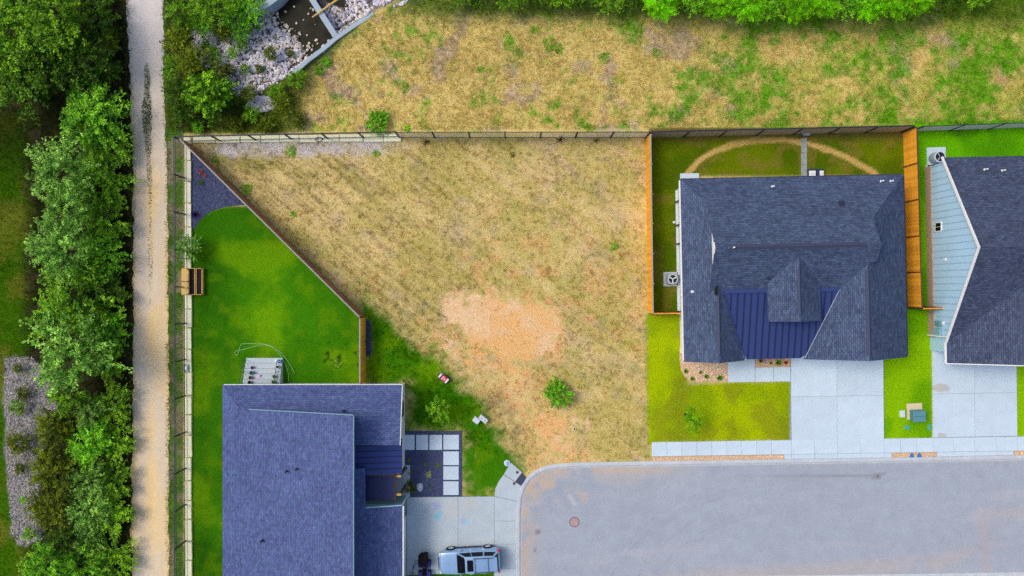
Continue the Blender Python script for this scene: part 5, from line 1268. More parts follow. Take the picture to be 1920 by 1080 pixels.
# ------------------------------------------------------------------ driveway objects
def wheel(root, x, y, r_, w, rimc='steel_rim', name='wheel', loc=None):
    mb = MB().lathe([(r_*0.66, -w/2), (r_*0.93, -w/2), (r_, -w*0.33), (r_, w*0.33), (r_*0.93, w/2), (r_*0.66, w/2)], 26, cap=False)
    mb.xform(Matrix.Rotation(R(90), 4, 'X')); mb.v = [(a+x, b+y, c+r_) for a, b, c in mb.v]
    t = mb.local(name, M['tyre'], root, True)
    rb = MB().lathe([(r_*0.68, -w*0.42), (r_*0.68, w*0.42), (r_*0.60, w*0.45), (r_*0.54, w*0.22)], 26); rb.lathe([(r_*0.68, -w*0.40), (r_*0.1, -w*0.40)], 26)
    for k in range(5):
        a = k*2*math.pi/5; rb.box(0.04, r_*0.62, -0.035, 0.035, w*0.22, w*0.42, rz=a, c=(0, 0))
    rb.lathe([(0.06, w*0.2), (0.06, w*0.45), (0.03, w*0.47)], 12)
    s = 1 if y > 0 else -1
    rb.xform(Matrix.Rotation(R(-90*s), 4, 'X')); rb.v = [(a+x, b+y, c+r_) for a, b, c in rb.v]
    rm2 = rb.local('rim', M[rimc], t)
    return t
M['tyre'] = mat('black_rubber', C(24, 26, 40), 0.85); M['steel_rim'] = mat('alloy_rim', C(214, 220, 230), 0.3, metal=0.6)
M['car_paint'] = mat('silver_blue_car_paint', C(148, 184, 230), 0.28, metal=0.35, coat=0.6)
M['car_trim'] = mat('grey_lower_cladding', C(128, 140, 148), 0.6)
M['red_lamp'] = mat('red_lamp', C(200, 20, 60), 0.25, coat=0.5)
M['clear_lamp'] = mat('clear_lamp', C(222, 228, 236), 0.15, coat=0.6)
p = W(881.5, 1044.5)
car = empty('parked_suv', (p.x, p.y, 0.10), 'silver-blue SUV with roof rack parked on the left driveway', 'car', None, R(3.0))
# body: lofted sections along x, front at -x
ST = [(-2.47, 0.62, 0.46, 0.70), (-2.42, 0.78, 0.38, 0.84), (-2.28, 0.88, 0.30, 0.93), (-1.95, 0.95, 0.27, 0.99), (-1.2, 0.97, 0.27, 1.05), (-0.9, 0.97, 0.27, 1.08), (0.0, 0.98, 0.27, 1.09), (1.2, 0.98, 0.27, 1.10), (1.9, 0.97, 0.29, 1.11), (2.25, 0.94, 0.34, 1.12), (2.42, 0.88, 0.40, 1.05), (2.48, 0.80, 0.46, 0.95)]
mb = MB(); ring = []
for (x, hw, zb, zt) in ST:
    pr = [(0, zb), (hw*0.88, zb), (hw*0.985, zb+0.10), (hw, zb+(zt-zb)*0.45), (hw*0.975, zb+(zt-zb)*0.78), (hw*0.93, zt-0.03), (hw*0.85, zt), (hw*0.45, zt+0.025), (0, zt+0.03)]
    full = pr + [(-a, b) for a, b in pr[-2:0:-1]]
    ring.append([(x, a, b) for a, b in full])
n = len(ring[0])
for rg in ring: mb.v += rg
for i in range(len(ring)-1):
    for k in range(n): mb.f.append((i*n+k, i*n+(k+1) % n, (i+1)*n+(k+1) % n, (i+1)*n+k))
mb.f.append(tuple(range(n-1, -1, -1))); mb.f.append(tuple((len(ring)-1)*n+k for k in range(n)))
mb.f = [q[::-1] for q in mb.f]
body = mb.local('body', M['car_paint'], car, True); 
sd = body.modifiers.new('sub', 'SUBSURF'); sd.levels = 1; sd.render_levels = 1
# greenhouse
GH = [(-1.02, 0.80, 1.07), (-0.30, 0.68, 1.66), (0.2, 0.69, 1.71), (1.2, 0.69, 1.72), (2.02, 0.67, 1.69), (2.40, 0.76, 1.10)]
def gh_ring(x0, hw0, z0, x1, hw1, z1): pass
BOT = [(-1.02, 0.82), (0.2, 0.87), (1.2, 0.87), (2.40, 0.78)]
gv = []; gf = []
XS = [(-0.28, 0.66, 1.645), (0.3, 0.68, 1.705), (1.2, 0.68, 1.715), (2.05, 0.65, 1.68)]
gvb = [(-1.02, 0.82, 1.06), (0.1, 0.87, 1.07), (1.2, 0.87, 1.08), (2.40, 0.80, 1.08)]
for (x, hw, z), (bx, bh, bz) in zip(XS, gvb):
    gv += [(bx, bh, bz), (x, hw, z-0.06), (x, hw*0.86, z), (x, 0, z+0.02), (x, -hw*0.86, z), (x, -hw, z-0.06), (bx, -bh, bz)]
for i in range(3):
    for k in range(6): gf.append((i*7+k, i*7+k+1, (i+1)*7+k+1, (i+1)*7+k))
gf.append(tuple(range(6, -1, -1))); gf.append(tuple(21+k for k in range(7)))
gh = link('cabin', mesh('cabin', gv, [q[::-1] for q in gf], M['car_paint']), car); bevel(gh, 0.03, 2)
def panel(name, q, m, off, par, t=0.012):
    q = [Vector(a) for a in q]; nrm = (q[1]-q[0]).cross(q[2]-q[0]).normalized()
    cen = sum(q, Vector())/len(q)
    if nrm.dot(cen-Vector((0.6, 0, 1.2))) < 0: nrm = -nrm; q = q[::-1]
    v = [a+nrm*off for a in q] + [a+nrm*(off-t-0.02) for a in q]; k = len(q)
    f = [tuple(range(k)), tuple(range(2*k-1, k-1, -1))] + [(i, k+i, k+(i+1) % k, (i+1) % k) for i in range(k)]
    return link(name, mesh(name, v, f, M[m]), par)
def lerp3(a, b, t): return tuple(a[i]+(b[i]-a[i])*t for i in range(3))
def band(i, s, t0, t1):   # side glass between stations i,i+1
    b0, b1 = gvb[i], gvb[i+1]; a0, a1 = XS[i], XS[i+1]
    B0 = (b0[0], s*b0[1], b0[2]); B1 = (b1[0], s*b1[1], b1[2]); A0 = (a0[0], s*a0[1], a0[2]-0.06); A1 = (a1[0], s*a1[1], a1[2]-0.06)
    lo0, lo1 = lerp3(B0, A0, 0.14), lerp3(B1, A1, 0.14); hi0, hi1 = lerp3(B0, A0, 0.92), lerp3(B1, A1, 0.92)
    return [lerp3(lo0, lo1, t0), lerp3(lo0, lo1, t1), lerp3(hi0, hi1, t1), lerp3(hi0, hi1, t0)]
for s in (1, -1):
    panel('side_window', band(0, s, 0.16, 0.96), 'glass', 0.012, car); panel('side_window', band(1, s, 0.03, 0.94), 'glass', 0.012, car); panel('side_window', band(2, s, 0.05, 0.82), 'glass', 0.012, car)
panel('windscreen', [(-0.95, 0.74, 1.12), (-0.95, -0.74, 1.12), (-0.32, -0.60, 1.615), (-0.32, 0.60, 1.615)], 'glass', 0.025, car)
panel('rear_window', [(2.33, 0.70, 1.20), (2.33, -0.70, 1.20), (2.10, -0.58, 1.60), (2.10, 0.58, 1.60)], 'glass', 0.02, car)
MB().box(-0.12, 0.36, -0.44, 0.44, 1.725, 1.745).local('sunroof', M['glass'], car)
for s in (1, -1): MB().tube([(0.42, s*0.56, 1.73), (0.48, s*0.56, 1.79), (1.9, s*0.55, 1.78), (1.98, s*0.55, 1.71)], 0.028, 6).local('roof_rail', M['steel_black'], car)
for x in (0.5, 1.55): MB().tube([(x, -0.56, 1.785), (x, 0.56, 1.785)], 0.02, 6).local('cross_bar', M['steel_black'], car)
for y in (-0.3, -0.1, 0.1, 0.3): MB().box(0.6, 1.48, y-0.012, y+0.012, 1.735, 1.752).local('roof_rib', M['car_paint'], car)
MB().box(1.96, 2.26, -0.56, 0.56, 1.64, 1.70, taper=0.02).local('rear_spoiler', M['car_paint'], car)
MB().box(-2.0, -1.12, -0.012, 0.012, 1.035, 1.088).local('bonnet_crease', M['car_paint'], car)
for s in (1, -1):
    wheel(car, -1.48, s*0.90, 0.385, 0.25); wheel(car, 1.50, s*0.90, 0.385, 0.25)
    arch = MB().lathe([(0.47, -0.02), (0.47, 0.02)], 24); 
    for xw in (-1.48, 1.50):
        a = MB().lathe([(0.40, 0.86), (0.45, 0.885), (0.48, 0.905), (0.48, 0.80)], 24, cap=False); a.xform(Matrix.Rotation(R(-90*s), 4, 'X')); a.v = [(x+xw, y, z+0.40) for x, y, z in a.v]
        a.local('wheel_arch', M['tyre'], car)
    m_ = MB().box(-0.78, -0.62, s*0.93 if s > 0 else -1.16, 1.16 if s > 0 else -0.93, 1.06, 1.22).local('mirror', M['car_paint'], car); bevel(m_, 0.04, 2)
    MB().box(-2.40, -2.22, (0.55 if s > 0 else -0.82), (0.82 if s > 0 else -0.55), 0.74, 0.885).local('headlight', M['clear_lamp'], car)
    MB().box(2.28, 2.46, (0.70 if s > 0 else -0.91), (0.91 if s > 0 else -0.70), 0.78, 1.09).local('tail_light', M['red_lamp'], car)
    for x in (0.0, 1.05): MB().box(x, x+0.2, (0.962 if s > 0 else -0.995), (0.995 if s > 0 else -0.962), 0.90, 0.935).local('door_handle', M['clear_lamp'], car)
    MB().box(-0.95, 0.98, (0.95 if s > 0 else -1.02), (1.02 if s > 0 else -0.95), 0.27, 0.34).local('running_board', M['steel_black'], car)
b = MB().box(-2.52, -2.30, -0.74, 0.74, 0.36, 0.58).local('front_bumper', M['car_trim'], car); bevel(b, 0.06, 3)
b = MB().box(2.30, 2.56, -0.80, 0.80, 0.40, 0.64).local('rear_bumper', M['car_trim'], car); bevel(b, 0.06, 3)
MB().box(-2.50, -2.40, -0.42, 0.42, 0.60, 0.76).local('grille', M['black'], car)
# wheelie bin
p = W(796.5, 1040.5); r = empty('wheelie_bin', (p.x, p.y, 0.10), 'black wheelie bin standing behind the quad bike', 'bin', None, R(4))
mb = MB(); mb.add([(-.29, -.36, .06), (.29, -.36, .06), (.29, .30, .06), (-.29, .30, .06), (-.36, -.43, 1.0), (.36, -.43, 1.0), (.36, .43, 1.0), (-.36, .43, 1.0)], [(3, 2, 1, 0), (4, 5, 6, 7), (0, 1, 5, 4), (1, 2, 6, 5), (2, 3, 7, 6), (3, 0, 4, 7)])
o = mb.local('bin_body', M['black'], r); bevel(o, 0.05, 2)
o = MB().box(-0.38, 0.38, -0.46, 0.46, 1.0, 1.07, taper=0.03).local('lid', M['black'], r); bevel(o, 0.03, 2)
for s in (-1, 1): wheel(r, 0, 0, 0.1, 0.05, loc=None).location = (s*0.26, -0.38, 0)
MB().tube([(-0.28, -0.50, 1.0), (0.28, -0.50, 1.0)], 0.02, 6).local('handle', M['black'], r)
# quad bike
p = W(797.5, 1061.5); r = empty('quad_bike', (p.x, p.y, 0.10), 'small dark blue quad bike at the foot of the left driveway', 'quad bike', None, R(92))
M['quad_blue'] = mat('royal_blue_plastic', C(46, 42, 140), 0.35, coat=0.3)
for x in (-0.42, 0.42):
    for s in (-1, 1): wheel(r, x, s*0.40, 0.24, 0.22, 'quad_blue')
o = MB().box(-0.5, 0.45, -0.15, 0.15, 0.22, 0.52).local('chassis', M['black'], r); bevel(o, 0.05, 2)
for x in (-0.45, 0.42):
    for s in (-1, 1): 
        o = MB().box(x-0.26, x+0.26, (0.16 if s > 0 else -0.52), (0.52 if s > 0 else -0.16), 0.50, 0.56, taper=0.03).local('fender', M['quad_blue'], r); bevel(o, 0.03, 2)
o = MB().box(-0.5, 0.05, -0.16, 0.16, 0.53, 0.64).local('seat', M['black'], r); bevel(o, 0.05, 3)
o = MB().box(0.10, 0.42, -0.12, 0.12, 0.53, 0.66).local('tank', M['quad_blue'], r); bevel(o, 0.05, 3)
MB().tube([(0.26, -0.38, 0.86), (0.30, -0.1, 0.84), (0.30, 0.1, 0.84), (0.26, 0.38, 0.86)], 0.018, 6).local('handlebar', M['steel_black'], r)
MB().tube([(0.36, 0, 0.6), (0.30, 0, 0.84)], 0.025, 6).local('steering_column', M['steel_black'], r)
MB().box(0.52, 0.6, -0.2, 0.2, 0.36, 0.52).local('front_rack', M['steel_grey'], r)
for s in (-1, 1): MB().lathe([(0.045, 0.66), (0.04, 0.70)], 10, (0.46, s*0.1, 0)).local('headlight', M['clear_lamp'], r)
# bicycle
p = W(774.5, 1070); r = empty('bicycle', (p.x, p.y, 0.10), 'small grey bicycle leaning beside the garage wall', 'bicycle', None, R(78))
for x in (-0.42, 0.42):
    t = MB().tube([(x+0.27*math.cos(a), 0, 0.29+0.27*math.sin(a)) for a in np.linspace(0, 2*math.pi, 25)], 0.02, 6, cap=False).local('wheel', M['tyre'], r)
    mb = MB()
    for k in range(8): mb.tube([(x, 0, 0.29), (x+0.26*math.cos(k*math.pi/4), 0, 0.29+0.26*math.sin(k*math.pi/4))], 0.005, 4)
    mb.local('spokes', M['steel_grey'], t)
MB().tube([(-0.42, 0, .29), (-0.08, 0, .29), (0.28, 0, .62), (-0.16, 0, .66), (-0.08, 0, .29)], 0.02, 6).tube([(-.42, 0, .29), (-.16, 0, .66)], 0.015, 6).local('frame', mat('violet_frame', C(110, 110, 170), 0.4), r)
MB().tube([(0.42, 0, .29), (0.26, 0, .78)], 0.02, 6).local('fork', M['steel_grey'], r)
MB().tube([(0.18, -0.28, .84), (0.26, -0.1, .8), (0.26, 0.1, .8), (0.18, 0.28, .84)], 0.016, 6).local('handlebar', M['steel_black'], r)
o = MB().box(-0.30, -0.06, -0.08, 0.08, .72, .77).local('saddle', M['black'], r); bevel(o, 0.03, 2)
MB().tube([(-.16, 0, .64), (-.18, 0, .74)], 0.015, 6).local('seat_post', M['steel_grey'], r)
MB().tube([(-0.08, -0.16, .24), (-0.08, 0.16, .34)], 0.015, 5).local('pedals', M['black'], r)
p = W(781.5, 1053); r = empty('floor_mat', (p.x, p.y, 0.102), 'small square lilac mat on the driveway beside the bin', 'mat', None, R(6))
MB().box(-0.15, 0.15, -0.18, 0.18, 0, 0.012).local('mat_rim', mat('lilac_rubber', C(124, 138, 186), 0.8), r); MB().box(-0.12, 0.12, -0.15, 0.15, 0.0125, 0.016).local('mat_top', mat('pale_lilac', C(158, 172, 206), 0.8), r)
# ------------------------------------------------------------------ plants
def crown_mesh(name, seed, m, flat=0.75, sprays=150, per=64, leaf=0.062, low=-0.1, spread=0.055, lob=0.3, inner=0.3, start=0.45):
    g = np.random.default_rng(seed)
    az = g.uniform(0, 2*np.pi, sprays); sz = g.uniform(low, 1.0, sprays); cz = np.sqrt(1-sz*sz)
    D = np.stack([cz*np.cos(az), cz*np.sin(az), sz], 1)
    lobes = g.normal(size=(9, 3)); lobes[:, 2] = np.abs(lobes[:, 2])*0.6; lobes /= np.linalg.norm(lobes, axis=1)[:, None]
    lv = np.max(np.clip(D @ lobes.T, 0, 1)**5, axis=1)
    rr = (1-lob) + lob*1.15*lv + g.uniform(-0.12, 0.16, sprays)
    E_ = D*rr[:, None]*np.array([1, 1, flat]); S_ = E_*inner
    nc = 8; tw = np.linspace(start, 1.0, nc)[None, :] + g.uniform(-0.04, 0.04, (sprays, nc))
    bend = g.normal(size=(sprays, 1, 3))*0.10*np.array([1, 1, 0.5])
    Cn = S_[:, None] + (E_-S_)[:, None]*tw[..., None] + bend*(tw**2)[..., None] + g.normal(size=(sprays, nc, 3))*0.028*np.array([1, 1, 0.6])
    Cn[..., 2] -= 0.12*(tw**2)*(1-np.abs(sz))[:, None]*flat
    k = per//nc
    P = Cn[:, :, None] + g.normal(size=(sprays, nc, k, 3))*(spread*(1.15-0.55*tw))[..., None, None]*np.array([1, 1, 0.5])
    sprayv = np.broadcast_to(g.uniform(0.55, 1.35, (sprays, 1, 1)), (sprays, nc, k)).reshape(-1)
    clv = np.broadcast_to(g.uniform(0.8, 1.2, (sprays, nc, 1)), (sprays, nc, k)).reshape(-1)
    dirs = np.broadcast_to(D[:, None, None], (sprays, nc, k, 3)).reshape(-1, 3)
    P = P.reshape(-1, 3); n = len(P)
    ax = dirs*0.7 + g.normal(size=(n, 3))*0.8; ax[:, 2] *= 0.5; ax /= np.linalg.norm(ax, axis=1)[:, None]
    up = np.array([0, 0, 1.0]) + g.normal(size=(n, 3))*0.55
    sd_ = np.cross(ax, up); sd_ /= np.linalg.norm(sd_, axis=1)[:, None]
    L_ = leaf*g.uniform(0.6, 1.35, n)[:, None]; w = L_*g.uniform(0.22, 0.34, n)[:, None]
    q = np.stack([P, P+ax*L_*0.5+sd_*w, P+ax*L_, P+ax*L_*0.5-sd_*w], 1).reshape(-1, 3)
    val = sprayv*clv*g.uniform(0.7, 1.25, n); mixv = np.clip(g.uniform(0, 1, n)**1.4 + (sprayv-1)*0.7, 0, 1)
    colr = np.stack([val, mixv, val], 1); colr = np.repeat(colr, 4, axis=0)
    me = np_mesh(name, q, n, 4, colr, m)
    limbs = [(S_[i]*0.6, E_[i]*0.85) for i in range(0, sprays, max(1, sprays//14))]
    return me, limbs
VAR = {}
def variant(key, m, **kw):
    VAR[key] = [crown_mesh('crown', hash(key) % 1000 if False else sum(map(ord, key))*7+i, M[m], **kw) for i in range(kw.pop('n', 2))]
def mk(key, m, n=2, **kw):
    VAR[key] = [crown_mesh('crown', sum(map(ord, key))*7+i*31, M[m], **kw) for i in range(n)]
mk('bright', 'leaf_bright', 3, sprays=170, per=56, leaf=0.062, lob=0.62, spread=0.034)
mk('mid', 'leaf_mid', 3, sprays=150, per=56, leaf=0.06, lob=0.66, spread=0.034)
mk('dark', 'leaf_dark', 3, sprays=150, per=56, leaf=0.06, lob=0.65, spread=0.038)
mk('grey', 'leaf_grey', 3, sprays=165, per=56, leaf=0.056, lob=0.68, spread=0.033)
mk('olive', 'leaf_olive', 3, sprays=180, per=56, leaf=0.062, lob=0.5, spread=0.042)
mk('lime', 'leaf_lime', 2, sprays=150, per=80, leaf=0.06, spread=0.075, lob=0.35)
mk('small', 'leaf_lime', 3, sprays=36, per=32, leaf=0.12, spread=0.11, lob=0.7)
mk('sparse', 'leaf_lime', 1, sprays=44, per=40, leaf=0.09, spread=0.08, lob=0.6)
mk('leafy', 'leaf_mid', 1, sprays=60, per=56, leaf=0.10, spread=0.06, lob=0.6)
mk('feather', 'leaf_bright', 1, sprays=110, per=64, leaf=0.085, spread=0.03, lob=0.55, flat=0.45)
mk('pine', 'leaf_mid', 1, sprays=140, per=72, leaf=0.10, spread=0.03, lob=0.45, flat=0.6)
mk('weed', 'leaf_mid', 3, sprays=40, per=32, leaf=0.12, spread=0.12, lob=0.7)
tcount = 0
def tree(px, py, rad_px, zc, key, label, cat='tree', name='tree', group=None, trunk=True, flat=None, rz=None):
    """crown centre seen at the pixel; zc = crown centre height above its ground"""
    global tcount; tcount += 1
    p = W(px, py, zc-0.6 if (px < 345 or py < 250) else zc); gzz = gz(p.x, p.y)
    p = W(px, py, gzz+zc)
    rad = rad_px/F*(H-gzz-zc)
    gg = random.Random(tcount*13)
    root = empty(name, (p.x, p.y, gzz), label, cat, group)
    me, limbs = VAR[key][tcount % len(VAR[key])]
    a = gg.uniform(0, 6.28) if rz is None else rz
    o = link('crown', me, root, (0, 0, zc), a); zs = flat or 1.0
    o.scale = (rad*gg.uniform(0.92, 1.08), rad*gg.uniform(0.92, 1.08), rad*zs)
    if trunk:
        tr = 0.035*rad+0.04
        mb = MB().tube([(0, 0, -0.15), (gg.uniform(-.1, .1), gg.uniform(-.1, .1), zc*0.5), (0, 0, zc*0.95)], [tr*1.3, tr, tr*0.6], 7)
        ca, sa = math.cos(a), math.sin(a)
        for (s, e) in limbs[:9]:
            R_ = lambda v: Vector(((v[0]*ca-v[1]*sa)*o.scale.x, (v[0]*sa+v[1]*ca)*o.scale.y, v[2]*o.scale.z+zc))
            mb.tube([(0, 0, zc*0.72), R_(s), R_(e)], [tr*0.6, tr*0.4, tr*0.12], 5)
        mb.local('trunk', M['bark'], root, True)
    return root
GW = 'trees of the wood left of the trail'
T = [
 # upper left wood
 (30, 35, 72, 6.0, 'mid', 'broad yellow-green tree in the upper left corner'), (105, 30, 66, 6.0, 'mid', 'yellow-green tree at the top edge, second from the left corner'),
 (175, 30, 58, 5.2, 'dark', 'dark green tree at the top edge beside the trail'), (20, 120, 62, 5.0, 'mid', 'yellow-green tree at the left edge below the corner tree'),
 (90, 110, 62, 4.6, 'dark', 'dark tree amid the upper left wood'), (148, 105, 56, 3.8, 'dark', 'dark tree above the bright round tree beside the trail'),
 (198, 132, 30, 3.0, 'dark', 'dark small tree at the trail edge above the bright tree'), (60, 170, 52, 3.2, 'dark', 'dark low tree left of the bright round tree'),
 (204, 80, 24, 2.0, 'olive', 'olive shrub at the trail edge near the top'),
 # big bright tree and the belt below it
 (168, 215, 70, 4.6, 'bright', 'bright green round tree overhanging the trail in the upper left'),
 (205, 275, 42, 3.2, 'mid', 'mid-green tree just below the bright round tree'),
 (118, 320, 62, 4.6, 'grey', 'grey-green tree with the leftmost branches over the dark lawn'), (190, 330, 54, 4.0, 'mid', 'mid-green tree by the trail below the bright tree'),
 (120, 395, 50, 4.8, 'grey', 'grey-green tree in the middle of the left tree belt'), (195, 410, 52, 4.0, 'mid', 'mid-green tree by the trail level with the dark gravel bed'),
 (115, 470, 56, 4.6, 'grey', 'grey-green tree left of the trail level with the trellis'), (185, 478, 48, 4.2, 'bright', 'brighter green tree by the trail level with the trellis'),
 (150, 540, 62, 4.4, 'mid', 'mid-green tree level with the raised planter'), (215, 545, 34, 3.0, 'dark', 'dark tree at the trail edge level with the planter'),
 (110, 600, 50, 4.0, 'mid', 'mid-green tree above the vine-covered bright tree'), (195, 612, 48, 3.6, 'bright', 'bright tree at the trail edge above the vine-covered tree'),
 (140, 660, 78, 4.8, 'grey', 'large pale vine-covered tree in the lower half of the tree belt'), (205, 680, 40, 3.2, 'mid', 'mid-green tree right of the pale vine-covered tree'),
 (125, 740, 38, 3.0, 'mid', 'mid-green shrub under the vine-covered tree'),
 # lower hedge
 (165, 770, 36, 4.2, 'grey', 'grey-green hedge tree at the top of the lower hedge'), (212, 760, 40, 3.2, 'mid', 'mid-green hedge tree at the trail, top of the lower hedge'),
 (170, 835, 40, 4.2, 'bright', 'bright hedge tree in the lower left hedge'), (216, 830, 38, 3.0, 'mid', 'mid-green hedge tree at the trail beside the bright hedge tree'),
 (166, 900, 38, 4.2, 'grey', 'grey-green hedge tree in the middle of the lower hedge'), (212, 900, 38, 3.0, 'mid', 'mid-green hedge tree at the trail, middle of the lower hedge'),
 (166, 960, 38, 4.2, 'grey', 'grey-green hedge tree near the bottom of the hedge'), (212, 968, 42, 3.2, 'mid', 'mid-green hedge tree at the trail near the bottom'),
 (150, 1060, 52, 3.8, 'bright', 'bright tree at the bottom edge left of the trail'), (210, 1045, 44, 3.2, 'mid', 'mid-green tree at the bottom edge beside the trail'),
 (85, 1062, 42, 3.4, 'bright', 'bright leafy tree at the bottom left below the gravel bed'), (165, 1010, 32, 3.6, 'grey', 'grey-green hedge tree above the bottom edge trees'),
 (108, 800, 40, 2.6, 'olive', 'olive bush beside the left gravel bed, upper of three'), (104, 880, 42, 2.6, 'olive', 'olive bush beside the left gravel bed, middle of three'), (98, 960, 42, 2.6, 'olive', 'olive bush beside the left gravel bed, lowest of three'),
 (118, 1010, 30, 2.6, 'dark', 'dark bush below the olive bushes of the gravel bed'),
]
T = [q if not (q[0] == 175 and q[1] == 30) else (165, 30, 58, 3.0)+q[4:] for q in T]
for t in T: tree(t[0]-(3 if t[0] > 185 else 0), t[1], t[2]*(1.05 if t[0] > 185 else 1.05), max(0.8, t[3]*(0.68 if t[0] < 150 else 0.36 if t[0] < 185 else 0.22)), *t[4:], group=GW, flat=1.0 if t[0] < 150 else 0.8 if t[0] < 185 else 0.6)
GS = 'shrubs in the left gravel bed'
for t in [(45, 738, 14, 0.5, 'olive', 'small shrub at the left edge of the gravel bed'), (35, 765, 16, 0.6, 'mid', 'shrub across the middle of the left gravel bed'), (35, 830, 22, 0.8, 'olive', 'round olive shrub in the left gravel bed'), (38, 878, 12, 0.5, 'olive', 'small pointed olive shrub low in the gravel bed'), (44, 938, 9, 0.4, 'small', 'tiny bright shrub near the bottom of the gravel bed'), (34, 690, 10, 0.5, 'olive', 'small shrub at the top of the left gravel bed'), (58, 1000, 14, 0.6, 'mid', 'green shrub at the bottom end of the gravel bed')]:
    tree(*t, cat='shrub', name='shrub', group=GS, trunk=False)
GP = 'shrubs between the trail and the pond'
for t in [(345, 25, 34, 1.6, 'mid', 'green shrub right of the trail at the top edge'), (400, 15, 40, 1.9, 'mid', 'green shrub at the top edge, second right of the trail'), (455, 22, 36, 1.7, 'bright', 'bright shrub at the top edge left of the headwall'), (340, 75, 32, 1.4, 'olive', 'olive shrub right of the trail, below the top shrubs'),
          (385, 45, 26, 1.2, 'bright', 'bright small shrub above the pale rocks'), (330, 125, 26, 1.3, 'mid', 'mid-green shrub at the trail edge left of the rocks'), (366, 122, 34, 1.8, 'olive', 'dark olive shrub left of the pond rocks'), (340, 170, 32, 1.6, 'dark', 'dark shrub at the trail edge above the corner'),
          (392, 178, 44, 2.0, 'pine', 'bright feathery juniper below the pond rocks'), (400, 140, 24, 1.4, 'olive', 'small olive shrub above the feathery juniper'), (345, 215, 28, 1.0, 'dark', 'dark shrub above the fence corner'), (425, 185, 22, 0.9, 'dark', 'dark small shrub right of the feathery juniper'), (465, 175, 16, 0.8, 'olive', 'small olive shrub at the bottom of the pond rocks'),
          (508, 100, 14, 0.7, 'olive', 'small green tuft shrub growing in the pond rocks'), (452, 60, 20, 0.9, 'bright', 'bright shrub at the upper edge of the pond rocks'), (475, 45, 16, 0.8, 'mid', 'mid-green shrub by the headwall and rocks'), (436, 100, 12, 0.6, 'mid', 'small mid-green shrub in the rocks left of the tuft'), (555, 150, 20, 0.8, 'mid', 'green shrub at the lower end of the pond wall'), (530, 195, 22, 0.7, 'olive', 'olive shrub between the pond wall and fence'), (612, 115, 11, 0.15, 'bright', 'bright shrub just right of the pond wall'), (598, 132, 10, 0.15, 'mid', 'small shrub right of the pond wall, lower one'),
          (455, 85, 13, 0.5, 'mid', 'small green brush amid the upper pond rocks'), (545, 100, 8, 0.3, 'olive', 'tiny tuft near the pond shore'), (405, 105, 14, 0.6, 'mid', 'green brush at the lower left of the pond rocks'), (460, 130, 10, 0.4, 'mid', 'tiny green brush low in the pond rocks'), (388, 88, 14, 0.6, 'mid', 'green brush over the left end of the pond rocks'), (428, 132, 14, 0.6, 'olive', 'olive brush in the lower left of the pond rocks'), (418, 62, 18, 0.8, 'olive', 'olive brush above the left pond rocks'), (486, 128, 9, 0.4, 'olive', 'tiny olive brush in the middle of the pond rocks'), (520, 172, 18, 0.6, 'mid', 'green brush along the lower pond wall'), (370, 238, 14, 0.5, 'bright', 'bright weed clump just outside the top fence corner'), (440, 232, 16, 0.5, 'olive', 'olive weed clump outside the top fence'), (500, 235, 18, 0.5, 'olive', 'second olive weed clump outside the top fence'), (470, 215, 18, 0.6, 'mid', 'green weed clump below the lowest pond rocks'), (560, 225, 16, 0.5, 'olive', 'last olive weed clump outside the top fence')]:
    tree(*t, cat='shrub', name='shrub', group=GP, trunk=False)
GH = 'bright shrubs of the top hedge'
hx = [(1235, 4, 34, 2.2, 'lime'), (1296, -6, 32, 2.2, 'bright'), (1352, 8, 34, 2.4, 'lime'), (1402, 2, 34, 2.4, 'lime'), (1446, 10, 30, 2.2, 'bright'), (1492, 4, 34, 2.4, 'lime'), (1538, 0, 34, 2.4, 'lime'), (1585, -2, 34, 2.3, 'bright'), (1632, 6, 32, 2.3, 'lime'), (1680, -4, 34, 2.3, 'lime'), (1724, 2, 30, 2.2, 'lime')]
for i, t in enumerate(hx): tree(*t, label='bright hedge shrub at the top edge, number %s from its left end' % ['one', 'two', 'three', 'four', 'five', 'six', 'seven', 'eight', 'nine', 'ten', 'eleven'][i], cat='shrub', name='hedge_shrub', group=GH)
hd = [(860, -14, 26), (905, -12, 28), (955, -8, 28), (1000, -10, 28), (1048, -6, 30), (1095, -8, 30), (1140, -4, 30), (1188, -6, 30), (1270, -14, 26), (1780, -12, 30), (1830, -12, 30)]
od = ['first', 'second', 'third', 'fourth', 'fifth', 'sixth', 'seventh', 'eighth', 'ninth', 'tenth', 'eleventh']
for i, (x, y, rr_) in enumerate(hd): tree(x, y, rr_, 1.3, 'dark' if i % 2 else 'mid', 'dark scrub bush at the top edge, %s from the left' % od[i], cat='shrub', name='scrub_bush', group='dark scrub along the top edge', trunk=False)
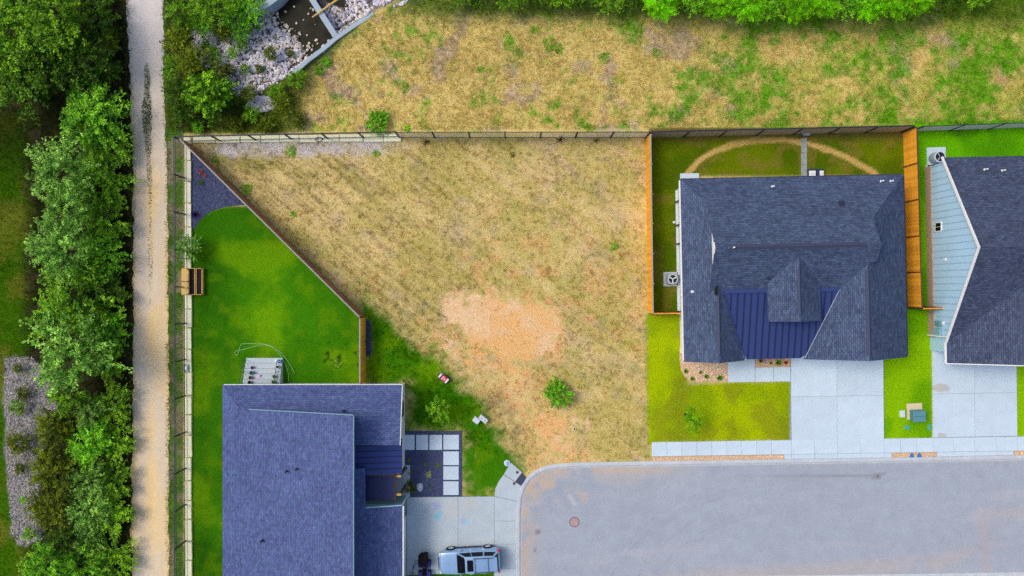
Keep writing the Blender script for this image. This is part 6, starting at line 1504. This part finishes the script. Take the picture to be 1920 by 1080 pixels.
# single plants
tree(1048, 735, 27, 0.7, 'feather', 'bright feathery shrub alone in the lot dirt', 'shrub', 'shrub', trunk=False)
tree(822, 770, 24, 1.7, 'leafy', 'small leafy tree on the front lawn of the left house', name='young_tree')
tree(1298, 787, 22, 2.3, 'sparse', 'sparse lime-green young tree on the middle front lawn', name='young_tree')
tree(711, 229, 24, 0.6, 'feather', 'green bush against the outside of the top fence', 'shrub', 'shrub', trunk=False)
tree(764, 240, 8, 0.1, 'small', 'small weed clump outside the fence right of the green bush', 'weed', 'weed_clump', trunk=False)
tree(355, 465, 24, 1.0, 'grey', 'grey-green potted vine on the trellis rack', 'plant', 'vine_plant', trunk=False)
for x, y, rr_, lab in ((1800, 238, 14, 'green weed climbing the fence behind the right-hand house'), (1106, 240, 10, 'green weed at the fence above the lot middle'), (546, 284, 12, 'green weed clump below the limestone wall'), (404, 300, 8, 'dark weed clump by the upper diagonal fence'), (706, 288, 7, 'small weed clump at the right end of the limestone wall'), (462, 355, 12, 'green weed clump along the diagonal fence'), (632, 683, 10, 'low dark weed clump on the back lawn near the short fence'), (550, 402, 7, 'tiny green weed in the middle of the lot grass'), (1152, 462, 9, 'light green weed patch in the right part of the lot'), (1030, 85, 14, 'bright weed patch below the top scrub'), (1048, 92, 10, 'small bright weed patch below the top scrub'), (1133, 108, 12, 'green weed patch in the upper field middle'), (1230, 97, 9, 'small round green weed in the upper field'), (760, 165, 10, 'small green weed in the left of the upper field')):
    tree(x, y, rr_, 0.03, 'weed', lab, 'weed', 'weed_clump', group='weed clumps', trunk=False, flat=0.3)

# spiky clumps
def blades_mesh(name, seed, n, Lr, wr, lean, c, c2):
    g = np.random.default_rng(seed)
    a = g.uniform(0, 2*np.pi, n); L_ = g.uniform(*Lr, n); w = g.uniform(*wr, n); th = g.uniform(*lean, n)
    b = np.stack([np.cos(a), np.sin(a), 0*a], 1)*g.uniform(0, 0.05, n)[:, None]
    tip = b + np.stack([np.cos(a)*np.sin(th), np.sin(a)*np.sin(th), np.cos(th)], 1)*L_[:, None]
    sd_ = np.stack([-np.sin(a), np.cos(a), 0*a], 1)*w[:, None]
    q = np.stack([b-sd_, b+sd_, tip], 1).reshape(-1, 3)
    t = g.uniform(0, 1, (n, 1)); colr = np.array(c)*(1-t)+np.array(c2)*t
    return np_mesh(name, q, n, 3, np.repeat(colr, 3, axis=0), M['grass'])
bg1 = blades_mesh('blades', 1, 90, (0.18, 0.34), (0.010, 0.018), (0.3, 1.3), C(110, 150, 30), C(170, 190, 60))
bg2 = blades_mesh('blades', 2, 110, (0.25, 0.42), (0.012, 0.02), (0.3, 1.4), C(176, 196, 130), C(210, 210, 150))
bg3 = blades_mesh('blades', 3, 60, (0.15, 0.26), (0.02, 0.03), (0.5, 1.4), C(70, 110, 40), C(120, 150, 60))
bg4 = blades_mesh('blades', 4, 90, (0.2, 0.34), (0.015, 0.03), (0.2, 1.3), C(60, 40, 120), C(90, 60, 150))
bg5 = blades_mesh('blades', 5, 90, (0.15, 0.3), (0.02, 0.035), (0.3, 1.4), C(190, 110, 120), C(226, 150, 150))
bg6 = blades_mesh('blades', 6, 140, (0.3, 0.55), (0.012, 0.022), (0.2, 1.2), C(80, 110, 20), C(150, 160, 40))
bg7 = blades_mesh('blades', 7, 70, (0.12, 0.22), (0.03, 0.05), (0.3, 1.4), C(200, 40, 40), C(220, 80, 60))
bg8 = blades_mesh('blades', 8, 60, (0.10, 0.2), (0.02, 0.04), (0.3, 1.4), C(230, 190, 220), C(240, 220, 235))
bg9 = blades_mesh('blades', 9, 90, (0.14, 0.3), (0.02, 0.04), (0.3, 1.4), C(60, 130, 10), C(120, 190, 20))
def clump(px, py, me, label, z=0.05, s=1.0, group='small planted clumps', cat='plant', name='garden_plant'):
    p = W(px, py, z); o = link(name, me, None, (p.x, p.y, z), random.uniform(0, 6)); o.scale = (s, s, s)
    return tag(o, label, cat, group)
for a in [(804, 889, bg2, 'pale spiky grass clump in the middle of the dark gravel bed', 0.05, 1.0), (799, 870, bg1, 'small green clump above the pale spiky clump', 0.05, 0.7), (820, 872, bg1, 'green clump at the right of the dark gravel bed', 0.05, 0.9), (768, 862, bg1, 'small yellow-green clump at the upper left of the dark bed', 0.05, 0.8), (767, 887, bg1, 'small yellow-green clump at the left of the dark bed', 0.05, 0.8), (804, 911, bg3, 'small dark clump right of the boulder', 0.05, 0.7), (802, 848, bg1, 'tiny clump under the stepping pavers', 0.05, 0.4),
          (769, 906, bg6, 'tall green grass clump left of the boulder', 0.05, 1.1), (774, 918, bg6, 'dark grass clump below the tall clump by the boulder', 0.05, 0.9), (764, 918, bg6, 'grass clump at the corner of the garage', 0.05, 0.8), (760, 878, bg3, 'teal spiky clump beside the porch', 0.05, 1.2),
          (378, 343, bg3, 'dark green spiky plant in the blue gravel bed', 0.05, 1.2), (376, 322, bg5, 'pink leafy plant in the blue gravel bed, upper', 0.05, 1.1), (383, 329, bg5, 'pink leafy plant in the blue gravel bed, lower', 0.05, 0.9), (366, 402, bg4, 'deep violet spiky plant in the blue gravel bed', 0.05, 1.3),
          (1286, 696, bg9, 'small green plant at the left of the rock bed', 0.08, 0.9), (1298, 710, bg9, 'small yellow-green plant at the lower left of the rock bed', 0.08, 0.9), (1324, 706, bg9, 'small green plant in the middle of the rock bed', 0.08, 0.9), (1349, 708, bg9, 'bright green plant at the right of the rock bed', 0.08, 1.2), (1313, 698, bg6, 'small brownish plant in the rock bed', 0.08, 0.5),
          (1473, 680, bg7, 'red flowering plant in the narrow entry bed', 0.1, 1.0), (1459, 680, bg9, 'dark green plant in the narrow entry bed', 0.1, 1.2), (1436, 679, bg8, 'pink flowering plant in the narrow entry bed', 0.1, 1.0), (1426, 676, bg9, 'green plant at the left of the entry bed', 0.1, 0.9), (1445, 681, bg9, 'small light plant in the middle of the entry bed', 0.1, 0.6)]:
    clump(*a)
for (g_, rad), bl, lb in ((pots[5], bg9, 'olive leafy plant in the pot on the right of the steps'), (pots[6], bg9, 'bright leafy plant in the pot nearest the house'), (pots[1], bg3, 'small plant in the blue glazed pot')):
    o = link('potted_plant', bl, None, g_.location + Vector((0, 0, rad*1.4)), 1.0); o.scale = (0.7, 0.7, 0.7); tag(o, lb, 'plant', 'small planted clumps')

bg10 = blades_mesh('twigs', 10, 26, (0.2, 0.6), (0.012, 0.022), (1.1, 1.55), C(46, 38, 40), C(92, 72, 60))
for x, y, s_, lb in ((800, 266, 1.0, 'dark dead brush below the fence, left of three'), (1050, 262, 1.3, 'dark dead brush below the fence, middle of three'), (1118, 264, 0.9, 'dark dead brush below the fence, right of three'), (962, 292, 0.7, 'dark twig lying in the upper lot grass')):
    clump(x, y, bg10, lb, 0.04, s_, 'dead brush piles', 'brush', 'dead_brush')
# ------------------------------------------------------------------ stuff: stones and grass
def px_to_ground(px, py):
    z = np.zeros_like(px)
    for _ in range(3):
        s = (H-z)/F; x = (px-960)*s; y = (540-py)*s; z = ground_z(x, y)
    return x, y, z
def stones(name, px, py, zoff, size, cols, label, seed, kind='stuff', flat=0.6, cat='stones'):
    g = np.random.default_rng(seed)
    x, y, z = px_to_ground(px, py); n = len(px)
    base = np.array([(0, 0, 1), (0.9, 0.2, 0.3), (0.2, 0.95, 0.25), (-0.9, 0.3, 0.3), (-0.3, -0.9, 0.3), (0.6, -0.75, 0.25), (0.8, 0, -0.4), (0, 0.8, -0.4), (-0.8, 0, -0.4), (0, -0.8, -0.4)])
    tri = np.array([(0, 1, 2), (0, 2, 3), (0, 3, 4), (0, 4, 5), (0, 5, 1), (1, 6, 7), (1, 7, 2), (2, 7, 3), (3, 7, 8), (3, 8, 4), (4, 8, 9), (4, 9, 5), (5, 9, 6), (5, 6, 1)])
    s = g.uniform(size[0], size[1], n)*g.uniform(0.7, 1.1, n)
    jit = g.uniform(0.75, 1.25, (n, 10, 3)); a = g.uniform(0, 6.28, n)
    v = base[None]*jit; vx = v[..., 0]*np.cos(a)[:, None]-v[..., 1]*np.sin(a)[:, None]*0.8; vy = v[..., 0]*np.sin(a)[:, None]+v[..., 1]*np.cos(a)[:, None]*0.8
    v = np.stack([vx*s[:, None]+x[:, None], vy*s[:, None]+y[:, None], v[..., 2]*s[:, None]*flat + (z+zoff)[:, None]], -1)
    q = v[:, tri].reshape(-1, 3)
    ci = g.integers(0, len(cols), n); cc_ = np.array([C(*c) for c in cols])[ci]*g.uniform(0.75, 1.2, (n, 1))
    cv = np.repeat(cc_, len(tri)*3, axis=0)
    o = link(name, np_mesh(name, q, n*len(tri), 3, cv, M['stones'])); tag(o, label, cat, kind=kind)
    return o
g = np.random.default_rng(99)
def sample(n, bbox, test):
    px = g.uniform(bbox[0], bbox[2], n); py = g.uniform(bbox[1], bbox[3], n); k = test(px, py); return px[k], py[k]
def in_basin(px, py):
    nz = fbm(px*0.02, py*0.02, 501); d = sdpoly(px, py, BASIN) + (nz-0.5)*30
    left = (px < 578) | (sdline(px, py, KERBWALL) > 5)
    pond = sdpoly(px, py, POND)
    holes = (fbm(px*0.03, py*0.03, 505) > 0.66)
    return (d < 4) & left & ((pond > -2) | (g.uniform(0, 1, px.shape) < 0.04)) & ~holes
px, py = sample(15000, (340, -40, 790, 230), in_basin)
stones('riprap_rocks', px, py, 0.05, (0.10, 0.21), [(230, 230, 240), (208, 208, 228), (216, 203, 209), (190, 182, 192), (186, 186, 214), (226, 213, 198), (112, 104, 110), (222, 222, 236)], 'loose pale rocks covering the slopes of the pond', 1)
px, py = sample(900, (480, 10, 640, 120), lambda a, b: (sdpoly(a, b, POND) < 4) & (g.uniform(0, 1, a.shape) < np.exp(-np.maximum(0, -sdpoly(a, b, POND))/9)*0.6) & (sdline(a, b, KERBWALL) > 10) & (a < 600))
wr_ = stones('shore_rocks', px, py, 0.42, (0.09, 0.18), [(226, 214, 200), (190, 176, 166), (150, 136, 120), (206, 196, 196)], 'scattered pale rocks breaking the pond surface', 6)
px, py = sample(1500, (455, 160, 530, 215), lambda a, b: np.hypot((a-492)/28, (b-195)/14) < 1)
stones('riprap_rocks', px, py, 0.05, (0.08, 0.16), [(226, 224, 238), (206, 204, 226), (200, 190, 200)], 'small patch of pale rocks below the pond', 2)
px, py = sample(9000, (5, 665, 120, 1030), lambda a, b: sdpoly(a, b, BEDLEFT) < 0)
stones('gravel_bed', px, py, 0.02, (0.05, 0.12), [(176, 168, 178), (152, 150, 164), (186, 174, 172), (134, 124, 128)], 'grey gravel bed at the far left', 3)
px, py = sample(700, (380, 262, 760, 300), lambda a, b: np.abs(b-276+(a-560)*0.012+(fbm(a*0.05, b*0.05, 7)-.5)*20) < 10)
stones('rubble', px, py, 0.0, (0.04, 0.10), [(214, 208, 212), (196, 188, 196), (226, 214, 206)], 'white rubble strip below the limestone wall', 4)
px, py = sample(1400, (820, 545, 1110, 880), lambda a, b: (sdpoly(a, b, PATCH) < 4) | (sdpoly(a, b, TONGUE) < 2))
stones('soil_clods', px, py, 0.0, (0.02, 0.06), [(226, 168, 120), (200, 146, 108), (240, 206, 176), (176, 132, 100)], 'small clods and pebbles on the bare orange soil', 5)
def bed(poly, zt, density, size, cols, label, seed, mcol, name='gravel_bed', fl=0.6):
    b = MB().prism([(W(x, y).x, W(x, y).y) for x, y in poly], -0.04, zt)
    A = np.array(poly); bb = (A[:, 0].min(), A[:, 1].min(), A[:, 0].max(), A[:, 1].max())
    n = int((bb[2]-bb[0])*(bb[3]-bb[1])/529*density)
    px, py = sample(n, bb, lambda a, c: sdpoly(a, c, poly) < -0.8)
    o = b.obj(name, mcol); tag(o, label, 'gravel', kind='structure')
    s_ = stones('pebbles', px, py, zt+0.01, size, cols, 'loose pebbles of the '+label, seed)
PEB = [(246, 206, 160), (232, 180, 140), (248, 236, 226), (214, 176, 156), (244, 216, 140), (224, 200, 200)]
mp_ = mat('tan_pebble_base', C(216, 178, 146), 0.95, noise=0.3, nscale=12, bump=0.6)
bed([(1223.5, 856), (1470, 852.2), (1470, ykerb(1470)), (1223.5, ykerb(1223))], 0.07, 160, (0.025, 0.055), PEB, 'long tan pebble strip between pavement and kerb', 21, mp_)
bed([(1672, 849.5), (1755, 848), (1755, ykerb(1755)), (1672, ykerb(1672))], 0.07, 160, (0.025, 0.055), PEB, 'short tan pebble strip holding the blue lids', 22, mp_)
bed([(1900, 845.8), (1990, 844.4), (1990, ykerb(1990)), (1900, ykerb(1900))], 0.07, 160, (0.025, 0.055), PEB, 'tan pebble strip at the right edge of the frame', 23, mp_)
bed([(1274, 650), (1283, 660), (1364, 662), (1364, 716), (1345, 716), (1328, 713.5), (1310, 717), (1296, 715), (1284, 707), (1277, 694), (1274, 675)], 0.07, 130, (0.03, 0.07), [(242, 214, 190), (224, 190, 168), (246, 232, 224), (208, 176, 168), (232, 208, 168)], 'tan rock bed at the front corner of the middle house', 24, mp_)
bed([(1416, 668), (1480, 668), (1480, 686.5), (1416, 687.5)], 0.08, 130, (0.03, 0.06), [(206, 170, 150), (232, 214, 204), (190, 156, 150)], 'narrow tan rock bed beside the entry walk', 25, mp_)
BL = [(92, 104, 146), (70, 80, 118), (58, 64, 96), (116, 126, 160), (80, 84, 110)]
bed([(357.5, 276), (446, 354), (474, 384), (446, 385), (422, 388), (398, 395), (380, 407), (367, 424), (358.5, 438)], 0.045, 110, (0.03, 0.06), BL, 'dark blue gravel bed in the corner by the diagonal fence', 26, M['fine_gravel'])
px, py = sample(3200, (757, 808, 866, 932), lambda a, b: np.all([sdpoly(a, b, q) > 1.0 for q in pv], axis=0))
stones('pebbles', px, py, 0.055, (0.02, 0.045), BL, 'loose dark pebbles around the stepping pavers', 27)
bed([(686, 597), (692, 600), (696, 606), (696.5, 614), (694.5, 620), (697, 626), (697, 638), (695, 643), (697, 650), (697, 660), (694, 667), (686, 668)], 0.05, 110, (0.03, 0.06), [(62, 66, 92), (50, 52, 74), (84, 88, 112)], 'small scalloped dark gravel bed against the short fence', 28, M['fine_gravel'])

# grass
def grass(name, n, bbox, test, Lr, wr, lean, label, colvar=0.3, seed=0, tint=None, bias=None, kind='stuff'):
    gg = np.random.default_rng(seed)
    px = gg.uniform(bbox[0], bbox[2], n); py = gg.uniform(bbox[1], bbox[3], n)
    k = test(px, py, gg); px, py = px[k], py[k]; n = len(px)
    x, y, z = px_to_ground(px, py)
    c = zone_color(x, y, z)
    a = gg.uniform(0, 2*np.pi, n); L_ = gg.uniform(*Lr, n); w = gg.uniform(*wr, n); th = gg.uniform(*lean, n)
    b = np.stack([x, y, z-0.01], 1)
    tip = b + np.stack([np.cos(a)*np.sin(th), np.sin(a)*np.sin(th), np.cos(th)], 1)*L_[:, None]
    sd_ = np.stack([-np.sin(a), np.cos(a), 0*a], 1)*w[:, None]
    q = np.stack([b-sd_, b+sd_, tip], 1).reshape(-1, 3)
    v = gg.uniform(1-colvar, 1+colvar*1.3, (n, 1)); hu = gg.uniform(-1, 1, (n, 1))*0.10
    cc_ = c*v*(1+hu*np.array([1.0, 0.2, -1.0]))
    if tint is not None: cc_ = cc_*np.array(tint)
    o = link(name, np_mesh(name, q, n, 3, np.repeat(np.clip(cc_, 0.003, 0.85), 3, axis=0), M['grass'])); tag(o, label, 'grass', kind=kind)
    return o
def off_hard(px, py):
    return (sdpoly(px, py, PATCH) > 4)
LOT = [(357, 268), (1210, 258), (1216, 860), (1060, 873), (990, 890), (968, 862), (757, 806), (757, 718), (690, 718), (684, 594)]
FIELD = [(560, 247), (1930, 230), (1930, -30), (755, -30), (748, 0), (704, 26), (640, 66), (585, 112), (545, 145), (520, 200)]
grass('dry_grass', 150000, (350, 250, 1216, 890), lambda a, b, gg: (sdpoly(a, b, LOT) < 0) & (sdpoly(a, b, PATCH)+(fbm(a*.06, b*.06, 9)-.5)*20 > 2) & ((sdpoly(a, b, TONGUE) > 0) | (gg.uniform(0, 1, a.shape) < 0.25)), (0.08, 0.2), (0.008, 0.016), (0.5, 1.4), 'mown dry grass covering the vacant lot', 0.38, 1)
grass('dry_grass', 170000, (520, -30, 1930, 250), lambda a, b, gg: (sdpoly(a, b, FIELD) < 0), (0.10, 0.28), (0.009, 0.018), (0.5, 1.4), 'straw-coloured grass and weeds of the field beyond the fences', 0.4, 2)
LAWNS = [(LAWN1B, 42000, 'dense green lawn behind the left house', 3, (0.04, 0.085)), (LAWN1F, 30000, 'green front lawn of the left house', 4, (0.05, 0.10)), (LAWN2F, 36000, 'yellow-green front lawn of the middle house', 5, (0.04, 0.09)),
         (YARD2, 30000, 'patchy green back yard grass of the middle house', 6, (0.05, 0.11)), (LAWN23, 16000, 'bright lawn strip between the two right driveways', 7, (0.04, 0.09)), (YARD3, 16000, 'bright back lawn of the right-hand house', 8, (0.04, 0.09)), (LAWN1S, 4000, 'strip of lawn below the left driveway', 9, (0.04, 0.09)), (LAWN3, 3000, 'sliver of lawn at the right edge beside the driveway', 10, (0.04, 0.09))]
for poly, n, lab, sd0, Lr in LAWNS:
    A = np.array(poly); bb = (A[:, 0].min(), A[:, 1].min(), min(A[:, 0].max(), 1935), min(A[:, 1].max(), 1095))
    grass('lawn_grass', n, bb, lambda a, b, gg: sdpoly(a, b, poly) < -0.5, Lr, (0.008, 0.014), (0.3, 1.2), lab, 0.34, sd0)
def tufts(name, n, bbox, test, label, seed, Lr=(0.12, 0.28), per=16, tint=(1, 1, 1), rad=0.05):
    gg = np.random.default_rng(seed)
    px = gg.uniform(bbox[0], bbox[2], n); py = gg.uniform(bbox[1], bbox[3], n); k = test(px, py, gg); px, py = px[k], py[k]; n = len(px)
    x, y, z = px_to_ground(px, py); c = zone_color(x, y, z)*gg.uniform(0.82, 1.3, (n, 1))*(1+gg.uniform(-1, 1, (n, 1))*np.array([[0.14, 0.0, -0.2]]))*np.array(tint)
    sz = gg.uniform(0.5, 1.4, n)
    x = np.repeat(x, per); y = np.repeat(y, per); z = np.repeat(z, per); c = np.repeat(c, per, axis=0); sz = np.repeat(sz, per); N_ = n*per
    a = gg.uniform(0, 2*np.pi, N_); L_ = gg.uniform(*Lr, N_)*sz; th = gg.uniform(0.3, 1.35, N_); w = gg.uniform(0.008, 0.016, N_)
    b = np.stack([x+gg.normal(size=N_)*rad*sz, y+gg.normal(size=N_)*rad*sz, z-0.01], 1)
    tip = b + np.stack([np.cos(a)*np.sin(th), np.sin(a)*np.sin(th), np.cos(th)], 1)*L_[:, None]
    sd_ = np.stack([-np.sin(a), np.cos(a), 0*a], 1)*w[:, None]
    q = np.stack([b-sd_, b+sd_, tip], 1).reshape(-1, 3)
    o = link(name, np_mesh(name, q, N_, 3, np.repeat(np.clip(c*gg.uniform(0.8, 1.2, (N_, 1)), 0.003, 0.85), 3, axis=0), M['grass'])); tag(o, label, 'grass', kind='stuff')
tufts('grass_tufts', 9000, (350, 250, 1216, 890), lambda a, b, gg: (sdpoly(a, b, LOT) < 0) & ((sdpoly(a, b, PATCH) > 3) | (gg.uniform(0, 1, a.shape) < 0.08)) & ((sdpoly(a, b, TONGUE) > 0) | (gg.uniform(0, 1, a.shape) < 0.35)), 'uneven tufts of dry grass dotting the vacant lot', 61)
tufts('grass_tufts', 13000, (520, -30, 1930, 250), lambda a, b, gg: (sdpoly(a, b, FIELD) < 0), 'uneven tufts of straw and weeds dotting the far field', 62, (0.15, 0.34))
WILD = [(308, -30), (480, -30), (470, 30), (360, 55), (352, 90), (400, 140), (425, 180), (480, 205), (540, 155), (570, 200), (560, 248), (318, 248)]
grass('tall_weeds', 30000, (305, -30, 600, 250), lambda a, b, gg: sdpoly(a, b, WILD) < 0, (0.25, 0.6), (0.012, 0.025), (0.3, 1.3), 'tall wild weeds between the trail and the pond', 0.4, 11, tint=(0.95, 1.1, 0.8))
VERGE = [(312, 250), (343, 250), (343, 1100), (318, 1100)]
grass('verge_grass', 16000, (310, 250, 344, 1100), lambda a, b, gg: (fbm(a*.08, b*.03, 33) > 0.42), (0.08, 0.22), (0.009, 0.018), (0.4, 1.3), 'weedy verge between the trail and the metal fence', 0.35, 12)
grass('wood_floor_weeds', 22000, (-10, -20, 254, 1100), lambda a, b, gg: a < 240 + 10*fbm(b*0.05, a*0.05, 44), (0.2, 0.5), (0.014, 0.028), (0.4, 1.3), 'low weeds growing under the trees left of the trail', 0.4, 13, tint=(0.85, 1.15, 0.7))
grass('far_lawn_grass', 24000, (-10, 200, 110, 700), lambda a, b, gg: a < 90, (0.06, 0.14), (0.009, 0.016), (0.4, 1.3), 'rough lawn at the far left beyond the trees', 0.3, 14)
def trail_rim(a, b, gg):
    l, r_ = trail_edges(b); nz = fbm(b*0.06, a*0.02, 71)*14-3
    return ((a < l+nz*0.8) & (a > l-8)) | ((a > r_-nz*0.6) & (a < r_+8))
o = grass('trail_edge_weeds', 30000, (225, -20, 335, 1095), trail_rim, (0.08, 0.26), (0.009, 0.018), (0.3, 1.3), 'ragged weeds along both edges of the gravel trail', 0.35, 16)
d_ = o.data.color_attributes['Col'].data; nn = len(d_); cgr = np.ones((nn, 4), np.float32); gr_ = np.random.default_rng(6); mx_ = gr_.uniform(0, 1, (nn//3, 1)); cgr[:, :3] = np.repeat((np.array(C(84, 116, 34))*mx_+np.array(C(140, 134, 80))*(1-mx_))*gr_.uniform(0.6, 1.3, (nn//3, 1)), 3, axis=0); d_.foreach_set('color', cgr.ravel())
v_ = o.data.vertices; co_ = np.empty(len(v_)*3, np.float32); v_.foreach_get('co', co_); co_[2::3] += 0.03; v_.foreach_set('co', co_)
def mid_strip(a, b, gg):
    c = 276 + 6*smooth(180, 420, b)
    w = np.interp(b, [120, 130, 145, 165, 172, 200, 248, 252, 258, 285, 300, 315, 350, 420, 455, 490, 540, 570], [2, 5, 6, 5, 4, 9, 8, 3, 6, 5, 1, 5, 3, 2, 3, 5, 2, 0.5])
    dens = np.interp(b, [120, 165, 245, 290, 350, 440, 520, 570], [0.5, 1, 1, 0.5, 0.3, 0.16, 0.22, 0.05])
    return (np.abs(a-c+ (fbm(b*.1, a*.02, 3)-.5)*4) < w) & (gg.uniform(0, 1, a.shape) < dens)
o = grass('trail_weeds', 16000, (262, 118, 298, 572), mid_strip, (0.08, 0.2), (0.010, 0.02), (0.3, 1.3), 'strip of dark weeds in the middle of the gravel trail', 0.35, 15)
d_ = o.data.color_attributes['Col'].data; nn = len(d_); cgr = np.ones((nn, 4), np.float32); gg_ = np.random.default_rng(5).uniform(0.6, 1.4, (nn//3, 1)); cgr[:, :3] = np.repeat(np.array(C(84, 108, 50))*gg_, 3, axis=0); d_.foreach_set('color', cgr.ravel())
v_ = o.data.vertices; co_ = np.empty(len(v_)*3, np.float32); v_.foreach_get('co', co_); co_[2::3] += 0.04; v_.foreach_set('co', co_)
scene.render.film_transparent = False
